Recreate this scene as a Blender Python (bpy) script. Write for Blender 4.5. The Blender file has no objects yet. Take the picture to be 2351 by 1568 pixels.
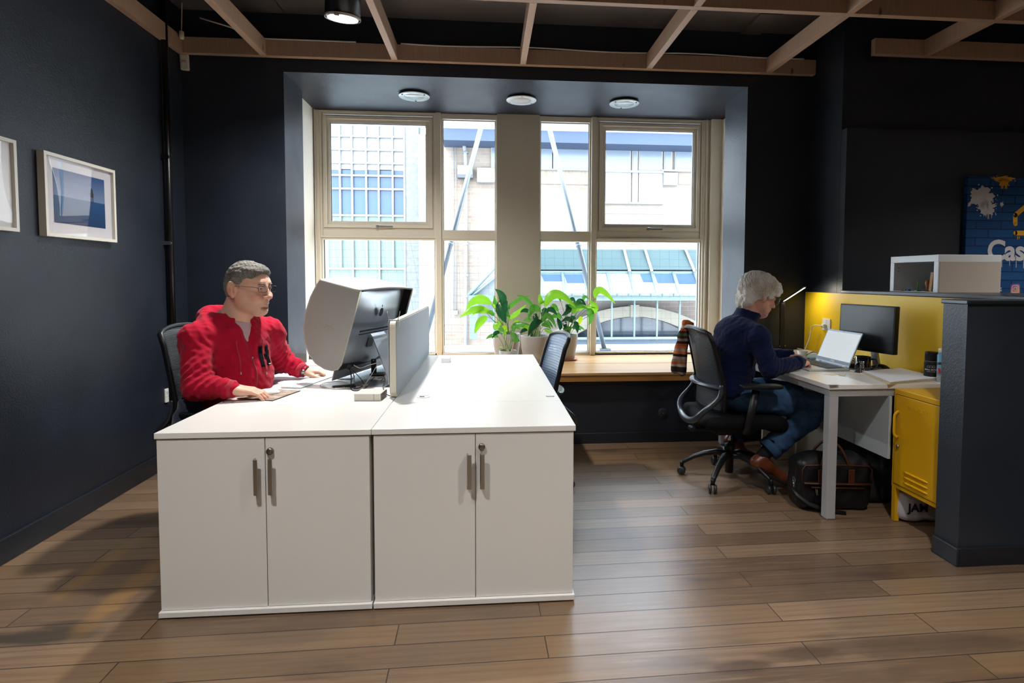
import bpy, bmesh, math, random
import numpy as np
from mathutils import Vector, Matrix, Euler
rnd = random.Random(7)
SC = bpy.context.scene
COL = SC.collection
PI = math.pi

# ---------------------------------------------------------------- camera model
CAM = dict(X=1.2464, Y=-2.2085, Z=1.3017, yaw=0.0842, pitch=-0.0491, roll=0.0031, f=1300.0, cx=1227.83, cy=702.34)
C0 = Vector((CAM['X'], CAM['Y'], CAM['Z']))
_cy, _sy = math.cos(CAM['yaw']), math.sin(CAM['yaw'])
_cp, _sp = math.cos(CAM['pitch']), math.sin(CAM['pitch'])
_cr, _sr = math.cos(CAM['roll']), math.sin(CAM['roll'])
FWD = Vector((_sy*_cp, _cy*_cp, _sp))
_rt = Vector((_cy, -_sy, 0)); _up = _rt.cross(FWD)
RGT = _rt*_cr + _up*_sr; UPV = -_rt*_sr + _up*_cr

def P(u, v, x=None, y=None, z=None):
    """where the sight line of a measured point meets a known plane of the room"""
    r = FWD + RGT*((u-CAM['cx'])/CAM['f']) - UPV*((v-CAM['cy'])/CAM['f'])
    k, val = (0, x) if x is not None else (1, y) if y is not None else (2, z)
    return C0 + r*((val-C0[k])/r[k])

cam_d = bpy.data.cameras.new('camera'); cam = bpy.data.objects.new('camera', cam_d); COL.objects.link(cam)
cam_d.sensor_width = 36; cam_d.sensor_fit = 'HORIZONTAL'; cam_d.lens = 36*CAM['f']/2351
cam_d.shift_x = -(CAM['cx']-1175.5)/2351; cam_d.shift_y = (CAM['cy']-784)/2351
cam_d.clip_start = 0.05; cam_d.clip_end = 200
M = Matrix((RGT, UPV, -FWD)).transposed().to_4x4(); M.translation = C0; cam.matrix_world = M
SC.camera = cam

# ---------------------------------------------------------------- materials
def lin(c):
    if isinstance(c, str): c = tuple(int(c[i:i+2], 16)/255 for i in (0, 2, 4))
    return tuple((x/12.92 if x <= .04045 else ((x+.055)/1.055)**2.4) for x in c) + (1,)

def mat(name, col, rough=.5, metal=0., spec=.5, bump=None, var=None, coat=0., sheen=0., emit=None, aniso=None, trans=None):
    """bump=(scale,strength[,distance]) noise; var=(scale,amount[,stretch xyz]) colour variation"""
    m = bpy.data.materials.new(name); m.use_nodes = True
    nt = m.node_tree; b = nt.nodes['Principled BSDF']
    b.inputs['Base Color'].default_value = lin(col)
    b.inputs['Roughness'].default_value = rough; b.inputs['Metallic'].default_value = metal
    b.inputs['Specular IOR Level'].default_value = spec
    b.inputs['Coat Weight'].default_value = coat
    b.inputs['Sheen Weight'].default_value = sheen
    tc = None
    def coords(stretch=None):
        nonlocal tc
        tc = tc or nt.nodes.new('ShaderNodeTexCoord')
        if not stretch: return tc.outputs['Object']
        mp = nt.nodes.new('ShaderNodeMapping'); mp.inputs['Scale'].default_value = stretch
        nt.links.new(tc.outputs['Object'], mp.inputs['Vector']); return mp.outputs[0]
    if var:
        n = nt.nodes.new('ShaderNodeTexNoise'); n.inputs['Scale'].default_value = var[0]; n.inputs['Detail'].default_value = 5
        nt.links.new(coords(var[2] if len(var) > 2 else None), n.inputs['Vector'])
        r = nt.nodes.new('ShaderNodeMapRange'); r.inputs['From Min'].default_value = .3; r.inputs['From Max'].default_value = .7
        r.inputs['To Min'].default_value = 1-var[1]; r.inputs['To Max'].default_value = 1+var[1]
        nt.links.new(n.outputs['Fac'], r.inputs['Value'])
        mx = nt.nodes.new('ShaderNodeVectorMath'); mx.operation = 'SCALE'; mx.inputs[0].default_value = lin(col)[:3]
        nt.links.new(r.outputs[0], mx.inputs['Scale']); nt.links.new(mx.outputs[0], b.inputs['Base Color'])
    if bump:
        n = nt.nodes.new('ShaderNodeTexNoise'); n.inputs['Scale'].default_value = bump[0]; n.inputs['Detail'].default_value = 4
        nt.links.new(coords(bump[3] if len(bump) > 3 else None), n.inputs['Vector'])
        bp = nt.nodes.new('ShaderNodeBump'); bp.inputs['Strength'].default_value = bump[1]
        bp.inputs['Distance'].default_value = bump[2] if len(bump) > 2 else .002
        nt.links.new(n.outputs['Fac'], bp.inputs['Height']); nt.links.new(bp.outputs[0], b.inputs['Normal'])
    if emit:
        b.inputs['Emission Color'].default_value = lin(emit[0]); b.inputs['Emission Strength'].default_value = emit[1]
    if trans: b.inputs['Transmission Weight'].default_value = trans
    return m

class NT:
    """small helper to write node materials"""
    def __init__(s, name, rough=.5, spec=.5):
        s.m = bpy.data.materials.new(name); s.m.use_nodes = True; s.t = s.m.node_tree
        s.b = s.t.nodes['Principled BSDF']; s.b.inputs['Roughness'].default_value = rough; s.b.inputs['Specular IOR Level'].default_value = spec
        s.tc = s.t.nodes.new('ShaderNodeTexCoord')
    def n(s, ty, ins=None, **kw):
        nd = s.t.nodes.new('ShaderNode'+ty)
        for k, v in kw.items(): setattr(nd, k, v)
        for k, v in (ins or {}).items():
            if isinstance(v, bpy.types.NodeSocket): s.t.links.new(v, nd.inputs[k])
            else: nd.inputs[k].default_value = v
        return nd
    def math(s, op, a, b=0., c=0., clamp=False):
        nd = s.n('Math', {0: a, 1: b, 2: c}, operation=op); nd.use_clamp = clamp; return nd.outputs[0]
    def mix(s, f, a, b, bt='MIX'):
        nd = s.t.nodes.new('ShaderNodeMix'); nd.data_type = 'RGBA'; nd.blend_type = bt
        for k, v in ((0, f), (6, a), (7, b)):
            if isinstance(v, bpy.types.NodeSocket): s.t.links.new(v, nd.inputs[k])
            else: nd.inputs[k].default_value = v
        return nd.outputs[2]
    def map(s, sc=(1, 1, 1), rot=(0, 0, 0), loc=(0, 0, 0), src=None):
        return s.n('Mapping', {'Vector': src or s.tc.outputs['Object'], 'Scale': sc, 'Rotation': rot, 'Location': loc}).outputs[0]
    def noise(s, vec, scale, detail=4, rough=.5):
        return s.n('TexNoise', {'Vector': vec, 'Scale': scale, 'Detail': detail, 'Roughness': rough}).outputs['Fac']
    def rng(s, v, a, b, c=0., d=1.):
        return s.n('MapRange', {'Value': v, 'From Min': a, 'From Max': b, 'To Min': c, 'To Max': d}).outputs[0]
    def sep(s, v=None):
        return s.n('SeparateXYZ', {0: v or s.tc.outputs['Object']}).outputs
    def link(s, a, k): s.t.links.new(a, s.b.inputs[k])
    def bump(s, h, st=.3, dist=.002):
        s.link(s.n('Bump', {'Height': h, 'Strength': st, 'Distance': dist}).outputs[0], 'Normal')

# ---------------------------------------------------------------- mesh helpers
def newbm(): return bmesh.new()
def box(bm, x0, x1, y0, y1, z0, z1, mi=0):
    vs = [bm.verts.new(p) for p in ((x0,y0,z0),(x1,y0,z0),(x1,y1,z0),(x0,y1,z0),(x0,y0,z1),(x1,y0,z1),(x1,y1,z1),(x0,y1,z1))]
    for f in ((0,3,2,1),(4,5,6,7),(0,1,5,4),(1,2,6,5),(2,3,7,6),(3,0,4,7)):
        bm.faces.new([vs[i] for i in f]).material_index = mi
    return vs
def obox(bm, c, size, R=None, mi=0):
    """box of given size about c, turned by the 3x3 R"""
    sx, sy, sz = (s/2 for s in size); vs = box(bm, -sx, sx, -sy, sy, -sz, sz, mi)
    for v in vs: v.co = (R @ v.co if R else v.co) + Vector(c)
    return vs
def frame_of(d, up=(0, 0, 1)):
    d = Vector(d).normalized(); up = Vector(up)
    if abs(d.dot(up)) > .99: up = Vector((0, 1, 0))
    s = d.cross(up).normalized(); return d, s, s.cross(d)
def bar(bm, a, b, w, h, up=(0, 0, 1), mi=0):
    """rectangular bar from a to b, w across, h along up"""
    a, b = Vector(a), Vector(b); d, s, u = frame_of(b-a, up); L = (b-a).length
    vs = box(bm, 0, L, -w/2, w/2, -h/2, h/2, mi)
    for v in vs: v.co = a + d*v.co.x + s*v.co.y + u*v.co.z
    return vs
def tube(bm, pts, r, n=10, cap=True, mi=0, flat=None, up=(0, 0, 1)):
    """tube along points; r number or list; flat=(a,b) section half sizes instead of a circle"""
    pts = [Vector(p) for p in pts]; rings = []; s = None
    for i, p in enumerate(pts):
        d = (pts[min(i+1, len(pts)-1)]-pts[max(i-1, 0)]).normalized()
        if s is None: _, s, u = frame_of(d, up)
        else:
            s = (s - d*s.dot(d))
            s = s.normalized() if s.length > 1e-6 else frame_of(d, up)[1]
            u = s.cross(d)
        rr = r[i] if isinstance(r, (list, tuple)) else r
        a, b = (rr, rr) if not flat else (flat[0]*rr, flat[1]*rr)
        rings.append([bm.verts.new(p + s*math.cos(2*PI*k/n)*a + u*math.sin(2*PI*k/n)*b) for k in range(n)])
    for i in range(len(rings)-1):
        for k in range(n):
            f = bm.faces.new((rings[i][k], rings[i][(k+1) % n], rings[i+1][(k+1) % n], rings[i+1][k])); f.material_index = mi; f.smooth = True
    if cap:
        bm.faces.new(rings[0][::-1]).material_index = mi; bm.faces.new(rings[-1]).material_index = mi
def lathe(bm, prof, c=(0, 0, 0), n=32, R=None, mi=0, smooth=True):
    """profile [(r,z)...] about the z axis, put at c, turned by R"""
    rings = []; c = Vector(c)
    for r, z in prof:
        if r < 1e-6: rings.append([bm.verts.new((0, 0, z))]); continue
        rings.append([bm.verts.new((r*math.cos(2*PI*k/n), r*math.sin(2*PI*k/n), z)) for k in range(n)])
    for A, B in zip(rings, rings[1:]):
        for k in range(n):
            q = []
            for v in (A[k % len(A)], A[(k+1) % len(A)], B[(k+1) % len(B)], B[k % len(B)]):
                if v not in q: q.append(v)
            if len(q) > 2:
                f = bm.faces.new(q); f.material_index = mi; f.smooth = smooth
    for rg in rings:
        for v in rg: v.co = (R @ v.co if R else v.co) + c
def prism(bm, poly, depth, fr=None, mi=0):
    """polygon [(a,b)...] extruded by depth; fr=(origin,A,B,N) axes"""
    o, A, B, N = fr or (Vector(), Vector((1, 0, 0)), Vector((0, 1, 0)), Vector((0, 0, 1)))
    lo = [bm.verts.new(Vector(o)+A*a+B*b) for a, b in poly]; hi = [bm.verts.new(Vector(o)+A*a+B*b+N*depth) for a, b in poly]
    bm.faces.new(lo[::-1]).material_index = mi; bm.faces.new(hi).material_index = mi; k = len(poly)
    for i in range(k): bm.faces.new((lo[i], lo[(i+1) % k], hi[(i+1) % k], hi[i])).material_index = mi
    return lo+hi
def rrect(w, h, r, n=6):
    out = []
    for cx, cy, a0 in ((w/2-r, h/2-r, 0), (-w/2+r, h/2-r, 90), (-w/2+r, -h/2+r, 180), (w/2-r, -h/2+r, 270)):
        for i in range(n+1):
            a = math.radians(a0+90*i/n); out.append((cx+r*math.cos(a), cy+r*math.sin(a)))
    return out
def grid(bm, fn, nu, nv, mi=0, close_u=False):
    vs = [[bm.verts.new(fn(i/(nu if close_u else nu), j/nv)) for j in range(nv+1)] for i in range(nu if close_u else nu+1)]
    for i in range(nu):
        for j in range(nv):
            f = bm.faces.new((vs[i][j], vs[(i+1) % len(vs)][j], vs[(i+1) % len(vs)][j+1], vs[i][j+1])); f.smooth = True; f.material_index = mi
    return vs
def obj(name, bm, m, parent=None, bevel=0., solid=0., subs=0, smooth=None, label=None, seg=2):
    me = bpy.data.meshes.new(name)
    if isinstance(bm, bmesh.types.BMesh):
        bmesh.ops.recalc_face_normals(bm, faces=bm.faces); bm.to_mesh(me); bm.free()
    else: me = bm
    for x in (m if isinstance(m, (list, tuple)) else [m]): me.materials.append(x)
    o = bpy.data.objects.new(name, me); COL.objects.link(o)
    if smooth is True:
        for p in me.polygons: p.use_smooth = True
    if solid:
        md = o.modifiers.new('solid', 'SOLIDIFY'); md.thickness = solid; md.offset = 0
    if subs:
        md = o.modifiers.new('sub', 'SUBSURF'); md.levels = md.render_levels = subs
    if bevel:
        md = o.modifiers.new('bevel', 'BEVEL'); md.width = bevel; md.segments = seg; md.limit_method = 'ANGLE'; md.angle_limit = .7
        md.harden_normals = False
    if parent:
        o.parent = parent
        o.matrix_parent_inverse = parent.matrix_basis.inverted()
    if label: o['label'] = label
    return o
def tag(o, label, cat, group=None):
    o['label'] = label; o['category'] = cat
    if group: o['group'] = group
    return o
def thing(name, label, cat, loc, rotz=0, group=None):
    o = bpy.data.objects.new(name, None); COL.objects.link(o); o.location = loc; o.rotation_euler = (0, 0, rotz)
    o.empty_display_size = .05
    return tag(o, label, cat, group)
def struct(name, bm, m, parent=None, **k):
    o = obj(name, bm, m, parent, **k)
    if not parent: o['kind'] = 'structure'
    return o
def copy_tree(o, loc, rotz=None, label=None):
    def cp(s, parent):
        c = s.copy(); COL.objects.link(c); c.parent = parent
        for ch in list(s.children): cp(ch, c)
        return c
    r = cp(o, None); r.location = loc
    if rotz is not None: r.rotation_euler = (0, 0, rotz)
    if label: r['label'] = label
    return r
_glyph = {}
def text_mesh(txt, size, fr, depth=.0006, bold=0., align='CENTER', shear=0., space=1.):
    """flat raised letters as a bmesh. fr=(origin,A,B)"""
    cu = bpy.data.curves.new('t', 'FONT'); cu.body = txt; cu.size = size; cu.align_x = align; cu.align_y = 'CENTER'
    cu.extrude = depth; cu.offset = bold; cu.shear = shear; cu.space_character = space; cu.resolution_u = 4
    o = bpy.data.objects.new('t', cu); COL.objects.link(o)
    dg = bpy.context.evaluated_depsgraph_get(); me = bpy.data.meshes.new_from_object(o.evaluated_get(dg))
    bm = newbm(); bm.from_mesh(me); bpy.data.objects.remove(o); bpy.data.curves.remove(cu); bpy.data.meshes.remove(me)
    o_, A, B = fr; A = Vector(A).normalized(); B = Vector(B).normalized(); N = A.cross(B)
    for v in bm.verts: v.co = Vector(o_) + A*v.co.x + B*v.co.y + N*v.co.z
    for f in bm.faces: f.material_index = 0
    return bm

# ---------------------------------------------------------------- signed-distance modelling (organic shapes)
class Sdf:
    def __init__(s, lo, hi, h):
        s.lo = np.array(lo, float); s.h = h; s.n = np.ceil((np.array(hi)-s.lo)/h).astype(int)+1
        s.F = np.full(s.n, 1.0, np.float32)
    def _sl(s, lo, hi):
        a = np.clip(np.floor((np.array(lo)-s.lo)/s.h).astype(int), 0, s.n-1); b = np.clip(np.ceil((np.array(hi)-s.lo)/s.h).astype(int)+1, 1, s.n)
        if (b <= a).any(): return None
        ax = [s.lo[i]+s.h*np.arange(a[i], b[i]) for i in range(3)]
        return tuple(slice(a[i], b[i]) for i in range(3)), np.meshgrid(*ax, indexing='ij')
    def _put(s, r, fn, k, sub=False, lo=None, hi=None):
        q = s._sl(lo, hi)
        if q is None: return
        sl, (X, Y, Z) = q; d = fn(X, Y, Z); f = s.F[sl]
        if sub:
            if k: hh = np.clip(.5-.5*(f+d)/k, 0, 1); s.F[sl] = f*(1-hh)-d*hh+k*hh*(1-hh)
            else: s.F[sl] = np.maximum(f, -d)
        else:
            if k: hh = np.clip(.5+.5*(f-d)/k, 0, 1); s.F[sl] = f*(1-hh)+d*hh-k*hh*(1-hh)
            else: s.F[sl] = np.minimum(f, d)
    def cone(s, a, b, ra, rb, k=.01, sub=False, flat=None):
        """tapered limb; flat=(axis, factor): squash distance along axis (factor>1 = thinner)"""
        a = np.array(a, float); b = np.array(b, float); rm = max(ra, rb)*(1 if not flat else max(1, 1/flat[1]))+k+2*s.h
        fa = np.array(flat[0], float)/np.linalg.norm(flat[0]) if flat else None
        def fn(X, Y, Z):
            d = b-a; L2 = max(d@d, 1e-12)
            px, py, pz = X-a[0], Y-a[1], Z-a[2]
            t = np.clip((px*d[0]+py*d[1]+pz*d[2])/L2, 0, 1)
            px = px-d[0]*t; py = py-d[1]*t; pz = pz-d[2]*t
            if flat:
                w = (px*fa[0]+py*fa[1]+pz*fa[2])*(flat[1]-1); px = px+w*fa[0]; py = py+w*fa[1]; pz = pz+w*fa[2]
                return (np.sqrt(px*px+py*py+pz*pz)-(ra+(rb-ra)*t))/max(1, flat[1])
            return np.sqrt(px*px+py*py+pz*pz)-(ra+(rb-ra)*t)
        s._put(None, fn, k, sub, np.minimum(a, b)-rm, np.maximum(a, b)+rm)
    def ell(s, c, r, R=None, k=.01, sub=False):
        """ellipsoid, R columns = its axes"""
        c = np.array(c, float); r = np.array(r, float); R = np.eye(3) if R is None else np.array(R, float); m = r.max()+k+2*s.h
        def fn(X, Y, Z):
            q = [(X-c[0])*R[0, i]+(Y-c[1])*R[1, i]+(Z-c[2])*R[2, i] for i in range(3)]
            k0 = np.sqrt(sum((q[i]/r[i])**2 for i in range(3))); k1 = np.sqrt(sum((q[i]/r[i]**2)**2 for i in range(3)))
            return k0*(k0-1)/np.maximum(k1, 1e-6)
        s._put(None, fn, k, sub, c-m, c+m)
    def rbox(s, c, hs, rad, R=None, k=.01, sub=False):
        c = np.array(c, float); hs = np.array(hs, float); R = np.eye(3) if R is None else np.array(R, float); m = np.linalg.norm(hs)+rad+k+2*s.h
        def fn(X, Y, Z):
            q = [np.abs((X-c[0])*R[0, i]+(Y-c[1])*R[1, i]+(Z-c[2])*R[2, i])-(hs[i]-rad) for i in range(3)]
            o = np.sqrt(sum(np.maximum(v, 0)**2 for v in q)); return o+np.minimum(np.maximum(np.maximum(q[0], q[1]), q[2]), 0)-rad
        s._put(None, fn, k, sub, c-m, c+m)
    def field(s, fn): 
        ax = [s.lo[i]+s.h*np.arange(s.n[i]) for i in range(3)]; X, Y, Z = np.meshgrid(*ax, indexing='ij', sparse=True)
        s.F = (s.F+fn(X, Y, Z)).astype(np.float32)
    def clip(s, p, nrm):
        """keep the side where (x-p).n < 0"""
        p = np.array(p, float); nrm = np.array(nrm, float)/np.linalg.norm(nrm)
        ax = [s.lo[i]+s.h*np.arange(s.n[i]) for i in range(3)]; X, Y, Z = np.meshgrid(*ax, indexing='ij', sparse=True)
        s.F = np.maximum(s.F, ((X-p[0])*nrm[0]+(Y-p[1])*nrm[1]+(Z-p[2])*nrm[2]).astype(np.float32))
    def mesh(s, name, smooth=1):
        F = s.F; n = s.n; ins = F < 0
        c = np.zeros(n-1, np.int8); 
        for dx in (0, 1):
            for dy in (0, 1):
                for dz in (0, 1): c += ins[dx:n[0]-1+dx, dy:n[1]-1+dy, dz:n[2]-1+dz]
        act = (c > 0) & (c < 8); idx = -np.ones(n-1, np.int64); I = np.argwhere(act); idx[act] = np.arange(len(I))
        acc = np.zeros((len(I), 3)); cnt = np.zeros(len(I))
        cor = [(x, y, z) for x in (0, 1) for y in (0, 1) for z in (0, 1)]
        for a in cor:
            for ax in range(3):
                if a[ax]: continue
                b = list(a); b[ax] = 1
                fa = F[I[:, 0]+a[0], I[:, 1]+a[1], I[:, 2]+a[2]]; fb = F[I[:, 0]+b[0], I[:, 1]+b[1], I[:, 2]+b[2]]
                m = (fa < 0) != (fb < 0); t = np.where(m, fa/np.where(m, fa-fb, 1), 0)
                p = np.tile(np.array(a, float), (len(I), 1)); p[:, ax] += t; acc[m] += p[m]; cnt[m] += 1
        V = s.lo+s.h*(I+acc/np.maximum(cnt, 1)[:, None])
        Q = []
        for ax in range(3):
            o1, o2 = [i for i in range(3) if i != ax]
            sl0 = [slice(None)]*3; sl1 = [slice(None)]*3; sl0[ax] = slice(0, n[ax]-1); sl1[ax] = slice(1, n[ax])
            for o in (o1, o2): sl0[o] = slice(1, n[o]-1); sl1[o] = slice(1, n[o]-1)
            A = ins[tuple(sl0)]; B = ins[tuple(sl1)]; E = np.argwhere(A != B)
            if not len(E): continue
            g = E.copy(); g[:, o1] += 1; g[:, o2] += 1
            flip = ins[g[:, 0], g[:, 1], g[:, 2]]
            q = []
            for d1, d2 in ((-1, -1), (0, -1), (0, 0), (-1, 0)):
                h = g.copy(); h[:, o1] += d1; h[:, o2] += d2; q.append(idx[h[:, 0], h[:, 1], h[:, 2]])
            q = np.stack(q, 1)
            if ax == 1: flip = ~flip
            q[~flip] = q[~flip][:, ::-1]; Q.append(q)
        Q = np.concatenate(Q); Q = Q[(Q >= 0).all(1)]
        for _ in range(smooth):          # laplacian relax
            S = np.zeros_like(V); N = np.zeros(len(V))
            for i in range(4):
                a, b = Q[:, i], Q[:, (i+1) % 4]
                for j in range(3):
                    S[:, j] += np.bincount(a, V[b, j], len(V)) + np.bincount(b, V[a, j], len(V))
                N += np.bincount(a, minlength=len(V)) + np.bincount(b, minlength=len(V))
            V = V*.5+.5*S/np.maximum(N, 1)[:, None]
        me = bpy.data.meshes.new(name); me.vertices.add(len(V)); me.vertices.foreach_set('co', V.astype(np.float32).ravel())
        me.loops.add(Q.size); me.loops.foreach_set('vertex_index', Q.astype(np.int32).ravel())
        me.polygons.add(len(Q)); me.polygons.foreach_set('loop_start', np.arange(0, Q.size, 4, dtype=np.int32))
        me.polygons.foreach_set('use_smooth', np.ones(len(Q), bool)); me.update(calc_edges=True); me.validate()
        return me
# ================================================================ ROOM
XL, XR, YW, YB = -.9485, 3.808, 2.154, 1.752
ZC = 3.45
# --- paint
def navy(name, base, rough=.42):
    t = NT(name, rough, .5)
    n1 = t.noise(t.map(), 2.2, 3); n2 = t.noise(t.map(), 110, 3, .6)
    c = t.mix(t.rng(n1, .3, .7), lin(base), tuple(x*1.25 for x in lin(base)[:3])+(1,)); t.link(c, 'Base Color')
    t.bump(n2, .6, .0025); t.link(t.rng(n1, .3, .7, rough-.05, rough+.08), 'Roughness'); return t.m
M_NAVY = navy('navy_wall_paint', '1a202a')
M_NAVY2 = navy('navy_joinery_paint', '262b33', .38)
M_REVEAL = M_NAVY
M_SKIRT = mat('navy_skirting_gloss', '1c2027', .33, bump=(40, .1))
M_CREAM = mat('cream_window_paint', 'd9d2c2', .4, bump=(60, .06), var=(3, .03))
M_PIER = mat('cream_plaster', 'b9b2a4', .7, bump=(90, .15), var=(2, .04))
M_YELLOW = mat('yellow_wall_paint', 'f2c61c', .45, bump=(150, .12), var=(2, .03))
M_CEIL = mat('dark_ceiling_paint', '4c4542', .8, bump=(20, .2), var=(1.2, .15))
M_WHITE = mat('white_plaster', 'cfcdc8', .7)

def pine():
    t = NT('raw_pine', .55, .35)
    v = t.map((1, 1, 1)); n = t.noise(t.map((2, 2, 60)), 3, 4); n2 = t.noise(v, 1.5, 3)
    k = t.n('TexVoronoi', {'Vector': t.map((3.3, 3.3, 9)), 'Scale': 1.0, 'Randomness': 1.}, feature='F1').outputs['Distance']
    knot = t.rng(k, .05, .12, 1, 0)
    c = t.mix(n, lin('957660'), lin('c0a088')); c = t.mix(t.math('MULTIPLY', n2, .35), c, lin('86694f')); c = t.mix(t.math('MULTIPLY', knot, .75), c, lin('38271b'))
    t.link(c, 'Base Color'); t.bump(n, .15, .001); return t.m
M_PINE = pine()

def floor_mat():
    t = NT('oak_plank_floor', .38, .45)
    v = t.map((1, 1, 1), (0, 0, math.radians(-1.0)))
    br = t.n('TexBrick', {'Vector': v, 'Color1': (0, 0, 0, 1), 'Color2': (1, 1, 1, 1), 'Mortar': (.5, .5, .5, 1), 'Scale': 1.0, 'Mortar Size': .0022,
             'Mortar Smooth': .15, 'Brick Width': 1.45, 'Row Height': .1215, 'Bias': 0.}, offset=.37, offset_frequency=2, squash=1., squash_frequency=2)
    pl = br.outputs['Color']; gap = br.outputs['Fac']
    rx = t.n('SeparateColor', {0: pl}).outputs[0]
    off = t.n('CombineXYZ', {0: t.math('MULTIPLY', rx, 37.), 1: t.math('MULTIPLY', rx, 11.), 2: 0.}).outputs[0]
    vv = t.n('VectorMath', {0: v, 1: off}, operation='ADD').outputs[0]
    g1 = t.noise(t.map((1.1, 20, 1), src=vv), 3.0, 6, .65)            # long grain
    g2 = t.noise(t.map((5, 110, 1), src=vv), 2.2, 4, .7)              # fine pores
    wv = t.n('TexWave', {'Vector': t.map((.55, 6, 1), src=vv), 'Scale': 1.6, 'Distortion': 7., 'Detail': 3., 'Detail Scale': 1.2}, wave_type='RINGS').outputs['Fac']
    cloud = t.noise(v, .9, 4, .6)
    stain = t.rng(t.noise(t.map((.55, 2.6, 1), loc=(3.1, 1.3, 0)), 1.5, 5, .55), .60, .68, 0, 1)
    c = t.mix(rx, lin('58473a'), lin('8b745e'))
    c = t.mix(t.math('MULTIPLY', t.rng(g1, .35, .65), .65), c, lin('5d4a3b')); c = t.mix(t.math('MULTIPLY', t.rng(g1, .5, .8), .55), c, lin('988068'))
    c = t.mix(t.math('MULTIPLY', t.rng(wv, .55, .95), .30), c, lin('55402f'))
    c = t.mix(t.math('MULTIPLY', t.rng(g2, .55, .75), .35), c, lin('4f3d2f'))
    c = t.mix(t.math('MULTIPLY', t.rng(cloud, .45, .7), .35), c, lin('8d6b3e'))
    c = t.mix(t.math('MULTIPLY', stain, .62), c, lin('40332b'))
    ge = t.noise(t.map((1, 3, 1)), 5, 5, .6)
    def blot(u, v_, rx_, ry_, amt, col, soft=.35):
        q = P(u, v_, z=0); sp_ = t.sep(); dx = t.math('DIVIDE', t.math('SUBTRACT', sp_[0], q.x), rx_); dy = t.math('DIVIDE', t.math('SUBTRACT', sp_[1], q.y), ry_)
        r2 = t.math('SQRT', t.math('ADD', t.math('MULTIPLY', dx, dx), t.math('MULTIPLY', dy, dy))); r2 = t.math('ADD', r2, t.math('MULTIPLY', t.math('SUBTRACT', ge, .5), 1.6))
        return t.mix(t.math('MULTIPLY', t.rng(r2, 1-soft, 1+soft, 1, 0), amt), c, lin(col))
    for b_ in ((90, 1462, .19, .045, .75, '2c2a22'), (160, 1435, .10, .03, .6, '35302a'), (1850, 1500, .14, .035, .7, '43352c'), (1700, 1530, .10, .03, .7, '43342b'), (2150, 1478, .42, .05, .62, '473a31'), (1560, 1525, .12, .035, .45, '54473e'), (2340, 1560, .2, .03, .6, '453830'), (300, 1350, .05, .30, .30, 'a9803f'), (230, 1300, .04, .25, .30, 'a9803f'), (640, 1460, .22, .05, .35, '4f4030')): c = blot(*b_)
    c = t.mix(t.math('MULTIPLY', gap, .85), c, lin('231913'))
    t.link(c, 'Base Color')
    t.b.inputs['Coat Weight'].default_value = .35; t.b.inputs['Coat Roughness'].default_value = .30
    t.link(t.math('ADD', t.rng(g1, .3, .8, .27, .40), t.math('MULTIPLY', gap, .2)), 'Roughness')
    h = t.math('SUBTRACT', t.math('MULTIPLY', g2, .12), gap); t.bump(h, .5, .0022)
    return t.m
M_FLOOR = floor_mat()
def oak(name, a, b, rough=.3, sc=(1.2, 30, 30), strip=.09):
    t = NT(name, rough, .5); g = t.noise(t.map(sc), 2, 5, .6)
    br = t.n('TexBrick', {'Vector': t.map(), 'Color1': (.25, .25, .25, 1), 'Color2': (.85, .85, .85, 1), 'Mortar': (.1, .1, .1, 1), 'Scale': 1., 'Mortar Size': .0006, 'Brick Width': .9, 'Row Height': strip}).outputs['Color']
    f = t.n('SeparateColor', {0: br}).outputs[0]
    t.link(t.mix(t.math('MULTIPLY', t.math('ADD', g, f), .5), lin(a), lin(b)), 'Base Color'); t.bump(g, .08, .001); return t.m
M_SILL = oak('oiled_oak_sill', 'a97c48', 'd9b27c', .3)
M_SILLF = oak('oak_sill_edge', '96652c', 'b98443', .4)

# --- floor and ceiling
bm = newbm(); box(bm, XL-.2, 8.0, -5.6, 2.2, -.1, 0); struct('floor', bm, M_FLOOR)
bm = newbm(); box(bm, XL-.2, 8.2, -5.7, 2.4, ZC, ZC+.12)
box(bm, XL, 8.0, 1.62, YW-.001, 3.22, ZC)            # bulkhead along the window wall
box(bm, XL, 8.0, .35, .62, 3.3, ZC)
struct('ceiling', bm, M_CEIL)
bm = newbm(); obox(bm, P(612, 8, z=3.20)+Vector((0, 0, .02)), (.13, .30, .03)); struct('trim_1', bm, M_CEIL)
bm = newbm(); obox(bm, P(1745, 60, z=3.20)+Vector((0, 0, .02)), (.16, .36, .03)); struct('trim_2', bm, M_CEIL)
# --- walls
bm = newbm(); box(bm, XL-.15, XL, -5.6, 3.0, 0, ZC); struct('wall_left', bm, M_NAVY)
RL, RR, RT, ZS = -.2365, 3.286, 2.804, .57
YI = 2.575
bm = newbm()
for x0, x1, z0, z1 in ((XL, RL, 0, ZC), (RR, XR+.14, 0, ZC), (RL, RR, 0, .5025), (RL, RR, RT, ZC)): box(bm, x0, x1, YW, YI, z0, z1)
struct('wall_back', bm, M_NAVY)
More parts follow.
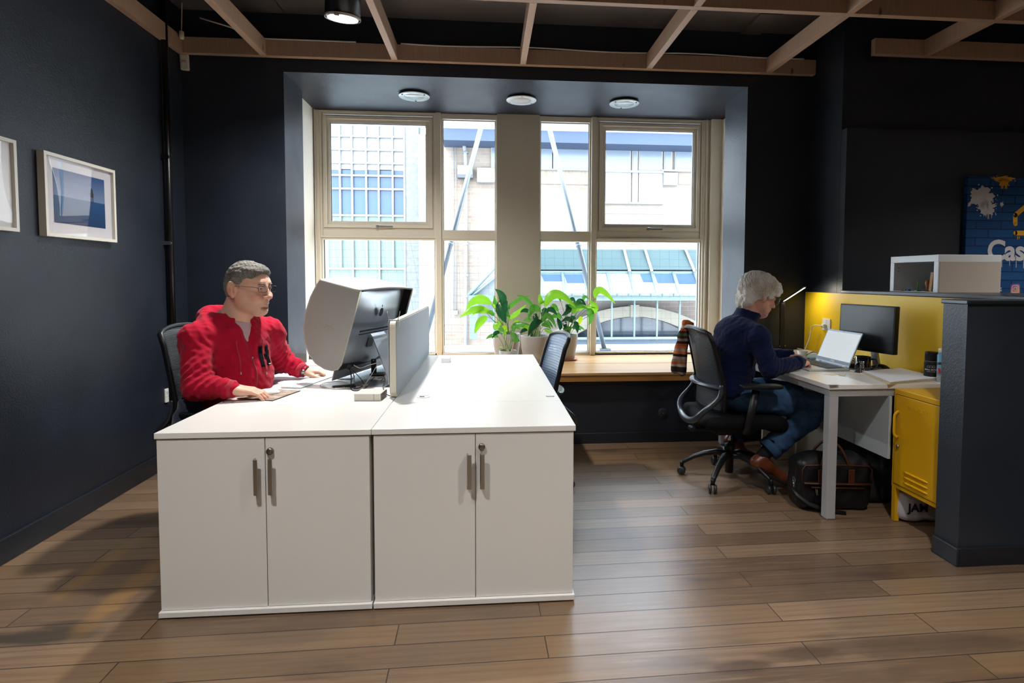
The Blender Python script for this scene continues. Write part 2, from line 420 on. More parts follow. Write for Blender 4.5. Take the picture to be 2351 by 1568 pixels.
# bay behind the reveal: soffit, cheeks, apron
bm = newbm(); box(bm, RL-.5, RR+.6, YI, 3.35, RT, RT+.2); struct('ceiling_bay', bm, M_NAVY)
XBL, XBR = P(698, 500, y=3.06).x, 3.47
bm = newbm(); box(bm, RL-.5, RR+.6, YI, 3.30, 0, .50); struct('wall_bay_apron', bm, M_NAVY)
bm = newbm(); box(bm, XBR, XBR+.1, YI+.001, 3.24, .5, RT)
zt = P(1650, 547, x=XBR).z
box(bm, XBR-.018, XBR, YI+.02, 3.10, zt-.025, zt+.03); box(bm, XBR-.012, XBR, 2.98, 3.10, ZS, RT-.01)
struct('wall_bay_right', bm, M_CREAM)
bm = newbm(); box(bm, RL-.16, RL-.06, YI+.001, 3.24, .5, RT); struct('wall_bay_left', bm, M_CREAM)
bm = newbm(); box(bm, XR, XR+.2, YB+.001, YW, 0, ZC); struct('wall_right', bm, M_NAVY)
bm = newbm(); box(bm, XR+.0, 8.0, YB-.003, YB, 2.38, ZC); box(bm, XR+.202, 8.0, YB, YB+.15, 0, ZC); box(bm, XR+.001, 8.0, 1.69, YB, 0, 2.38); struct('wall_alcove', bm, M_NAVY)
bm = newbm(); box(bm, 8.0, 8.15, -5.6, 1.9, 0, ZC); struct('wall_east', bm, M_WHITE)
bm = newbm(); box(bm, XL, 8.0, -5.75, -5.6, 0, ZC); struct('wall_front', bm, M_WHITE)
# yellow painted zone on the right wall + built-in half wall
bm = newbm(); box(bm, XR-.006, XR+.0, .272, YW-.001, .70, 1.198); struct('wall_yellow', bm, M_YELLOW)
bm = newbm(); box(bm, XR+.001, 4.36, -.6, 1.69, 0, 1.20); struct('wall_partition', bm, M_NAVY2)
bm = newbm(); box(bm, XR-.012, 4.38, -.62, 1.69, 1.20, 1.222); struct('trim_partition_cap', bm, M_SKIRT, bevel=.004)
XE, YE0, YE1 = 3.3772, .1369, .2709
bm = newbm(); box(bm, XE, XR, YE0, YE1, 0, 1.19); struct('wall_return', bm, M_NAVY2)
bm = newbm(); box(bm, XE-.008, XR-.013, YE0-.008, YE1+.008, 1.19, 1.21); struct('trim_return_cap', bm, M_SKIRT, bevel=.004)
# skirting boards
def skirt(name, segs, h=.085):
    bm = newbm()
    for s in segs: box(bm, *s, 0, h)
    struct(name, bm, M_SKIRT, bevel=.004)
skirt('baseboard_left', [(XL, XL+.016, -5.6, YW)], .115)
skirt('baseboard_back', [(XL, XR-.01, YW-.014, YW)], .085)
skirt('baseboard_return', [(XE-.014, XE, YE0-.014, YE1), (XE, 4.36, YE0-.014, YE0)], .085)

# --- window sill
bm = newbm(); box(bm, RL-.001, RR, YW, 3.10, .503, ZS-.001); box(bm, RL-.001, RR, YW-.068, YW, ZS-.021, ZS)
struct('window_sill', bm, [M_SILL], bevel=.002)
bm = newbm(); box(bm, RL-.001, RR, YW-.062, YW-.001, .5025, ZS-.0225); struct('trim_sill_edge', bm, M_SILLF)
bm = newbm(); box(bm, RL-.06, RR+.184, YI+.001, 3.10, .503, ZS); struct('window_sill_bay', bm, M_SILL)

# --- windows (frames, sashes, panes)
YF = 3.10
def clear(name, tint=(1, 1, 1, 1), f0=.04, rough=.02, flat=None):
    """thin clear sheet: transparent plus mirror reflection that grows at grazing angles, the same from both sides"""
    m = bpy.data.materials.new(name); m.use_nodes = True; nt = m.node_tree; nt.nodes.clear(); N = nt.nodes.new
    o = N('ShaderNodeOutputMaterial'); a = N('ShaderNodeBsdfTransparent'); b = N('ShaderNodeBsdfGlossy'); x = N('ShaderNodeMixShader'); g = N('ShaderNodeNewGeometry'); d = N('ShaderNodeVectorMath'); d.operation = 'DOT_PRODUCT'
    a.inputs['Color'].default_value = tint; b.inputs['Roughness'].default_value = rough
    nt.links.new(g.outputs['Normal'], d.inputs[0]); nt.links.new(g.outputs['Incoming'], d.inputs[1]); v = d.outputs['Value']
    for op, k in (('ABSOLUTE', 0), ('SUBTRACT', 1.), ('POWER', 5.), ('MULTIPLY_ADD', 1-f0)):
        q = N('ShaderNodeMath'); q.operation = op
        if op == 'SUBTRACT': q.inputs[0].default_value = 1.; nt.links.new(v, q.inputs[1])
        else:
            nt.links.new(v, q.inputs[0]); q.inputs[1].default_value = k
            if op == 'MULTIPLY_ADD': q.inputs[2].default_value = f0
        v = q.outputs[0]
    if flat: x.inputs[0].default_value = flat
    else: nt.links.new(v, x.inputs[0])
    nt.links.new(a.outputs[0], x.inputs[1]); nt.links.new(b.outputs[0], x.inputs[2]); nt.links.new(x.outputs[0], o.inputs[0]); return m
M_GLASS = clear('window_glass', (.97, .985, 1, 1), .03)
M_SEAL = mat('black_window_seal', '15171a', .6)
M_METAL = mat('brushed_steel', 'b8b8b4', .32, metal=1.)
def wx(u): return P(u, 400, y=YF).x
def wz(v, u=870): return P(u, v, y=YF).z
z_top, z_tr1, z_tr0, z_bot = RT, wz(527), wz(547), ZS
def ring(bm, x0, x1, z0, z1, w, y0, y1):
    box(bm, x0, x0+w, y0, y1, z0, z1); box(bm, x1-w, x1, y0, y1, z0, z1); box(bm, x0+w, x1-w, y0, y1, z1-w, z1); box(bm, x0+w, x1-w, y0, y1, z0, z0+w)
def pane(x0, x1, z0, z1, y, par):
    bm = newbm(); box(bm, x0, x1, y, y+.006, z0, z1); o = obj('pane', bm, M_GLASS, par); return o
def big_window(name, x0, x1, mir):
    bm = newbm()
    ring(bm, x0, x1, z_tr0+.004, z_top-.001, .018, YF-.012, YF+.07)
    box(bm, x0, x1, YF-.0, YF+.07, z_tr0, z_tr1)                 # transom
    ring(bm, x0, x1, z_bot, z_tr0, .016, YF, YF+.07)
    box(bm, x0, x1, YF-.0, YF+.07, z_bot, z_bot+.03)
    w = struct(name, bm, M_CREAM, bevel=.002)
    sx0, sx1, sz0, sz1 = x0+.028, x1-.028, z_tr1+.012, z_top-.045
    bm = newbm(); ring(bm, sx0-.006, sx1+.006, sz0-.006, sz1+.006, .006, YF+.004, YF+.03); obj('seal', bm, M_SEAL, w)
    bm = newbm(); ring(bm, x0+.018, x1-.018, z_tr1+.001, z_top-.02, .011, YF+.002, YF+.06); obj('frame', bm, M_CREAM, w, bevel=.002)
    bm = newbm(); ring(bm, sx0+.002, sx1-.002, sz0+.002, sz1-.002, .03, YF-.012, YF+.05)
    ring(bm, sx0+.032, sx1-.032, sz0+.032, sz1-.032, .03, YF+.006, YF+.05)
    s = obj('sash', bm, M_CREAM, w, bevel=.003)
    bm = newbm(); ring(bm, sx0+.062, sx1-.062, sz0+.06, sz1-.062, .004, YF+.012, YF+.03); obj('seal', bm, M_SEAL, s)
    pane(sx0+.064, sx1-.064, sz0+.064, sz1-.064, YF+.03, s)
    hx = (sx0+sx1)/2+.05
    bm = newbm(); box(bm, hx-.075, hx+.075, YF-.03, YF-.012, sz0+.006, sz0+.026); box(bm, hx-.07, hx-.045, YF-.04, YF-.012, sz0+.002, sz0+.030)
    obj('handle', bm, M_METAL, s, bevel=.003)
    pane(x0+.016, x1-.016, z_bot+.03, z_tr0, YF+.04, w)
    bm = newbm(); ring(bm, x0+.016, x1-.016, z_bot+.03, z_tr0-.001, .005, YF+.03, YF+.045); obj('seal', bm, M_SEAL, w)
def small_window(name, x0, x1):
    bm = newbm()
    for a, b in ((z_tr0, z_top-.001), (z_bot, z_tr0)): ring(bm, x0, x1, a, b, .016, YF+.005, YF+.07)
    box(bm, x0, x1, YF+.0, YF+.07, z_tr0, z_tr1); box(bm, x0, x1, YF, YF+.07, z_bot, z_bot+.03); box(bm, x0, x1, YF, YF+.07, z_top-.05, z_top-.001)
    w = struct(name, bm, M_CREAM, bevel=.002)
    pane(x0+.016, x1-.016, z_tr1, z_top-.05, YF+.04, w); pane(x0+.016, x1-.016, z_bot+.03, z_tr0, YF+.04, w)
    bm = newbm(); ring(bm, x0+.016, x1-.016, z_tr1, z_top-.05, .004, YF+.03, YF+.045); ring(bm, x0+.016, x1-.016, z_bot+.03, z_tr0, .004, YF+.03, YF+.045); obj('seal', bm, M_SEAL, w)
X1a, X1b, X2a, X2b, X3a, X3b, X4a, X4b = [wx(u) for u in (735, 1001, 1013, 1141, 1238, 1357, 1368, 1613)]
big_window('window_1', X1a, X1b, 0); small_window('window_2', X2a, X2b); small_window('window_3', X3a, X3b); big_window('window_4', X4a, X4b, 1)
bm = newbm()
for a, b in ((X1b, X2a), (X3b, X4a)): box(bm, a, b, YF-.03, YF+.08, ZS, RT)
struct('trim_mullions', bm, M_CREAM, bevel=.004)
bm = newbm()
box(bm, RL-.06, X1a, YF-.02, YF+.12, ZS, RT); box(bm, RL-.06, X1a-.07, YF-.06, YF-.02, ZS, RT); box(bm, X1a-.045, X1a-.03, YF-.04, YF-.02, ZS, RT)
box(bm, X4b, XBR, YF-.02, YF+.12, ZS, RT); box(bm, X4b+.06, XBR, YF-.06, YF-.02, ZS, RT); box(bm, X4b+.02, X4b+.035, YF-.035, YF-.02, ZS, RT)
struct('trim_window_jambs', bm, M_CREAM, bevel=.005)
bm = newbm(); box(bm, X2b-.001, X3a+.001, YF-.03, 3.5, ZS-.02, RT); struct('column', bm, M_PIER)
bm = newbm(); box(bm, RL-.5, RR+.6, YF+.09, 3.5, -3.0, ZS-.03); box(bm, RL-.5, RR+.6, YF+.09, 3.5, RT-.03, 4.5)
box(bm, RL-2.5, RL-.06, YF+.09, 3.5, -3, 4.5); box(bm, XBR, RR+2.6, YF+.09, 3.5, -3, 4.5); struct('wall_exterior', bm, M_WHITE)

# --- open timber grid under the ceiling
BZ0, BZ1 = 2.892, 3.004
def beam(x0, x1, y0, y1):
    bm = newbm()
    L = max(x1-x0, y1-y0); along_x = (x1-x0) > (y1-y0)
    # modelled standing along local z so the grain follows the length
    w = (y1-y0) if along_x else (x1-x0)
    box(bm, -w/2, w/2, 0, BZ1-BZ0, 0, L)
    o = struct('ceiling_beam', bm, M_PINE, bevel=.002)
    if along_x: o.matrix_world = Matrix(((0, 0, 1, x0), (1, 0, 0, (y0+y1)/2), (0, 1, 0, BZ0), (0, 0, 0, 1)))
    else: o.matrix_world = Matrix(((1, 0, 0, (x0+x1)/2), (0, 0, 1, y0), (0, 1, 0, BZ0), (0, 0, 0, 1)))
    return o
YX = (2.108, 1.118, .13, -.86, -1.85)
for i, y in enumerate(YX):
    beam(XL+.047, 3.80 if i == 0 else 7.9, y-.022, y+.022)
beam(3.98, 7.9, YB-.092, YB-.048)
beam(XL+.002, XL+.046, -4.5, 2.13)
for x in (-.352, .574, 1.515, 2.475, 3.420, 4.372, 5.3, 6.2):
    lim = YB-.092 if x > 3.8 else 2.086
    ys = [y for y in YX if y < lim]; seq = [lim]+[y for y in ys]
    for a, b in zip(seq, seq[1:]):
        top = a if a == lim else a-.022
        beam(x-.022, x+.022, b+.022, top)
# cable clipped along the wall beam
M_WCABLE = mat('white_cable', 'd8d6d0', .45)
M_BCABLE = mat('black_cable', '17181a', .45)
bm = newbm(); pts = [(x, 2.085, BZ1+.006+.006*math.sin(x*5)) for x in np.linspace(.62, 3.7, 40)]
tube(bm, pts, .005, 6); tag(obj('cable', bm, M_WCABLE), 'thin white cable lying along the timber beam above the window', 'cable')
bm = newbm(); tube(bm, [(-.74, 2.0, 3.10), (-.55, 2.04, 3.06), (-.40, 2.085, BZ1+.006), (-.3, 2.085, BZ1+.005), (.3, 2.085, BZ1+.005)], .005, 6)
tag(obj('cable', bm, M_WCABLE), 'short white cable drooping onto the beam in the dark left corner', 'cable')

# ================================================================ LIGHT
def daylight():
    w = bpy.data.worlds.new('World'); SC.world = w; w.use_nodes = True; b = w.node_tree.nodes['Background']
    b.inputs['Color'].default_value = (.80, .90, 1.0, 1); b.inputs['Strength'].default_value = 15.0
    p = bpy.data.lights.new('window_daylight', 'AREA'); p.shape = 'RECTANGLE'; p.size = XBR-RL; p.size_y = RT-ZS
    o = bpy.data.objects.new('window_daylight', p); COL.objects.link(o); o.location = ((RL+XBR)/2, YF+.25, (RT+ZS)/2); o.rotation_euler = (PI/2, 0, 0)
    o.rotation_euler = (-PI/2, 0, 0)
    p.cycles.is_portal = True
    s = bpy.data.lights.new('sun', 'SUN'); s.energy = 3.2; s.angle = .35; s.color = (1, .97, .92)
    so = bpy.data.objects.new('sun', s); COL.objects.link(so); so.rotation_euler = (math.radians(48), 0, math.radians(-25)); so.location = (0, -8, 12)
daylight()
SC.view_settings.view_transform = 'Standard'; SC.view_settings.look = 'None'; SC.view_settings.gamma = 1
SC.view_settings.exposure = 0; SC.view_settings.use_curve_mapping = False
try: SC.cycles.use_denoising = True; SC.cycles.denoiser = 'OPENIMAGEDENOISE'
except Exception: pass
SC.cycles.max_bounces = 8; SC.cycles.diffuse_bounces = 5; SC.cycles.transparent_max_bounces = 24; SC.cycles.sample_clamp_indirect = 6

# cylinder ceiling spotlights: black can, white reflector, lamp
M_BLACKM = mat('black_metal', '101113', .35, metal=.3)
M_REFL = mat('white_reflector', 'e8e8e4', .25)
M_LAMP = mat('lamp_glow', 'ffffff', .5, emit=('fff4e4', 18))
M_LAMPC = mat('lamp_glow_cool', 'ffffff', .5, emit=('f6fbff', 22))
def can_light(loc, tilt, rz, power, label, col=(1, .97, .93), grp=None, lampm=M_LAMP, spread=130, r=.1):
    t = thing('ceiling_spotlight', label, 'light', loc, 0, grp); R = Euler((tilt, 0, rz)).to_matrix(); L = Vector(loc)
    bm = newbm(); lathe(bm, [(.0, .30), (r*.98, .30), (r, .29), (r, .0), (r*.96, 0), (r*.96, .28), (0, .28)], L, 40, R); obj('body', bm, M_BLACKM, t)
    bm = newbm(); lathe(bm, [(r*1.03, -.004), (r*1.03, .008), (r*.9, .006), (r*.74, .055), (r*.72, .055), (r*.86, -.004)], L, 40, R); obj('reflector', bm, M_REFL, t)
    bm = newbm(); lathe(bm, [(0, .052), (r*.72, .052), (r*.72, .06), (0, .06)], L, 32, R); obj('lamp', bm, lampm, t)
    bm = newbm(); a = L+R@Vector((-.045, -r*1.02, -.004)); obox(bm, a, (.032, .012, .006), R); obox(bm, a+R@Vector((0, -.008, -.008)), (.03, .004, .016), R); obj('clip', bm, M_METAL, t)
    bm = newbm(); tube(bm, [L+R@Vector((0, 0, .29)), Vector((L.x, L.y, ZC))], .012, 8); obj('stem', bm, M_BLACKM, t)
    d = bpy.data.lights.new('spot_lamp', 'AREA'); d.shape = 'DISK'; d.size = r*1.3; d.energy = power; d.color = col; d.spread = math.radians(spread)
    o = bpy.data.objects.new('spot_lamp', d); COL.objects.link(o); o.location = L+R@Vector((0, 0, .045)); o.rotation_euler = (tilt, 0, rz); o.parent = t; o.matrix_parent_inverse = t.matrix_basis.inverted()
    return t
can_light(P(787, 42, y=1.28), math.radians(9), math.radians(20), 58, 'black cylinder ceiling spotlight with lit white reflector and metal clip', col=(1, .97, .93), lampm=M_LAMPC)
for i, (x, y, p) in enumerate(((.2, -1.3, 36), (2.6, -1.0, 34), (1.2, -3.3, 36), (3.6, -3.2, 32), (5.6, .0, 80))):  # unseen lamps added for light from the camera side and on the alcove
    can_light(Vector((x, y, 2.95)), 0, 0, p, 'black cylinder ceiling spotlight added out of view for fill light', grp='added fill spotlights')

# recessed glass downlights in the bay soffit
M_RIM = mat('white_enamel_rim', 'd5dade', .3)
M_FROST = mat('frosted_glass_disc', 'c3d4da', .18, spec=.7)
M_FROST2 = mat('matt_diffuser', 'b7b7b2', .5)
for i, (u, v, lab) in enumerate(((951, 221, 'leftmost round glass downlight in the blue window soffit'), (1197, 230, 'middle round downlight with grey diffuser in the window soffit'), (1433, 238, 'rightmost round glass downlight in the blue window soffit'))):
    c = P(u, v, z=RT-.016); c.z = RT
    t = thing('recessed_downlight', lab, 'light', c, 0, 'soffit downlights')
    bm = newbm(); lathe(bm, [(.0, -.001), (.105, -.001), (.105, -.012), (.0, -.012)], c, 40); obj('housing', bm, M_BLACKM, t)
    bm = newbm(); lathe(bm, [(.082, -.012), (.124, -.013), (.126, -.017), (.124, -.021), (.082, -.021)], c, 48); obj('rim', bm, M_RIM if i == 1 else M_FROST, t)
    bm = newbm(); lathe(bm, [(0, -.013), (.083, -.013), (.083, -.020), (0, -.020)], c, 48); obj('diffuser', bm, M_FROST2 if i == 1 else M_FROST, t)
    for a in ((90, 215, 325) if i != 1 else (35, 150, 270)):
        bm = newbm(); q = c+Vector((.108*math.cos(math.radians(a)), .108*math.sin(math.radians(a)), -.022)); lathe(bm, [(0, -.004), (.006, -.004), (.006, .010), (0, .010)], q, 12); obj('clip', bm, M_METAL if i == 1 else M_BLACKM, t)
# ================================================================ CABINETS AND DESKS
M_LAM = mat('white_laminate', 'dcdad6', .32, bump=(300, .04), var=(1.5, .012))
M_LAMTOP = mat('white_desk_laminate', 'e2e1dd', .26, bump=(300, .03))
M_EDGE = mat('white_edge_band', 'c9c8c2', .4)
M_GREYM = mat('grey_powder_coat', 'a7a8ab', .4, bump=(200, .05))
M_DARK = mat('dark_gap', '1c1b19', .8)
H = .7159
def handle_strip(bm, x, z0, z1, y, s):
    pr = [(0, 0), (0, -.022), (s*.004, -.027), (s*.018, -.027), (s*.018, -.023), (s*.0035, -.021), (s*.0035, 0)]
    prism(bm, pr, z1-z0, (Vector((x, y, z0)), Vector((1, 0, 0)), Vector((0, 1, 0)), Vector((0, 0, 1))))
def cabinet(x0, label, hx, lockx):
    t = thing('storage_cabinet', label, 'cabinet', (x0+.4, .23, 0), 0, 'white office cupboards'); D = .4585
    bm = newbm(); box(bm, x0+.006, x0+.792, .024, D, .028, .691); obj('body', bm, M_LAM, t, bevel=.001)
    bm = newbm(); box(bm, x0+.0005, x0+.7985, 0, D, .6935, H); obj('top', bm, [M_LAMTOP], t, bevel=.0015)
    bm = newbm(); box(bm, x0+.002, x0+.797, -.008, D, .006, .0275); obj('plinth', bm, M_LAM, t, bevel=.002)
    bm = newbm(); box(bm, x0+.03, x0+.77, .03, D-.03, 0, .006); obj('foot', bm, M_DARK, t)  # dark slab paints the shadow gap under the plinth
    for k in (0, 1):
        a, b = (x0+.0065, x0+.3985) if k == 0 else (x0+.4015, x0+.7925-.002)
        bm = newbm(); box(bm, a, b, .005, .023, .029, .6895); d = obj('door', bm, M_LAM, t, bevel=.001)
        bm = newbm(); handle_strip(bm, hx[k], .475, .612, .005, 1); obj('handle', bm, M_METAL, d, bevel=.0006)
        if k == 1:
            bm = newbm(); R = Euler((PI/2, 0, 0)).to_matrix()
            lathe(bm, [(0, .012), (.0125, .012), (.0135, .009), (.0135, 0), (0, 0)], (lockx, .005, .638), 28, R)
            box(bm, lockx-.001, lockx+.001, -.0078, -.006, .631, .645); obj('lock', bm, mat('lock_nickel', '8d8478', .3, metal=.9), d)
    return t
cabinet(0, 'left one of the two white two-door cupboards closing the desk end', (.362, .416), .420)
cabinet(.8, 'right one of the two white two-door cupboards, beside the open floor', (1.167, 1.218), 1.225)

def desk(x0, x1, y0, y1, z, label, legs, name='office_desk', edge=M_EDGE, th=.025, grom=None, plate=None, apron=True):
    t = thing(name, label, 'desk', ((x0+x1)/2, (y0+y1)/2, 0))
    bm = newbm(); box(bm, x0, x1, y0, y1, z-th, z); obj('top', bm, [M_LAMTOP], t, bevel=.002)
    for (lx, ly) in legs:
        bm = newbm(); box(bm, lx-.025, lx+.025, ly-.025, ly+.025, .006, z-th-.04); box(bm, lx-.02, lx+.02, ly-.02, ly+.02, 0, .008); obj('leg', bm, M_GREYM, t, bevel=.002)
    bm = newbm(); ys = sorted({l[1] for l in legs}); xs = sorted({l[0] for l in legs})
    for y in ys: box(bm, xs[0]-.025, xs[-1]+.025, y-.025, y+.025, z-th-.04, z-th-.001)
    for x in xs: box(bm, x-.02, x+.02, ys[0], ys[-1], z-th-.039, z-th-.002)
    obj('frame', bm, M_GREYM, t, bevel=.002)
    return t
Dk = .4605
lz = [(.035, Dk+.05), (.76, Dk+.05), (.035, 2.06), (.76, 2.06)]
dl = desk(.0, .7985, Dk+.001, 2.107, H, 'white desk the man in the red hoodie works at', lz)
dr = desk(.8015, 1.5985, Dk+.001, 2.107, H, 'empty white desk behind the grey fabric screen, next to the window', [(x+.8, y) for x, y in lz])
# grommet and maker's plates
bm = newbm(); c = P(972, 911, z=H); lathe(bm, [(.033, 0), (.033, .0025), (.027, .003), (.027, 0)], c, 36)
lathe(bm, [(0, .0012), (.027, .0012)], c, 36)
obj('cable_port', bm, M_LAM, dr)
bm = newbm(); box(bm, c.x-.018, c.x+.006, c.y-.012, c.y+.008, H+.0013, H+.0018); obj('cable_hole', bm, M_DARK, dr)
M_PLATE = mat('grey_maker_plate', '6f7177', .4, metal=.4)
def plate(c, w, d, par, z=H):
    bm = newbm(); box(bm, c.x-w/2, c.x+w/2, c.y-d/2, c.y+d/2, z, z+.0012); p = obj('maker_plate', bm, M_PLATE, par)
    bm = newbm(); 
    for i in range(5): box(bm, c.x-w*.36+i*w*.15, c.x-w*.36+i*w*.15+w*.1, c.y-d*.2, c.y+d*.2, z+.0012, z+.0016)
    obj('maker_lettering', bm, M_LAM, p)
plate(P(524, 923.5, z=H), .050, .016, dl); plate(P(1263, 910, z=H), .04, .022, dr)

# fabric screen between the desks
M_FELT = mat('grey_felt', '97a1ab', .95, spec=.2, bump=(900, .5, .001), var=(500, .12), sheen=.3)
M_SCREDGE = mat('cream_plastic_trim', 'd9d3c2', .45)
sx = .792; t = thing('desk_screen', 'grey felt desk divider with cream plastic edge between the two desks', 'desk divider', (sx, 1.3, H+.003))
fr = (Vector((sx-.015, .56+.78, H+.003+.187)), Vector((0, 1, 0)), Vector((0, 0, 1)), Vector((1, 0, 0)))
bm = newbm(); prism(bm, rrect(1.56, .374, .035), .030, fr); obj('edge_trim', bm, M_SCREDGE, t, bevel=.003)
for xo in (-.0165, .0125):
    fr2 = (fr[0]+Vector((xo+.0005+.0, 0, 0)), *fr[1:]); bm = newbm(); prism(bm, rrect(1.546, .360, .03), .006, (Vector((sx+xo-.001, fr[0].y, fr[0].z)), *fr[1:])) ; obj('felt_panel', bm, M_FELT, t, bevel=.003)
for y in (.72, 1.95):
    bm = newbm(); box(bm, sx-.015, sx+.015, y-.03, y+.03, H, H+.005); obj('foot', bm, M_GREYM, t)

# right-hand desk
HR = .738
t3 = desk(3.06, 3.795, .638, 2.10, HR, 'white desk against the yellow wall with a grey steel frame', [(3.096, .672), (3.096, 2.06), (3.77, .672), (3.77, 2.06)])
bm = newbm(); box(bm, 3.405, 3.42, .639, 2.0, .33, HR-.066); obj('modesty_panel', bm, mat('pale_grey_panel', 'b6bfc4', .5), t3, bevel=.002)
plate(P(1914, 884, z=HR), .05, .022, t3, HR)

# ================================================================ LOCKER
M_LOCK = mat('yellow_powder_coat', 'e3ad12', .38, bump=(350, .12), var=(2, .02))
LX0, LX1, LY0, LY1, LZ0, LZ1 = 3.4225, 3.795, .292, .634, .185, .717
t = thing('locker', 'low yellow metal locker on legs beside the white desk', 'locker', ((LX0+LX1)/2, (LY0+LY1)/2, 0))
bm = newbm(); box(bm, LX0+.004, LX1, LY0, LY1, LZ0, LZ1); obj('body', bm, M_LOCK, t, bevel=.003)
bm = newbm(); box(bm, LX0, LX0+.006, LY0+.018, LY1-.018, LZ0+.025, LZ1-.030); d = obj('door', bm, M_LOCK, t, bevel=.002)
bm = newbm(); ringy = lambda a, b, c0, c1, w: [box(bm, LX0+.0025, LX0+.0045, *q) for q in ((a, a+w, c0, c1), (b-w, b, c0, c1), (a, b, c0, c0+w), (a, b, c1-w, c1))]
ringy(LY0+.0145, LY1-.0145, LZ0+.0215, LZ1-.0265, .0035); obj('door_gap', bm, mat('door_shadow_gap', '4a3606', .7), t)
for i in range(3):
    bm = newbm(); z = .293-.028*i; y0, y1 = LY0+.085, LY1-.095
    pts = [(LX0-.001, y0+(y1-y0)*k/8, z) for k in range(9)]; tube(bm, pts, [.003]+[.0065]*7+[.003], 8, flat=(1, 1)); obj('louvre', bm, M_LOCK, d)
bm = newbm(); ya = LY1-.045; tube(bm, [(LX0, ya, .600), (LX0-.012, ya, .598), (LX0-.024, ya, .585), (LX0-.026, ya, .570), (LX0-.026, ya, .495), (LX0-.024, ya, .480), (LX0-.012, ya, .467), (LX0, ya, .465)], .005, 8, flat=(1.6, .6), up=(0, 1, 0)); obj('handle', bm, M_LOCK, d)
bm = newbm(); lathe(bm, [(0, .008), (.008, .008), (.010, .005), (.010, 0), (0, 0)], (LX0, LY1-.045, .415), 24, Euler((0, -PI/2, 0)).to_matrix()); obj('lock', bm, M_METAL, d)
bm = text_mesh('mustard', .042, (Vector((LX0-.0002, (LY0+LY1)/2, .640)), (0, -1, 0), (0, 0, 1)), .0008); obj('embossed_name', bm, M_LOCK, d)
for lx in (LX0+.004, LX1-.028):
    for ly in (LY0+.002, LY1-.030):
        bm = newbm(); vs = box(bm, lx, lx+.024, ly, ly+.026, .002, LZ0)
        for v in vs[:4]: v.co.x += .003; v.co.y += .0
        box(bm, lx+.004, lx+.02, ly+.004, ly+.02, 0, .002); obj('leg', bm, M_LOCK, t, bevel=.002)

# ================================================================ OFFICE CHAIRS
M_BLKP = mat('black_plastic', '111215', .40, spec=.35)
M_GRYP = mat('dark_grey_glossy_plastic', '2c333c', .28, coat=.2)
M_BLKF = mat('black_seat_fabric', '0f0f11', .9, spec=.2, bump=(700, .4, .001))
M_CHROME = mat('chrome', 'c8c8c8', .12, metal=1.)
def mesh_fabric(name, col, op, per=70.):
    m = bpy.data.materials.new(name); m.use_nodes = True; nt = m.node_tree; b = nt.nodes['Principled BSDF']; b.inputs['Base Color'].default_value = lin(col); b.inputs['Roughness'].default_value = .5
    tc = nt.nodes.new('ShaderNodeTexCoord'); s = nt.nodes.new('ShaderNodeSeparateXYZ'); nt.links.new(tc.outputs['UV'] if False else tc.outputs['Object'], s.inputs[0])
    def mt(op_, a, bb, cl=False):
        q = nt.nodes.new('ShaderNodeMath'); q.operation = op_; q.use_clamp = cl
        for i, v in enumerate((a, bb)):
            if isinstance(v, bpy.types.NodeSocket): nt.links.new(v, q.inputs[i])
            else: q.inputs[i].default_value = v
        return q.outputs[0]
    w = mt('SINE', mt('MULTIPLY', s.outputs[2], 2*PI*per), 0); gapf = mt('GREATER_THAN', w, .25)
    fac = mt('MULTIPLY', gapf, op)
    tr = nt.nodes.new('ShaderNodeBsdfTransparent'); mx = nt.nodes.new('ShaderNodeMixShader'); nt.links.new(fac, mx.inputs[0])
    nt.links.new(b.outputs[0], mx.inputs[1]); nt.links.new(tr.outputs[0], mx.inputs[2]); nt.links.new(mx.outputs[0], nt.nodes['Material Output'].inputs[0])
    bp = nt.nodes.new('ShaderNodeBump'); bp.inputs['Strength'].default_value = .2; bp.inputs['Distance'].default_value = .002; nt.links.new(w, bp.inputs['Height']); nt.links.new(bp.outputs[0], b.inputs['Normal'])
    return m
M_MESH = mesh_fabric('black_mesh_fabric', '14171c', .28, 130.)
M_MESHB = mesh_fabric('blue_grey_mesh_fabric', '4d6179', .30, 62.)
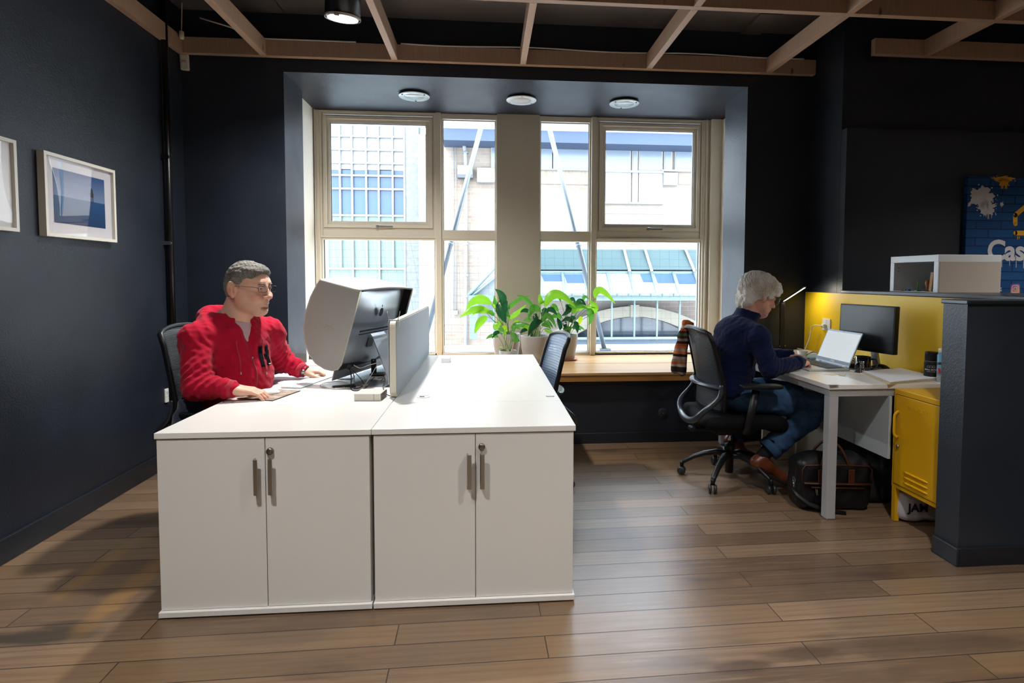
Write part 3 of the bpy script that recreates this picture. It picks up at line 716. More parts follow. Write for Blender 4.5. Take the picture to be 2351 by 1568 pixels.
def swivel_chair(loc, rz, label, top=1.0, fabric=M_MESH, arms=True, a0=156, arm_z=.67):
    L = Vector((loc[0], loc[1], 0)); t = thing('office_chair', label, 'office chair', L, 0); R = Euler((0, 0, rz)).to_matrix()
    W = lambda x, y, z: L + R @ Vector((x, y, z))
    def part(name, bm, m, par=t, **k):
        for v in bm.verts: v.co = L + R @ v.co
        return obj(name, bm, m, par, **k)
    dz = top-1.0; zs = .43+dz*.6
    # base
    bm = newbm(); lathe(bm, [(0, .05), (.026, .05), (.026, .19), (.034, .20), (.034, .235), (.020, .24), (.0, .24)], (0, 0, 0), 24); part('base_column', bm, M_BLKP)
    bm = newbm(); lathe(bm, [(0, .23), (.0135, .23), (.0135, zs-.1), (0, zs-.1)], (0, 0, 0), 20); part('gas_lift', bm, M_CHROME)
    for k in range(5):
        a = math.radians(a0+72*k)-rz; u = Vector((math.cos(a), math.sin(a), 0))
        bm = newbm(); pts = [u*r+Vector((0, 0, z)) for r, z in ((.02, .165), (.08, .175), (.15, .160), (.22, .130), (.285, .090), (.298, .072))]
        tube(bm, pts, [1.25, 1.15, 1., .85, .75, .7], 12, flat=(.022, .017)); tube(bm, [u*.298+Vector((0, 0, .09)), u*.298+Vector((0, 0, .052))], .013, 10)
        lg = part('base_leg', bm, M_BLKP)
        sd = Vector((-u.y, u.x, 0)); sd.rotate(Euler((0, 0, .6*math.sin(k*2.3)))); c = u*.30+Vector((0, 0, .0275))
        for s_ in (-1, 1):
            bm = newbm(); Rw = sd.to_track_quat('Z', 'Y').to_matrix()
            lathe(bm, [(0, -.008), (.022, -.008), (.027, -.005), (.0275, .004), (.024, .009), (0, .010)], c+sd*.015*s_, 20, Rw if s_ > 0 else Rw @ Euler((PI, 0, 0)).to_matrix()); part('caster_wheel', bm, mat('caster_nylon', '26282b', .35) if (k, s_) == (0, -1) else bpy.data.materials['caster_nylon'], lg)
    # mechanism and seat
    bm = newbm(); box(bm, -.12, .10, -.085, .085, zs-.115, zs-.055); box(bm, -.27, -.05, -.035, .035, zs-.10, zs-.07); part('tilt_mechanism', bm, M_BLKP, bevel=.012, seg=3)
    s = Sdf((-.32, -.32, zs-.14), (.34, .32, zs+.10), .009)
    s.rbox((.01, 0, zs-.012), (.25, .245, .042), .04, k=.0); s.rbox((.22, 0, zs-.025), (.06, .22, .035), .033, k=.05)
    s.field(lambda X, Y, Z: .35*(Z-zs)*0 - .10*(Y*Y)*0)
    me = s.mesh('seat'); 
    for v in me.vertices:
        x, y, z = v.co
        v.co.z = z + .18*y*y - .04*max(0, x-.12)*2 ; v.co = L + R @ v.co
    st = obj('seat', me, M_BLKF, t)
    # backrest: surface described by s (-1..1 across) and q (0..1 upward)
    zb, zt = zs+.06, top
    def B(s_, q, off=0.):
        w = .225-.03*q*q; lean = -.185-.075*max(0, q-.25)**1.2*1.3 - .04*max(0, .25-q)
        x = lean + .030*math.sin(PI*min(1, q*1.25))*0 + .055*s_*s_*(1-.5*q) - off; z = zb+(zt-zb)*q - .018*s_*s_*max(0, q-.6)*1.5
        if q > .93: x -= (q-.93)*.25
        return Vector((x, s_*w, z))
    bm = newbm(); grid(bm, lambda i, j: B(-.97+1.94*i, .0+.985*j), 16, 30); part('back_mesh', bm, fabric, solid=.004)
    loop = []
    for i in range(9): loop.append(B(-1, i/9*.96))
    for i in range(13): a = i/12; loop.append(B(-1+2*a, .96+.04*math.sin(PI*min(1, max(0, a)))**.5 if 0 < a < 1 else .96))
    for i in range(9): loop.append(B(1, .96-(i+1)/9*.96))
    bm = newbm(); tube(bm, loop, 1., 10, flat=(.011, .015), up=(1, 0, 0)); part('back_frame', bm, M_BLKP)
    # lumbar band and lower yoke
    bm = newbm(); pts = [B(-1+2*i/16, .30, .022*(1-(-1+2*i/16)**2)+.012) for i in range(17)]; tube(bm, pts, [.7]+[1.]*15+[.7], 12, flat=(.028, .013), up=(0, 0, 1)); part('lumbar_support', bm, M_GRYP)
    yk = [B(-1, .34, .012), B(-1.0, .18, .035), Vector((-.262, -.195, zb-.0)), Vector((-.285, -.12, zb-.06)), Vector((-.292, 0, zb-.082)), Vector((-.285, .12, zb-.06)), Vector((-.262, .195, zb-.0)), B(1.0, .18, .035), B(1, .34, .012)]
    sm = []
    for i in range(len(yk)-1):
        p0, p1, p2, p3 = yk[max(i-1, 0)], yk[i], yk[i+1], yk[min(i+2, len(yk)-1)]
        for k in range(5):
            u = k/5; sm.append(.5*((2*p1)+(p2-p0)*u+(2*p0-5*p1+4*p2-p3)*u*u+(3*p1-3*p2-p0+p3)*u**3))
    sm.append(yk[-1]); n = len(sm)
    bm = newbm(); tube(bm, sm, [.011+.010*math.sin(PI*i/(n-1)) for i in range(n)], 14); part('back_yoke', bm, M_GRYP)
    if arms:
        for sg in (-1, 1):
            bm = newbm(); tube(bm, [(-.02, .20*sg, zs-.05), (-.02, .275*sg, zs-.05), (-.015, .285*sg, zs-.02), (.03, .285*sg, arm_z-.03)], 1., 10, flat=(.026, .013), up=(0, 1, 0)); part('arm_post', bm, M_BLKP)
            bm = newbm(); prism(bm, rrect(.255, .085, .03), .022, (Vector((.06, .285*sg, arm_z-.02)), Vector((1, 0, 0)), Vector((0, 1, 0)), Vector((0, 0, 1)))); part('armrest', bm, M_BLKP, bevel=.008, seg=3)
    return t
ch1 = swivel_chair((-.10, .87), math.radians(-8), 'black mesh office chair the man in the red hoodie sits on', 1.05, arm_z=.66, a0=120)
ch2 = swivel_chair((1.475, 1.30), math.radians(188), 'empty office chair with blue-grey ribbed mesh back pushed under the empty desk', .955, M_MESHB, arm_z=.64, a0=-20)
ch3 = swivel_chair((2.81, 1.29), 0, 'black mesh office chair with a striped scarf on its back', .995)
# ================================================================ OUTSIDE THE WINDOW
_lin0 = lin
def lin(c): return tuple(x*.20 for x in _lin0(c)[:3])+(1,)  # outdoor colours darkened to offset the bright sky's exposure
def wash(name, c, rough=.7, **k): return mat(name, c, rough, **k)
M_OW = wash('white_facade_metal', 'f2f4f4', .5); M_OPALE = mat('pale_sky_toned_glass', 'dfeaf2', .15, spec=.6, var=(.25, .05)); M_OBLUE = mat('blue_office_glass', '5b88b4', .2, spec=.4, var=(.4, .12))
M_OGREEN = mat('green_spandrel_glass', '9cc4b6', .3, var=(.4, .06)); M_OSTONE = mat('speckled_stone', 'c9cfd2', .9, var=(9, .18)); M_TEAL = mat('teal_painted_steel', 'a9cdd2', .5); M_TEAL2 = mat('teal_canopy_louvre', '6f9a9f', .5)
M_SHADE = mat('blue_shadowed_soffit', '5a76a0', .7, var=(.6, .1)); M_ARCH = mat('cream_stone_arch', 'e9dfc8', .8); M_GALV = mat('galvanised_steel', 'b3bec8', .35, metal=.7, var=(3, .1)); M_PBOX = wash('pale_plastic_box', 'dfe3e6', .5)
_l = lin; lin = _lin0; M_OSTREET = mat('grey_paving', 'b4b8bc', .9); lin = _l  # paving left undarkened to bounce daylight up to the soffit
def brick_mat(name, a, b, mo, soldier=False):
    t = NT(name, .85, .2); v = t.tc.outputs['Object']
    s = t.sep(); xz = t.n('CombineXYZ', {0: s[2] if soldier else s[0], 1: s[0] if soldier else s[2], 2: 0.}).outputs[0]
    br = t.n('TexBrick', {'Vector': xz, 'Color1': lin(a), 'Color2': lin(b), 'Mortar': lin(mo), 'Scale': 1., 'Mortar Size': .008, 'Brick Width': .30, 'Row Height': .10, 'Bias': -.25})
    c = t.mix(t.rng(t.noise(v, .35, 3), .35, .7), br.outputs[0], lin('f2e9df')); t.link(c, 'Base Color'); return t.m
M_BRICK = brick_mat('buff_brick', 'ecd6bd', 'd9b5a2', 'efe8df'); M_BRICKS = brick_mat('buff_brick_soldier_course', 'ecdcc2', 'd6bfa8', 'efe8de', True); M_BRICKR = brick_mat('red_brown_brick', 'e3c8b8', 'cfa999', 'efe6de')
def rect(bm, u0, u1, v0, v1, Y, d=.1, um=None, mi=0):
    """box facing the window covering the measured rectangle on the plane y=Y"""
    um = um or (u0+u1)/2; vm = (v0+v1)/2
    a = P(u0, vm, y=Y).x; b = P(u1, vm, y=Y).x; z1 = P(um, v0, y=Y).z; z0 = P(um, v1, y=Y).z
    box(bm, a, b, Y, Y+d, z0, z1, mi)
YO = 16.
# office block with gridded glazing
t = thing('office_building', 'office block with white gridded glazing seen through the left panes', 'building', (P(840, 500, y=YO).x, YO+1, -6))
bm = newbm(); rect(bm, 560, 963, 150, 1000, YO+.35, 1.2); obj('wall', bm, M_OSTONE, t)
bm = newbm(); rect(bm, 929.5, 963, 150, 1000, YO, .34); obj('pilaster', bm, M_OSTONE, t)
vx = [598, 628.5, 659, 689, 719, 749.5, 779.5, 809.8, 840, 870.7, 901, 929.5]
hy = [160, 190, 221, 252, 282.5, 313, 343.6, 374, 403, 433.7, 494.7, 616.8, 735, 850, 990]
for j, (v0, v1) in enumerate(zip(hy, hy[1:])):
    m_ = M_OPALE if v1 <= 375 else (M_OBLUE if v1 <= 500 else M_OGREEN)  # upper panes coloured pale to paint in the reflected sky
    step = 2 if v0 > 600 else 1
    for i in range(1 if step == 2 else 0, len(vx)-1, step):
        u0, u1 = vx[i], vx[min(i+step, len(vx)-1)]
        if u1 < 700: continue
        if j == 7:  # row split at the lower edge of the painted sky reflection
            bm = newbm(); rect(bm, u0, u1, v0, 391+rnd.uniform(-2, 2), YO+.08, .05, 850); obj('window_panel', bm, M_OPALE, t)
            bm = newbm(); rect(bm, u0, u1, 391, v1, YO+.10, .05, 850); obj('window_panel', bm, M_OBLUE, t); continue
        bm = newbm(); rect(bm, u0, u1, v0, v1, YO+.08, .05, 850); obj('window_panel', bm, m_, t)
bm = newbm()
for v in hy: rect(bm, 598, 930, v-2, v+2, YO-.02, .12, 850)
for i, u in enumerate(vx):
    if i % 2 == 1 or i == len(vx)-1: rect(bm, u-1.9, u+1.9, 150, 990, YO-.03, .12)
    else: rect(bm, u-1.9, u+1.9, 150, 616.8, YO-.03, .12)
obj('glazing_bars', bm, M_OW, t)
# brick building
YBk = 15.2
b = thing('brick_building', 'pale brick building with a slate-blue eaves shadow filling the right panes', 'building', (P(1250, 500, y=YBk).x, YBk+2, -6))
bm = newbm(); rect(bm, 963, 2100, 315, 1200, YBk, 1.5, 1250); obj('wall', bm, M_BRICK, b)
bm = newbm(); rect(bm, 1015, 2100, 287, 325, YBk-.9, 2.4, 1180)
obj('eaves_soffit', bm, M_SHADE, b)  # soffit colour paints in the blue shadow under the eaves
bm = newbm(); rect(bm, 1020, 2100, 279, 286, YBk-1.05, .3, 1200); rect(bm, 1015, 2100, 262, 266, YBk-.6, .3, 1200); rect(bm, 1015, 2100, 270, 273, YBk-.8, .3, 1200)
for u in (1027, 1068, 1110, 1280, 1330, 1400): rect(bm, u-2, u+2, 262, 279, YBk-.9, .2)
obj('gutter', bm, M_OW, b)
bm = newbm(); rect(bm, 1000, 2100, 60, 288, YBk-.4, 2.5, 1200); obj('roof', bm, M_OPALE, b)
for (u0, u1, v0, v1) in ((1238, 1268, 325, 388), (1270, 1362, 325, 388), (1393, 1446, 322, 391), (1454, 1462, 322, 391), (1469, 1519, 322, 391), (1393, 1446, 396, 464), (1454, 1462, 396, 464), (1469, 1519, 396, 464), (1527, 1541, 328, 390), (1552, 1625, 325, 392), (1130, 1145, 310, 385), (1395, 1446, 300, 318), (1454, 1519, 300, 318)):
    bm = newbm(); rect(bm, u0-2.5, u1+2.5, v0-2.5, v1+2.5, YBk-.06, .06); f = obj('window', bm, M_OW, b)
    bm = newbm(); rect(bm, u0, u1, v0, v1, YBk-.075, .02); obj('pane', bm, mat('hazy_blue_pane', 'bed0e6', .2, var=(.5, .05)) if 'hazy_blue_pane' not in bpy.data.materials else bpy.data.materials['hazy_blue_pane'], f)
bm = newbm(); rect(bm, 1388, 1524, 318, 323, YBk-.12, .1); rect(bm, 1388, 1524, 391, 396, YBk-.12, .1); rect(bm, 1388, 1524, 464, 468, YBk-.12, .1); rect(bm, 1524, 1557, 396, 425, YBk-.14, .14); rect(bm, 1236, 1362, 388, 390.5, YBk-.12, .1); rect(bm, 1519, 1625, 390, 394, YBk-.12, .1)
obj('window_surround', bm, M_OW, b)
bm = newbm(); rect(bm, 1150, 1366, 391, 420, YBk-.02, .02); rect(bm, 1388, 1524, 469, 491, YBk-.02, .02); rect(bm, 1558, 1640, 396, 424, YBk-.02, .02); rect(bm, 965, 1145, 513, 532, YBk-.02, .02); obj('soldier_course', bm, M_BRICKS, b)
bm = newbm(); rect(bm, 1150, 1366, 420, 422.5, YBk-.03, .03); obj('tile_band', bm, M_BRICKR, b)
def pipe(label, pts, r, m, grp=None, name='drainpipe', cat='pipe', brackets=()):
    t_ = thing(name, label, cat, pts[0], 0, grp); bm = newbm(); tube(bm, pts, r, 12); obj('pipe_run', bm, m, t_)
    for q in brackets:
        bm = newbm(); lathe(bm, [(r*1.5, -r*.6), (r*1.5, r*.6), (0, r*.6), (0, -r*.6)], q, 14); obj('bracket', bm, m, t_)
    return t_
Yp = YBk-.16
pipe('pale downpipe with an elbow on the brick wall between the left windows', [P(u, v, y=Yp) for u, v in ((1058, 280), (1059, 292), (1066, 335), (1068, 350), (1070, 400), (1069, 640), (1069, 900))], .055, M_PBOX, brackets=[P(1069, v, y=Yp) for v in (350, 560, 632, 680)])
for u in (1041, 1047):
    bm = newbm(); tube(bm, [P(u, 312, y=Yp+.1), P(u+.5, 716, y=Yp+.1)], .012, 6); tag(obj('conduit', bm, M_PBOX), ('left' if u == 1041 else 'right')+' one of two thin white conduits on the brick wall across the street', 'conduit', 'thin conduits')
bm = newbm(); rect(bm, 1041, 1051, 713, 723, Yp, .12); tag(obj('junction_box', bm, M_PBOX, bevel=.01), 'small white junction box at the foot of the thin conduits outside', 'junction box')
t = thing('wall_light', 'boxy white wall light with dark base on the brick wall outside', 'light', P(1066, 395, y=Yp))
bm = newbm(); rect(bm, 1050, 1085, 379, 401, Yp-.2, .3); obj('housing', bm, M_PBOX, t, bevel=.02)
bm = newbm(); rect(bm, 1050, 1086, 401, 408, Yp-.2, .28); obj('base', bm, mat('dark_grey_metal', '6d7880', .5), t, bevel=.01)
bm = newbm(); rect(bm, 1095, 1138, 385, 418, Yp-.1, .2); tag(obj('ventilation_box', bm, M_OW, bevel=.02), 'blank white ventilation box on the brick wall beside the pier', 'vent box')
# teal shelter by the brick wall and the glazed canopy
def ptube(bm, a, b, Y0, Y1, r): tube(bm, [P(*a, y=Y0), P(*b, y=Y1)], r, 8)
t = thing('glazed_shelter', 'small pale teal glazed shelter against the brick wall, left of the pier', 'shelter', P(1110, 800, y=12.5))
bm = newbm(); ptube(bm, (1076, 678), (1140, 608), 12.2, 12.2, .05); ptube(bm, (1083, 680), (1140, 634), 12.2, 12.2, .035); rect(bm, 1076, 1140, 678, 690, 12.1, .2); rect(bm, 1078, 1095, 690, 778, 12.2, .15); rect(bm, 1132, 1140, 690, 780, 12.2, .15); obj('frame', bm, M_TEAL, t)
bm = newbm(); prism(bm, [(0, 0), (1.4, 0), (1.4, 1.1)], .04, (P(1080, 677, y=12.3), Vector((1, 0, 0)), Vector((0, 0, 1)), Vector((0, 1, 0)))); obj('glass', bm, M_OPALE, t)
bm = newbm(); rect(bm, 1097, 1132, 692, 740, 12.6, .1); obj('panel', bm, M_OPALE, t)
t = thing('glazed_canopy', 'long teal glazed canopy with louvres and an arch below, across the street', 'canopy', P(1450, 800, y=12))
Yt, Ym, Yg = 13.2, 12.2, 10.8
def quad(bm, pts, th=.03):
    vs = [bm.verts.new(p) for p in pts]; f = bm.faces.new(vs); r_ = bmesh.ops.extrude_face_region(bm, geom=[f]); 
    for e in r_['geom']:
        if isinstance(e, bmesh.types.BMVert): e.co += Vector((0, th, -th))
UL, UR = 1165, 1720
n_l = 13
for i in range(n_l):
    f0 = i/n_l; v = 574+(620-574)*f0; yy = Yt+(Ym-Yt)*f0
    bm = newbm(); bar(bm, P(UL, v, y=yy), P(UR, v+1.2, y=yy), .09, .045); obj('louvre', bm, M_TEAL2 if i % 1 == 0 else M_OW, t)
bm = newbm(); quad(bm, [P(UL, 566, y=Yt+.3), P(UR, 568, y=Yt+.3), P(UR, 626, y=Ym+.35), P(UL, 624, y=Ym+.35)]); obj('louvre_backing', bm, M_OW, t)
bm = newbm(); bar(bm, P(UL, 624.5, y=Ym), P(UR, 626, y=Ym), .06, .06); obj('flashing', bm, M_TEAL, t)
bars = ((1238, 1243), (1291, 1297), (1394, 1406), (1445, 1458), (1496, 1510), (1545, 1561), (1594, 1612), (1340, 1350))
bm = newbm(); quad(bm, [P(UL, 627, y=Ym), P(UR, 628, y=Ym), P(UR, 676, y=Yg), P(UL, 676, y=Yg)], .02); obj('glass_roof', bm, mat('pale_roof_glass', 'e4edf3', .25), t)
for (u0, u1, v0, v1, v2) in ((1242, 1290, 629, 646, 0), (1295, 1336, 629, 650, 0), (1470, 1497, 629, 648, 0), (1503, 1546, 629, 650, 0), (1552, 1640, 629, 652, 0)):
    bm = newbm(); f0, f1 = (v0-627)/49, (v1-627)/49; y0, y1 = Ym+(Yg-Ym)*f0-.03, Ym+(Yg-Ym)*f1-.03
    quad(bm, [P(u0, v0, y=y0), P(u1, v0, y=y0), P(u1+5, v1, y=y1), P(u0+7, v1, y=y1)], .01); obj('blue_reflection', bm, M_OBLUE, t)  # blue patches paint the reflections on the glass roof
for u0, u1 in bars:
    bm = newbm(); tube(bm, [P(u0, 626, y=Ym-.05), P(u1, 678, y=Yg-.05)], .035, 6); obj('glazing_bar', bm, M_TEAL, t)
for u0, u1 in ((1433, 1446), (1481, 1497), (1574, 1595)):
    bm = newbm(); tube(bm, [P(u0, 573, y=Yt-.1), P(u1, 624, y=Ym-.1)], .04, 6); obj('glazing_bar', bm, M_OW, t)
bm = newbm(); rect(bm, UL, UR, 674, 678, Yg-.1, .15, 1450); rect(bm, UL, UR, 680, 690, Yg, .1, 1450); obj('gutter', bm, M_TEAL, t)
for i in range(12):
    u = 1262+i*26
    bm = newbm(); rect(bm, u-1, u+1, 674, 681, Yg-.14, .04); obj('gutter_strap', bm, M_TEAL2, t)
# arch front
Ya = Yg+.6
bm = newbm(); rect(bm, UL, UR, 689, 790, Ya+.3, .3, 1450); obj('arch_wall', bm, M_BRICKR, t)
cx_, R0, R1 = 1457, 0, 0
def arc_pts(vtop, vedge, half, n=24): return [(cx_+half*(-1+2*i/n), vedge-(vedge-vtop)*(1-(-1+2*i/n)**2)) for i in range(n+1)]
outer, inner = arc_pts(703, 765, 190), arc_pts(727, 790, 165)
bm = newbm()
vo = [bm.verts.new(P(u, v, y=Ya)) for u, v in outer]; vi = [bm.verts.new(P(u, v, y=Ya)) for u, v in inner]
for i in range(24): bm.faces.new((vo[i], vo[i+1], vi[i+1], vi[i]))
r_ = bmesh.ops.extrude_face_region(bm, geom=bm.faces[:]); [setattr(e, 'co', e.co+Vector((0, .3, 0))) for e in r_['geom'] if isinstance(e, bmesh.types.BMVert)]
rect(bm, 1448, 1468, 700, 728, Ya-.03, .3); obj('stone_arch', bm, M_ARCH, t)
bm = newbm(); vi = [bm.verts.new(P(u, v+1, y=Ya+.25)) for u, v in inner]; vb = [bm.verts.new(P(u, 792, y=Ya+.25)) for u, v in inner]
for i in range(24): bm.faces.new((vi[i], vi[i+1], vb[i+1], vb[i]))
obj('arch_glazing', bm, mat('deep_blue_glass', '4c6478', .15, var=(1.2, .25)), t)
for u in (1353, 1405, 1457, 1509, 1561, 1613):
    bm = newbm(); rect(bm, u-1.5, u+1.5, 689, 780, Yg+.15, .06); obj('post', bm, M_TEAL, t)
bm = newbm(); rect(bm, UL, UR, 774, 779, Yg+.1, .06, 1450); obj('rail', bm, M_TEAL, t)
bm = newbm(); rect(bm, UL, UR, 779, 900, Yg+.2, .2, 1450); obj('lower_band', bm, mat('slate_blue_band', '5d7890', .6, var=(.8, .12)), t)
# diagonal galvanised struts close to the window
def strut(label, a, b, Y, foot):
    t_ = thing('diagonal_strut', label, 'strut', P(*b, y=Y), 0, 'diagonal struts')
    pa, pb = P(*a, y=Y), P(*b, y=Y); d = (pb-pa)
    bm = newbm(); tube(bm, [pa-d*.1, pb], .034, 16); obj('tube', bm, M_GALV, t_)
    q = pa+d*.53; bm = newbm(); tube(bm, [q, q+d*.012], .038, 16); obj('collar', bm, M_GALV, t_)
    if foot: bm = newbm(); obox(bm, pb, (.16, .12, .04)); obj('foot_plate', bm, M_GALV, t_)
    return t_
strut('galvanised strut leaning left outside the left windows', (1110, 272), (969, 806), 5.6, False)
strut('galvanised strut leaning right with a foot plate outside the right windows', (1257, 278), (1388, 803), 5.6, True)
# bird net behind the lower panes
bm = newbm(); Yn = 3.95
def netline(a, b):
    pa, pb = P(*a, y=Yn), P(*b, y=Yn); mid = (pa+pb)/2+Vector((0, .03, 0)); tube(bm, [pa, mid, pb], .0009, 3, cap=False)
for k in range(46): u = 700+k*22; netline((u, 552), (u+(46 if u < 1000 else 8), 812))
for k in range(16): v = 556+k*17; netline((735, v), (1140, v-2+6)); netline((1238, v+2), (1615, v+6))
n_ = obj('bird_net', bm, mat('dark_net_twine', '5a6a72', .7)); tag(n_, 'thin bird net stretched outside the lower panes of the window', 'net')
bm = newbm(); box(bm, -40, 50, 3.6, 60, -6.2, -6.0); struct('ground_street', bm, M_OSTREET)
lin = _lin0
fz = P(1388, 803, y=5.6).z
bm = newbm(); box(bm, -2.5, 6.2, 3.52, 6.4, fz-.25, fz-.02); struct('ground_ledge', bm, M_OSTREET)
# ================================================================ LEFT WALL
M_WFRAME = mat('white_picture_frame', 'd9d6ca', .35); M_MATB = mat('white_mount_board', 'dcdadf', .8)
M_ACRYL = clear('acrylic_glazing', f0=.20)
def sea_mat():
    t = NT('seascape_print', .6, .2); z = t.sep()[2]
    sky = t.mix(t.rng(z, 1.72, 1.85), lin('7f93b4'), lin('1f4f8c')); sea = t.mix(t.rng(z, 1.58, 1.72), lin('123a68'), lin('1d5485'))
    c = t.mix(t.math('GREATER_THAN', z, 1.715), sea, sky); c = t.mix(t.math('MULTIPLY', t.noise(t.map((1, 1, 6)), 6), .25), c, lin('0f3360')); t.link(c, 'Base Color'); return t.m
M_SEA = sea_mat(); M_INK = mat('black_print_ink', '0d1420', .6)
def picture(y0, y1, z0, z1, label, scene):
    t = thing('picture_frame', label, 'picture', (XL, (y0+y1)/2, z0), 0, 'framed prints on the left wall'); x0, x1, w = XL+.001, XL+.036, .017
    bm = newbm()
    for q in ((y0, y0+w, z0, z1), (y1-w, y1, z0, z1), (y0+w, y1-w, z0, z0+w), (y0+w, y1-w, z1-w, z1)): box(bm, x0, x1, *q)
    obj('frame', bm, M_WFRAME, t, bevel=.001)
    bm = newbm(); box(bm, x0, x0+.018, y0+w, y1-w, z0+w, z1-w); obj('mount', bm, M_MATB, t)
    m_ = .058
    if scene:
        bm = newbm(); box(bm, x0+.018, x0+.0195, y0+w+m_, y1-w-m_, z0+w+m_, z1-w-m_*.9); p = obj('print', bm, M_SEA, t)
        yl = y0+(y1-y0)*.66; bm = newbm(); X = x0+.0195
        for dy in (-.012, -.004, .004, .012): bar(bm, (X, yl+dy*1.2, 1.705), (X, yl+dy*.8, 1.74), .0018, .002, up=(1, 0, 0))
        box(bm, X, X+.001, yl-.013, yl+.013, 1.738, 1.762); box(bm, X, X+.001, yl-.009, yl+.009, 1.762, 1.775)
        prism(bm, [(-.010, 0), (.010, 0), (0, .016)], .001, (Vector((X, yl, 1.775)), Vector((0, 1, 0)), Vector((0, 0, 1)), Vector((1, 0, 0)))); obj('lighthouse', bm, M_INK, p)
    else:
        bm = newbm(); box(bm, x0+.018, x0+.0195, y0+w+m_, y1-w-m_*1.6, z0+w+m_, z1-w-m_); obj('print', bm, mat('pale_print', 'b9bdc4', .6, var=(5, .15)), t)
    bm = newbm()       # slightly bowed acrylic sheet
    grid(bm, lambda i, j: Vector((x1-.010+.002*math.sin(3.1*i)*math.sin(3.1*j)+.0008*math.sin(7*i+2*j), y0+w+(y1-y0-2*w)*i, z0+w+(z1-z0-2*w)*j)), 16, 10); obj('glazing', bm, M_ACRYL, t)
picture(.785, 1.319, 1.5013, 1.92, 'white framed lighthouse seascape on the dark left wall', True)
picture(.09, .624, 1.508, 1.927, 'white framed pale print cut off by the left edge of the photo', False)
M_SHINE = mat('black_gloss_pipe', '0b0c0e', .3)
q = P(386, 400, x=XL+.03)
t = thing('wall_pipe', 'black pipe running up the left corner of the room with screw brackets', 'pipe', (q.x, q.y, 0))
bm = newbm(); tube(bm, [(q.x, q.y, 0), (q.x, q.y, ZC)], .022, 14); obj('pipe_run', bm, M_SHINE, t)
for v in (362, 558, 760):
    z = P(386, v, x=XL+.03).z; bm = newbm(); box(bm, XL, XL+.05, q.y-.03, q.y-.022, z-.012, z+.012); lathe(bm, [(0, .004), (.005, .003), (.005, 0), (0, 0)], (XL+.05, q.y-.026, z), 10, Euler((0, PI/2, 0)).to_matrix()); obj('bracket', bm, M_METAL if v != 362 else M_BLKP, t)
# motion sensor in the corner and the little junction cap above it
c = P(424, 143, y=YW-.02)
t = thing('motion_sensor', 'cream motion sensor high in the left corner under the beam', 'motion sensor', c); R = Euler((math.radians(8), 0, math.radians(12))).to_matrix()
M_PIR = mat('cream_sensor_plastic', 'cfc6b4', .4)
bm = newbm(); obox(bm, c, (.058, .034, .112), R); obj('housing', bm, M_PIR, t, bevel=.010, seg=3)
bm = newbm(); prism(bm, rrect(.044, .05, .02), .006, (c+R@Vector((0, -.017, -.026)), R@Vector((1, 0, 0)), R@Vector((0, 0, 1)), R@Vector((0, -1, 0)))); obj('lens', bm, mat('milky_lens', 'b9b8a6', .25), t, bevel=.003)
bm = text_mesh('sensor', .008, (c+R@Vector((0, -.0175, .008)), R@Vector((1, 0, 0)), R@Vector((0, 0, 1))), .0004) if False else newbm(); obox(bm, c+R@Vector((0, -.0175, .008)), (.022, .001, .003), R); obj('printed_name', bm, M_INK, t)
c = P(417, 81, y=2.03); bm = newbm(); lathe(bm, [(0, -.028), (.012, -.026), (.016, -.018), (.016, .022), (.012, .028), (0, .028)], c, 16); tube(bm, [c+Vector((0, 0, .028)), c+Vector((.0, .03, .4))], .003, 6); tag(obj('sensor_cap', bm, M_PIR), 'small cream cylinder hanging beside the corner beam, above the motion sensor', 'sensor')
# socket on the left wall
def socket(c, nrm, w, h, label, plug=False):
    n = Vector(nrm); A = Vector((0, 0, 1)).cross(n); U = Vector((0, 0, 1))
    t = thing('wall_socket', label, 'socket', c)
    bm = newbm(); prism(bm, rrect(w, h, .006), .009, (Vector(c), A, U, n)); obj('faceplate', bm, mat('white_socket_plastic', 'e2e2df', .3) if 'white_socket_plastic' not in bpy.data.materials else bpy.data.materials['white_socket_plastic'], t, bevel=.002)
    bm = newbm()
    for a, b, sa, sb in ((0, .012, .003, .007), (-.011, -.008, .006, .0025), (.011, -.008, .006, .0025)):
        prism(bm, [(a-sa/2, b-sb/2), (a+sa/2, b-sb/2), (a+sa/2, b+sb/2), (a-sa/2, b+sb/2)], .0005, (Vector(c)+n*.009, A, U, n))
    obj('pin_holes', bm, M_DARK, t)
    bm = newbm(); prism(bm, [(-.006, .024), (.006, .024), (.006, .034), (-.006, .034)], .003, (Vector(c)+n*.009, A, U, n)); obj('switch', bm, bpy.data.materials['white_socket_plastic'], t, bevel=.001)
    return t
socket(P(381, 908, x=XL), (1, 0, 0), .040, .095, 'narrow white socket low on the left wall behind the mesh chair')
c = P(1522, 948, y=YW)
t = thing('blanking_plate', 'round navy painted blanking plate low on the wall under the window sill', 'cover plate', c)
bm = newbm(); lathe(bm, [(0, .006), (.036, .006), (.040, .003), (.040, 0), (0, 0)], c, 32, Euler((PI/2, 0, 0)).to_matrix()); obj('cover', bm, M_NAVY2, t)
bm = newbm(); lathe(bm, [(0, .0075), (.004, .007), (.004, .006), (0, .006)], c, 10, Euler((PI/2, 0, 0)).to_matrix()); obj('screw', bm, M_METAL, t)
bm = newbm(); c = P(353, 1079, x=XL+.25); c.z = .02; lathe(bm, [(0, 0), (.03, 0), (.032, .03), (.026, .05), (0, .052)], P(349, 1085, z=0), 20); tag(obj('orange_cap', bm, mat('orange_plastic', 'e8961a', .4)), 'small orange plastic piece on the floor just behind the left cupboard', 'plastic cap')

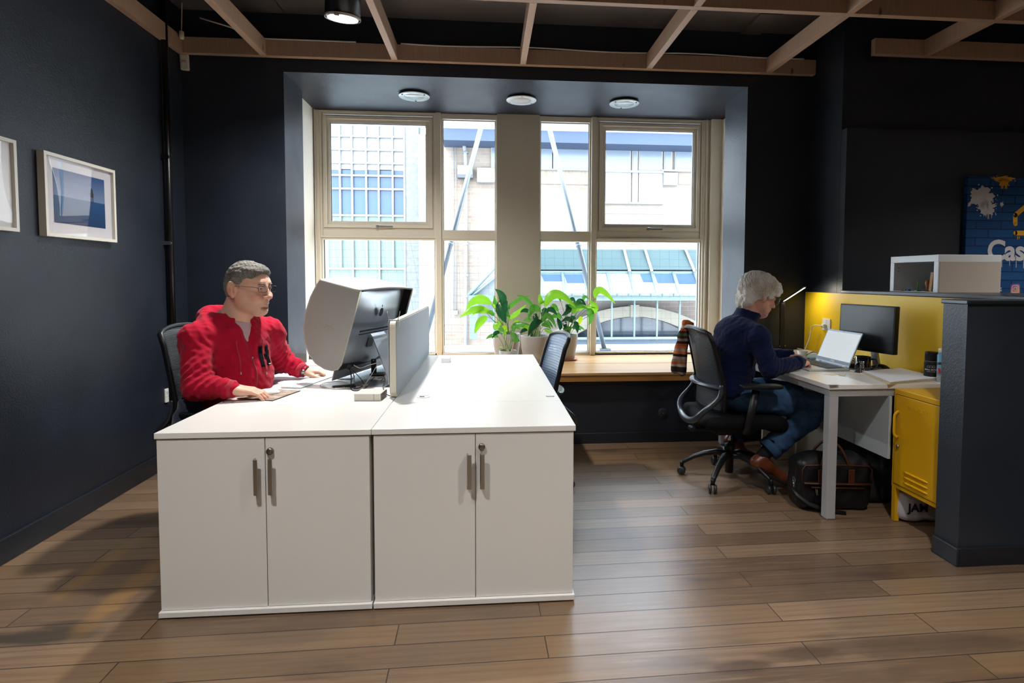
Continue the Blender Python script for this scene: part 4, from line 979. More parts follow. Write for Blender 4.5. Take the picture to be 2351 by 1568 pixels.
# ================================================================ RIGHT ALCOVE: canvas, cubby
M_TBRICK = None
def canvas_mat():
    t = NT('blue_painted_brick_print', .7, .25); s = t.sep(); xz = t.n('CombineXYZ', {0: s[0], 1: s[2], 2: 0.}).outputs[0]
    n = t.noise(t.map(), 14, 3); w = t.n('VectorMath', {0: xz, 1: t.n('CombineXYZ', {0: t.math('MULTIPLY', n, .01), 1: t.math('MULTIPLY', n, .01), 2: 0.}).outputs[0]}, operation='ADD').outputs[0]
    br = t.n('TexBrick', {'Vector': w, 'Color1': lin('123f72'), 'Color2': lin('1a5286'), 'Mortar': lin('0b2346'), 'Scale': 1., 'Mortar Size': .005, 'Mortar Smooth': .4, 'Brick Width': .20, 'Row Height': .062}); c = t.mix(t.math('MULTIPLY', t.noise(t.map(), 25, 5), .4), br.outputs[0], lin('0f3566')); t.link(c, 'Base Color'); return t.m
YCN = 1.69-.035
def cp(u, v): return P(u, v, y=YCN-.0006)
x0, z1 = P(2223, 404, y=YCN).x, P(2223, 404, y=YCN).z
t = thing('canvas_print', 'blue brick graffiti canvas with paint splats and white lettering on the alcove wall', 'canvas print', (x0+.5, 1.69, 1.0)); zb = 1.10
bm = newbm(); box(bm, x0, x0+1.25, YCN, 1.689, zb, z1); obj('canvas', bm, canvas_mat(), t, bevel=.003)
M_SPW = mat('white_spray_paint', 'c9c8cc', .6, var=(20, .06)); M_SPY = mat('yellow_spray_paint', 'e0a51c', .6, var=(20, .1))
def splat(cu, cv, ru, rv, seed, m, name, drips=5, dots=10):
    r_ = random.Random(seed); bm = newbm(); n = 60; ph = [r_.uniform(0, 6.28) for _ in range(6)]
    def at(u, v): return cp(u, v)
    pts = []
    for i in range(n):
        a = 2*PI*i/n; k = 1+.13*math.sin(5*a+ph[0])+.10*math.sin(9*a+ph[1])+.09*math.sin(17*a+ph[2])+r_.uniform(-.06, .06)
        pts.append(bm.verts.new(at(cu+ru*k*math.cos(a), cv+rv*k*math.sin(a))))
    c_ = bm.verts.new(at(cu, cv))
    for i in range(n): bm.faces.new((pts[i], pts[(i+1) % n], c_))
    def disc(u, v, r1):
        q = [bm.verts.new(at(u+r1*math.cos(a*PI/4), v+r1*math.sin(a*PI/4))) for a in range(8)]; bm.faces.new(q)
    for _ in range(dots):
        a = r_.uniform(0, 6.28); k = r_.uniform(1.15, 1.55); disc(cu+ru*k*math.cos(a), cv+rv*k*math.sin(a), r_.uniform(.5, 1.8))
    for _ in range(drips):
        u = cu+r_.uniform(-.6, .6)*ru; l = r_.uniform(.2, .6)*rv+rv; q = [at(u-.7, cv+rv*.5), at(u+.7, cv+rv*.5), at(u+.5, cv+l), at(u-.5, cv+l)]; bm.faces.new([bm.verts.new(p) for p in q])
    return obj(name, bm, m, t)
splat(2254, 452, 27, 22, 3, M_SPW, 'white_splat'); splat(2266, 478, 18, 16, 5, M_SPW, 'white_splat'); splat(2226, 470, 3, 3, 6, M_SPW, 'white_splat', 0, 2); splat(2300, 469, 4, 4.5, 8, M_SPW, 'white_splat', 0, 2)
splat(2304, 411, 24, 6, 9, M_SPY, 'yellow_splat', 6, 12); splat(2305, 418, 12, 11, 11, M_SPY, 'yellow_splat', 4, 10)
bm = newbm()
def stroke(bm, pts, w):
    for a, b in zip(pts, pts[1:]): bar(bm, cp(*a), cp(*b), w, .0012, up=(0, 1, 0))
    for p in pts: lathe(bm, [(0, .0006), (w/2, .0006), (w/2, 0), (0, 0)], cp(*p), 14, Euler((PI/2, 0, 0)).to_matrix())
stroke(bm, [(2331, 514), (2331, 494), (2362, 468), (2392, 494)], .034); stroke(bm, [(2331, 535), (2392, 535)], .034)
stroke(bm, [(2336, 543), (2336, 549)], .006); stroke(bm, [(2340, 543), (2340, 548)], .006); obj('yellow_house_sign', bm, M_SPY, t)
oc = cp(2262+38, 574+4); bm = text_mesh('Casa', .205, (cp(2266, 577), (1, 0, 0), (0, 0, 1)), .0008, bold=.006, align='LEFT', space=.95)
obj('sprayed_lettering', bm, M_SPW, t)
for u, l in ((2290, 20), (2300, 17), (2333, 18), (2350, 20), (2318, 14)):
    bm = newbm(); stroke(bm, [(u, 592), (u, 596+l)], .004); obj('paint_drip', bm, M_SPW, t)
c = cp(2330.5, 663.5)
def camlogo():
    tt = NT('pink_orange_gradient', .6); s = tt.sep(); a = tt.rng(tt.math('ADD', s[2], tt.math('MULTIPLY', s[0], -.5)), c.z-c.x*.5-.04, c.z-c.x*.5+.04); tt.link(tt.mix(a, lin('d08a4a'), lin('6a3a86')), 'Base Color'); return tt.m
bm = newbm(); prism(bm, rrect(.074, .078, .018), .001, (c, Vector((1, 0, 0)), Vector((0, 0, 1)), Vector((0, -1, 0)))); lg = obj('camera_logo', bm, camlogo(), t)
bm = newbm(); fr_ = lambda r1: [(r1*math.cos(2*PI*i/24), r1*math.sin(2*PI*i/24)) for i in range(24)]
lathe(bm, [(.012, .0016), (.016, .0016), (.016, .001), (.012, .001)], c, 24, Euler((PI/2, 0, 0)).to_matrix())
po = rrect(.054, .058, .014); pi_ = rrect(.046, .050, .011); A_ = [bm.verts.new(c+Vector((a, -.0016, b))) for a, b in po]; B_ = [bm.verts.new(c+Vector((a, -.0016, b))) for a, b in pi_]
for i in range(len(A_)): bm.faces.new((A_[i], A_[(i+1) % len(A_)], B_[(i+1) % len(B_)], B_[i]))
lathe(bm, [(0, .0016), (.003, .0016), (.003, .001)], c+Vector((.014, 0, .016)), 10, Euler((PI/2, 0, 0)).to_matrix()); obj('logo_outline', bm, M_SPW, lg)
R8 = Vector((math.cos(.06), 0, math.sin(.06)))
bm = newbm(); obox(bm, cp(2286, 665), (.095, .002, .026), Euler((0, -.06, 0)).to_matrix()); sp = obj('tag_strip', bm, mat('pale_tag', 'aeb2ae', .6), t)
bm = text_mesh('ACTIVITIES', .019, (cp(2290, 665)+Vector((-.012, -.0012, 0)), R8, Vector((-R8.z, 0, R8.x))), .0004, bold=.0006); obj('tag_lettering', bm, M_INK, sp)
# cubby on the cap
XC, YC0, YC1, ZC0, ZC1 = 3.90, .928, 1.326, 1.2225, 1.448
M_CUB = mat('white_melamine', 'd5d8da', .35); M_CUBS = mat('beige_laminate_side', 'b5a99d', .45)
t = thing('cube_shelf', 'white open-fronted cube shelf standing on the half wall', 'shelf', (4.1, 1.1, ZC0))
bm = newbm(); w = .034; D = .40
for q in ((YC0, YC0+w, ZC0, ZC1-.04), (YC1-w, YC1, ZC0, ZC1-.04), (YC0, YC1, ZC1-.04, ZC1), (YC0+w, YC1-w, ZC0, ZC0+.004)): box(bm, XC, XC+D, *q)
box(bm, XC+D-.012, XC+D-.001, YC0+w, YC1-w, ZC0+.004, ZC1-.04); obj('carcass', bm, M_CUB, t, bevel=.0015)
bm = newbm(); box(bm, XC+.008, XC+D-.004, YC0-.0015, YC0, ZC0+.001, ZC1-.041); obj('side_panel', bm, M_CUBS, t)
bm = newbm(); [lathe(bm, [(0, .0004), (.0028, .0004), (.0028, 0)], (XC+.03, YC1-w-.0005, z), 10, Euler((PI/2, 0, 0)).to_matrix()) for z in (1.375, 1.353)]; obj('peg_holes', bm, M_DARK, t)
def book(y, tilt, h, wd, d, col, label, x=XC+.06):
    bm = newbm(); box(bm, 0, d, 0, wd, 0, h); b_ = obj('book', bm, [mat('book_cover', col, .6)]); 
    b_.location = (x, y, ZC0+.0055); b_.rotation_euler = (tilt, 0, 0); tag(b_, label, 'book', 'books in the cube shelf')
    bm = newbm(); box(bm, .002, d-.002, .002, wd-.002, h, h+.0006); pg = obj('pages', bm, M_WHITE); pg.parent = b_
    return b_
book(1.048, .12, .115, .022, .12, 'a0743c', 'tan book leaning left in the cube shelf')
book(1.016, .22, .125, .020, .12, 'd8dade', 'white book leaning beside the tan book in the cube shelf')
book(.996, .20, .12, .006, .12, '1b3566', 'thin navy booklet leaning against the shelf side in the cube shelf')
bm = newbm(); lathe(bm, [(0, 0), (.012, 0), (.010, .03), (.016, .05), (.012, .07), (0, .07)], (XC+.07, 1.088, ZC0+.0045), 14); tag(obj('ornament', bm, mat('rust_glaze', '8c4a24', .5)), 'tiny rust coloured ornament left of the books in the cube shelf', 'ornament')
bm = newbm(); tube(bm, [(XC+.05, 1.145, ZC0+.0095), (XC+.05, 1.145, ZC0+.075)], .0035, 8); box(bm, XC+.035, XC+.065, 1.135, 1.155, ZC0+.0045, ZC0+.0095); tag(obj('pen_stand', bm, mat('green_plastic', '3f8a36', .4)), 'green stick standing upright in the cube shelf', 'pen')
for i, (cl, nm) in enumerate((('b02a20', 'red'), ('2c6b3a', 'green'), ('1e3f8c', 'blue'))):
    bm = newbm(); tube(bm, [(XC+.03, 1.265-.028*i, ZC0+.010), (XC+.03, 1.240-.028*i, ZC0+.010)], .0055, 10); tag(obj('marker_pen', bm, mat('marker_'+nm, cl, .4)), nm+' marker lying at the front left of the cube shelf', 'pen', 'markers in the cube shelf')
# ================================================================ PLANTS ON THE SILL
M_LEAF = [NT('leaf_%s' % n) for n in ('light', 'mid', 'dark', 'yellow')]  # yellow tone also paints in backlight coming through a leaf
for t_, (a, b, r) in zip(M_LEAF, (('7fb52c', '5c9a26', .35), ('4f8a2e', '2f6b2a', .3), ('1f4f2c', '123a24', .25), ('b5cf2a', '93bd2c', .35))):
    n = t_.noise(t_.map(), 9, 3); t_.link(t_.mix(n, lin(a), lin(b)), 'Base Color'); t_.b.inputs['Roughness'].default_value = r
    t_.b.inputs['Subsurface Weight'].default_value = .0
    tr = t_.n('BsdfTranslucent', {'Color': tuple(min(1, x*1.5) for x in lin(a)[:3])+(1,)}); mx = t_.n('MixShader', {0: .35}); 
    t_.t.links.new(t_.b.outputs[0], mx.inputs[1]); t_.t.links.new(tr.outputs[0], mx.inputs[2]); t_.t.links.new(mx.outputs[0], t_.t.nodes['Material Output'].inputs[0])
M_LEAF = [t_.m for t_ in M_LEAF]; M_STEM = mat('green_stem', '6f9440', .4)
M_POT = mat('pale_grey_clay_pot', 'a9a7a6', .7, bump=(120, .15), var=(3, .06)); M_SOIL = mat('potting_soil', '2b211a', .95, bump=(90, .8, .01))
def zp(X, Yz, y): return P(1020+X/5.598, 640+Yz/5.598, y=y)
def leaf(bm, base, a, m_, b, w, mi, roll=0.):
    """arched blade a->b passing m_, with a petiole from base"""
    c = m_*2-(a+b)/2; n = 14
    pts = [a*(1-q)**2+c*2*q*(1-q)+b*q*q for q in [i/n for i in range(n+1)]]
    rows = []; s0 = None
    view = (m_-C0).normalized()
    for i, p in enumerate(pts):
        q = i/n; d = (pts[min(i+1, n)]-pts[max(i-1, 0)]).normalized()
        s = d.cross(view); s = s.normalized() if s.length > .05 else Vector((1, 0, 0))
        s = (s+view*roll).normalized(); nn = s.cross(d).normalized()
        hw = w/2*max(0., math.sin(PI*min(1., q**.8)))**.75*(1-.15*q)
        row = []
        for k in range(-4, 5):
            f = k/4; row.append(bm.verts.new(p+s*hw*f+nn*(abs(f)**1.5*hw*.28+.002*math.sin(22*q+3*f)*abs(f))))
        rows.append(row)
    for r0, r1 in zip(rows, rows[1:]):
        for k in range(8):
            f = bm.faces.new((r0[k], r0[k+1], r1[k+1], r1[k])); f.smooth = True; f.material_index = mi
    mid = (base+a)/2+Vector((0, 0, .02))+(a-base)*.0; mid.x = base.x+(a.x-base.x)*.35; mid.y = base.y+(a.y-base.y)*.4
    st = [base*(1-q)**2+mid*2*q*(1-q)+a*q*q for q in [i/8 for i in range(9)]]
    tube(bm, st, [.0032-.0012*i/8 for i in range(9)], 6, mi=4)
def plant(label, c, pot, leaves, ydepth, extra=0, seed=1, saucer=None, ribbed=False, lw=1.):
    t = thing('potted_plant', label, 'potted plant', c, 0, 'potted plants on the sill'); r0, r1, h = pot
    z0 = .012 if saucer else 0
    bm = newbm()
    prof = [(0, z0), (r0, z0), (r0+(r1-r0)*.35, z0+h*.3), (r0+(r1-r0)*.62, z0+h*.52), (r0+(r1-r0)*.66+.002, z0+h*.54), (r1-.001, z0+h*.97), (r1, z0+h), (r1-.009, z0+h), (r1-.011, z0+h*.88), (0, z0+h*.88)]
    if ribbed:
        prof = [(0, 0), (r0, 0), (r1, h), (r1-.006, h), (r1-.007, h*.85), (0, h*.85)]
    lathe(bm, prof, c, 48)
    if ribbed:
        for v in bm.verts:
            d = Vector((v.co.x-c.x, v.co.y-c.y, 0)); L_ = d.length
            if L_ > r0*.9 and v.co.z < c.z+h-.001:
                k = round(math.atan2(d.y, d.x)/(2*PI)*48); v.co += d.normalized()*(.0025 if k % 2 else -.0015)
    obj('pot', bm, mat('ribbed_grey_pot', '8f8c84', .6) if ribbed else M_POT, t)
    bm = newbm(); lathe(bm, [(0, z0+h*.90), (r1-.012, z0+h*.885)], c, 24); obj('soil', bm, M_SOIL, t)
    if saucer:
        bm = newbm(); lathe(bm, [(0, 0), (r0+.012, 0), (r0+.03, .012), (r0+.027, .013), (r0+.01, .004), (0, .004)], c, 36); obj('saucer', bm, mat('terracotta_saucer', 'b0603c', .5), t)
    bm = newbm(); rr = random.Random(seed)
    base0 = c+Vector((0, 0, z0+h*.88))
    for i, (s_, m_, e, w, mi) in enumerate(leaves):
        ya = ydepth+rr.uniform(-.03, .03); dy = rr.uniform(-.06, .02)
        a = zp(*s_, ya); m2 = zp(*m_, ya+dy*.5); b = zp(*e, ya+dy)
        base = base0+Vector((rr.uniform(-.3, .3)*r1, rr.uniform(-.3, .3)*r1, 0))
        sc = (m2-C0).length/1300/5.598*lw
        leaf(bm, base, a, m2, b, w*sc*1.05, mi, rr.uniform(-.25, .25))
    for k in range(extra):
        an = rr.uniform(0, 2*PI); el = rr.uniform(.5, 1.2); L_ = rr.uniform(.07, .16); rd = rr.uniform(.03, .10)
        base = base0+Vector((math.cos(an), math.sin(an), 0))*r1*.3
        a = base0+Vector((math.cos(an)*rd, math.sin(an)*rd*.8, L_)); b = a+Vector((math.cos(an), math.sin(an)*.8, rr.uniform(-.5, .25)))*rr.uniform(.07, .12); m2 = (a+b)/2+Vector((0, 0, .018))
        leaf(bm, base, a, m2, b, rr.uniform(.03, .045), rr.choice((1, 2, 2, 0)), rr.uniform(-.5, .5))
    obj('foliage', bm, M_LEAF+[M_STEM], t)
    return t
c1 = P(1163, 812, y=2.80); c1.z = ZS; c2 = P(1229.5, 838, z=ZS)+Vector((.0, .085, 0)); c2.z = ZS; c3 = P(1302, 828, z=ZS)+Vector((0, .06, 0)); c3.z = ZS
def potdim(uc, ul, ur, vt, c):
    z = P(uc, vt, y=c.y).z-ZS; r = abs(P(ur, vt, y=c.y).x-P(ul, vt, y=c.y).x)/2; return r, z
r_, h_ = potdim(1163, 1131, 1195, 765, c1); pot1 = (r_*.80, r_, h_)
plant('leftmost tall peace lily in a grey pot in front of the pier', c1, pot1, [
 ((610,330),(430,268),(280,400),120,0),((600,440),(400,395),(195,500),105,0),((560,490),(460,560),(390,710),100,0),((720,325),(745,230),(650,130),105,2),
 ((812,285),(735,390),(795,572),165,2),((650,330),(650,300),(640,210),50,1),((680,350),(640,330),(690,262),60,0),((830,395),(900,305),(1100,213),60,1),((815,515),(925,450),(1062,325),65,0),((880,650),(950,590),(1115,600),85,1),
 ((640,650),(680,590),(755,545),80,0),((740,620),(775,640),(812,680),80,3),((890,565),(925,550),(968,535),45,0),((640,480),(590,430),(520,420),60,1),((690,700),(650,720),(612,768),45,2),((500,400),(450,385),(360,470),80,0),((840,480),(800,430),(830,340),60,1)], 2.74, 3, 3)
r_, h_ = potdim(1229, 1197, 1262, 770, c2); pot2 = (r_*.80, r_, h_)
plant('peace lily in the middle grey pot behind the empty chair back', c2, pot2, [
 ((1290,375),(1440,195),(1700,385),125,0),((1245,345),(1235,270),(1218,190),65,0),((1240,420),(1140,385),(1082,525),105,1),((1250,560),(1160,590),(1075,742),105,2),
 ((1100,440),(1040,405),(975,435),55,2),((1265,560),(1340,480),(1440,640),80,1),((1255,395),(1290,450),(1235,580),105,2),((1290,640),(1340,670),(1400,690),60,0),((1150,372),(1050,262),(928,213),55,1),((1280,600),(1330,560),(1400,640),60,1),((1190,450),(1170,500),(1190,600),70,2),((1320,420),(1380,400),(1450,470),70,2),((1230,330),(1260,290),(1290,330),40,1)], 2.60, 5, 5)
r_, h_ = potdim(1302, 1275, 1328, 768, c3); pot3 = (r_*.72, r_, h_-.012)
plant('peace lily with one long reaching leaf, in a grey pot on a terracotta saucer', c3, pot3, [
 ((1938,258),(2010,150),(2205,330),95,0),((1830,400),(1885,460),(1852,605),90,1),((1905,450),(1935,360),(1848,272),90,0),((1700,335),(1750,290),(1822,345),80,2),((1580,400),(1680,345),(1850,388),90,1),
 ((1660,560),(1700,600),(1712,702),75,2),((1500,300),(1440,180),(1355,205),55,1),((1640,440),(1665,410),(1725,362),70,0),((1470,430),(1400,350),(1385,450),70,1),((1640,570),(1590,515),(1500,560),60,2),((1530,650),(1580,635),(1660,625),50,1),((1790,295),(1800,230),(1860,262),45,1),((1740,480),(1745,530),(1722,600),60,3),((1560,330),(1600,400),(1500,480),80,2),((1500,520),(1440,470),(1330,540),70,1),((1700,420),(1780,370),(1955,375),55,0),((1620,300),(1650,260),(1690,330),50,2),((1450,500),(1490,600),(1480,660),60,2)], 2.74, 5, 8, saucer=True)
c4 = P(1166, 812, y=2.36); c4.z = ZS; r_, h_ = potdim(1166, 1146, 1187, 804, c4)
plant('small arrowhead plant in a ribbed grey pot, in front of the leftmost lily', c4, (r_*.9, r_, h_), [
 ((850,740),(905,730),(942,822),60,1),((715,695),(660,700),(618,762),55,2),((760,690),(720,650),(640,700),60,1),((700,895),(720,885),(745,880),22,0),((860,600),(890,640),(880,700),50,1),((800,720),(770,690),(800,640),50,0)], 2.36, 2, 12, ribbed=True)
bm = newbm(); b0 = c4+Vector((r_*.5, -.01, h_*.8)); tube(bm, [b0, P(1020+887/5.6, 640+812/5.6, y=2.35)], .002, 6); tag(obj('plant_stake', bm, M_SILL), 'short wooden stick standing in the ribbed pot', 'stick')
# things at the right end of the sill, half hidden by the man in navy
c = P(1650, 800, y=2.42)
bm = newbm(); box(bm, c.x-.09, c.x+.12, 2.36, 2.48, ZS, ZS+.13); tag(obj('cardboard_box', bm, mat('brown_card', '9a7d5c', .8)), 'brown card box at the right end of the sill behind the chair', 'box')
bm = newbm(); box(bm, c.x-.07, c.x+.02, 2.354, 2.36, ZS+.01, ZS+.115); tag(obj('white_label_card', bm, M_WHITE), 'white card leaning on the brown box at the end of the sill', 'card')
t = thing('telephone', 'black desk phone lying on the brown box at the end of the sill', 'phone', (c.x, 2.42, ZS+.13))
bm = newbm(); box(bm, c.x-.10, c.x+.12, 2.35, 2.49, ZS+.1305, ZS+.165); obj('base', bm, M_BLKP, t, bevel=.008); bm = newbm(); tube(bm, [(c.x-.09, 2.38, ZS+.185), (c.x+.08, 2.38, ZS+.185)], [.018, .014], 10); obj('handset', bm, M_BLKP, t)
bm = newbm(); tube(bm, [(c.x-.05+.045*math.cos(a), 2.4, ZS+.19+.05*math.sin(a)) for a in np.linspace(0, PI, 9)], .002, 6); obj('cord', bm, M_BLKP, t)
# ================================================================ LEFT DESK: computer, hood, small things
Z = H
M_ALU = mat('silver_aluminium', 'a9adb2', .30, metal=.85, bump=(900, .03)); M_ALUW = mat('pale_silver_plastic', 'c9ccce', .35, metal=.2)
A_ = P(830, 668, y=.90); th = math.radians(16); ta = math.radians(15)
eW = Vector((math.sin(th), math.cos(th), 0)); nH = Vector((-math.cos(th), math.sin(th), 0))
nS = (nH*math.cos(ta)+Vector((0, 0, math.sin(ta)))).normalized(); dS = (nS.cross(eW)).normalized()
if dS.z > 0: dS = -dS
def PL(u, v, pt, n):
    r = FWD + RGT*((u-CAM['cx'])/CAM['f']) - UPV*((v-CAM['cy'])/CAM['f']); return C0 + r*((pt-C0).dot(n)/r.dot(n))
def loc2(a, b, c): return A_+eW*a+dS*b+nS*c          # across, down, towards the man
prof = []
for u, v in ((831, 669), (737, 643), (731, 652), (716, 682), (703, 722), (700, 752), (703, 785), (712, 812), (727, 833), (748, 846), (765, 850), (778, 847), (786, 836)):
    q = PL(u, v, A_, eW)-A_; prof.append((q.dot(nS), q.dot(dS)))
WH = .66
M_HOOD = mat('light_grey_hood_fabric', 'a6a7a3', .55, bump=(500, .15), var=(6, .03)); M_HEDGE = mat('pale_hood_piping', 'bdbcb2', .5)
M_HTOP = mat('light_grey_hood_fabric_top', 'a6a7a3', .55, bump=(500, .15)); M_HIN = mat('black_felt_lining', '0c0c0e', .95)
t = thing('monitor_hood', 'silver-grey fabric sun hood fitted around the big monitor', 'monitor hood', loc2(.33, .2, .1))
for a0, nm in ((-.012, 'side_panel'), (WH+.002, 'side_panel')):
    bm = newbm(); prism(bm, prof, .010, (loc2(a0, 0, 0), nS, dS, eW)); bmesh.ops.recalc_face_normals(bm, faces=bm.faces); s_ = obj(nm, bm, M_HOOD, t, bevel=.004)
    off = -.0125 if a0 < 0 else WH+.012
    bm = newbm(); tube(bm, [loc2(off+.003, b, c) for c, b in prof+[prof[0]]], .0045, 8); obj('piping', bm, M_HEDGE, s_)
    bm = newbm(); prism(bm, [(c, b) for c, b in prof], .0015, (loc2(a0+(.010 if a0 < 0 else -.0017), 0, 0), nS, dS, eW)); obj('lining', bm, M_HIN, s_)
# bulging top panel
c1_, b1_ = prof[1]
def topf(i, j): 
    a = -.012+(WH+.024)*i; return loc2(a, b1_*j-.012*math.sin(PI*i)*(1-.3*j)-.001, c1_*j)
bm = newbm(); grid(bm, topf, 20, 8); bmesh.ops.recalc_face_normals(bm, faces=bm.faces); tp = obj('top_panel', bm, M_HTOP, t, solid=.006)
bm = newbm(); tube(bm, [topf(i/20, 1)+Vector((0, 0, .001)) for i in range(21)], .0045, 8); obj('piping', bm, M_HEDGE, tp)
bm = newbm(); tube(bm, [topf(i/20, 0)+dS*.004 for i in range(21)], .004, 8); obj('piping', bm, M_BLACKM, tp)
bm = newbm(); grid(bm, lambda i, j: topf(i, .04+.95*j)+dS*.007, 20, 4); obj('lining', bm, M_HIN, tp)
# straps across the back and the lower lip
bm = newbm()
for b_, h2 in ((.215, .010), (.232, .006)): bar(bm, loc2(.0, b_, -.045), loc2(WH, b_, -.045), h2, .004, up=nS)
obj('rear_strap', bm, M_BLKP, t)
bm = newbm(); bar(bm, loc2(0, .445, .035), loc2(WH, .445, .035), .022, .03, up=nS); obj('lower_lip', bm, M_BLKP, t)
# emblem on the near side panel
lo = PL(752, 752, A_, eW)-eW*.0135; ax = (PL(768, 757, A_, eW)-PL(734, 746, A_, eW)).normalized(); ay = eW.cross(ax).normalized(); ay = -ay if ay.z < 0 else ay
M_LOGO = mat('embossed_pale_logo', 'c6c7c2', .4)
bm = text_mesh('LOCKER', .026, (lo, ax, ay), .0006, bold=-.0003)
for v in bm.verts: v.co = v.co-eW*.0002
em = obj('emblem', bm, M_LOGO, t)
bm = newbm(); W_ = lambda a, b: lo+ax*a+ay*b-eW*.0004
for pts in ([(-.012, .008), (-.004, .026), (.022, .018)], [(.012, -.008), (.002, -.024), (-.022, -.018), (-.018, -.008)]):
    for p, q in zip(pts, pts[1:]): bar(bm, W_(*p), W_(*q), .0022, .0008, up=eW)
obj('emblem_lines', bm, M_LOGO, em)

# all-in-one computer inside the hood
t = thing('computer', 'large silver all-in-one computer on its bent metal stand, seen from behind', 'computer', (.70, .98, Z))
cF, aw, ah = .055, .65, .515; a0 = .005; b0_ = .010
def shell(i, j):
    bul = .048*(math.sin(PI*i)**.6)*(math.sin(PI*min(1, max(0, j)))**.6); return loc2(a0+aw*i, b0_+ah*j, cF-.006-bul)
bm = newbm(); grid(bm, shell, 24, 20); obj('back_shell', bm, M_ALU, t)
bm = newbm(); prism(bm, [(0, 0), (aw, 0), (aw, ah), (0, ah)], .007, (loc2(a0, b0_, cF-.007), eW, dS, nS)); obj('edge', bm, M_ALU, t, bevel=.002)
bm = newbm(); prism(bm, [(.004, .004), (aw-.004, .004), (aw-.004, ah-.075), (.004, ah-.075)], .001, (loc2(a0, b0_, cF), eW, dS, nS)); obj('screen', bm, mat('dark_screen_glass', '11151b', .08, emit=('c8d4e6', .5)), t)
# fruit emblem
def apple(s):
    pts = []
    for k in range(40):
        a = 2*PI*k/40; r = 1-.16*math.exp(-((a-PI/2)/.28)**2)-.10*math.exp(-((a-3*PI/2)/.22)**2); x = r*math.cos(a)*.86; y = r*math.sin(a)
        d = math.hypot(x-1.02, y-.12)
        if d < .40: x = 1.02-.40*abs(x-1.02)/max(d, 1e-4) if d > 0 else x-.2; x = min(x, 1.02-math.sqrt(max(0, .16-(y-.12)**2)))
        pts.append((x*s, y*s))
    return pts
ctr = PL(875, 716, loc2(.33, .12, cF-.06), nS)
M_MIRR = mat('black_mirror_emblem', '0b0d0c', .05, metal=.6); ex = -eW; ey = -dS
bm = newbm(); prism(bm, apple(.027), .0012, (ctr, ex, ey, -nS)); lg = obj('emblem', bm, M_MIRR, t)
bm = newbm(); prism(bm, [(-.002, .029), (.003, .031), (.008, .038), (.009, .046), (.003, .043), (-.001, .037)], .0012, (ctr, ex, ey, -nS)); obj('emblem_leaf', bm, M_MIRR, lg)
q = PL(850, 785, loc2(.33, .3, cF-.052), nS); bm = newbm(); prism(bm, [(-.035, -.028), (.035, -.028), (.035, .028), (-.035, .028)], .001, (q, ex, ey, -nS)); obj('vent_hatch', bm, mat('dark_vent', '4a4d52', .5), t)
hin = PL(866, 764, loc2(.33, .3, -.005), nS); foot = Vector((.715, .93, Z+.004))
fw = .085
pl = [hin+nS*.035, hin, hin-nS*.012+Vector((0, 0, -.012)), foot+Vector((.03, 0, .04)), foot+Vector((.028, 0, .012)), foot+Vector((.010, 0, 0)), foot+Vector((-.19, .055, 0))]
bm = newbm(); wv = eW*fw
ra = [bm.verts.new(p-wv) for p in pl]; rb = [bm.verts.new(p+wv) for p in pl]
for i in range(len(pl)-1): bm.faces.new((ra[i], rb[i], rb[i+1], ra[i+1]))
obj('stand', bm, M_ALU, t, solid=.006, bevel=.0)
# papers hanging on the screen, held by a binder clip
px0 = sx-.0190
bm = newbm(); box(bm, px0-.002, px0-.0005, .566, .80, .80, 1.088); box(bm, px0-.004, px0-.0025, .570, .79, .79, 1.080); tag(obj('hanging_papers', bm, mat('grey_paper', 'b9bbc0', .8)), 'sheets of paper hanging on the near end of the felt desk screen', 'papers')
t = thing('binder_clip', 'steel binder clip on top of the near end of the felt screen', 'clip', (sx, .60, 1.09))
bm = newbm(); 
for dx in (-.024, .024):
    top_ = Vector((sx+dx*.8, .60, 1.092)); L_ = .045
    pts = [top_+Vector((0, -.006, 0)), top_+Vector((dx*.35, -.005, L_*.7)), top_+Vector((dx*.42, -.004, L_*.85)), top_+Vector((dx*.45, 0, L_)), top_+Vector((dx*.42, .004, L_*.85)), top_+Vector((dx*.35, .005, L_*.7)), top_+Vector((0, .006, 0))]
    bm2 = newbm(); tube(bm2, pts, .0014, 6); obj('wire_handle', bm2, M_METAL, t)
for q in ((-.026, -.0245), (.0245, .026)): box(bm, sx+q[0], sx+q[1], .588, .612, 1.066, 1.094)
box(bm, sx-.026, sx+.026, .588, .612, 1.0945, 1.096); obj('jaw', bm, M_METAL, t)
# white dock box
c = P(844, 921, z=Z); t = thing('dock_box', 'off-white flat box standing on the desk at the foot of the felt screen', 'box', (c.x, c.y+.06, Z)); R = Euler((0, 0, math.radians(-4))).to_matrix(); cc = Vector((.683, .575, Z+.0175))
bm = newbm(); obox(bm, cc, (.125, .125, .035), R); obj('case', bm, mat('off_white_plastic', 'd3cec2', .4), t, bevel=.003)
bm = newbm(); obox(bm, cc+R@Vector((.0628, .004, 0)), (.001, .112, .029), R); obj('vent', bm, mat('dark_grille', '55524a', .6), t)
bm = newbm(); obox(bm, cc+R@Vector((.032, -.0627, 0)), (.0008, .0008, .034), R); obj('seam', bm, M_DARK, t)
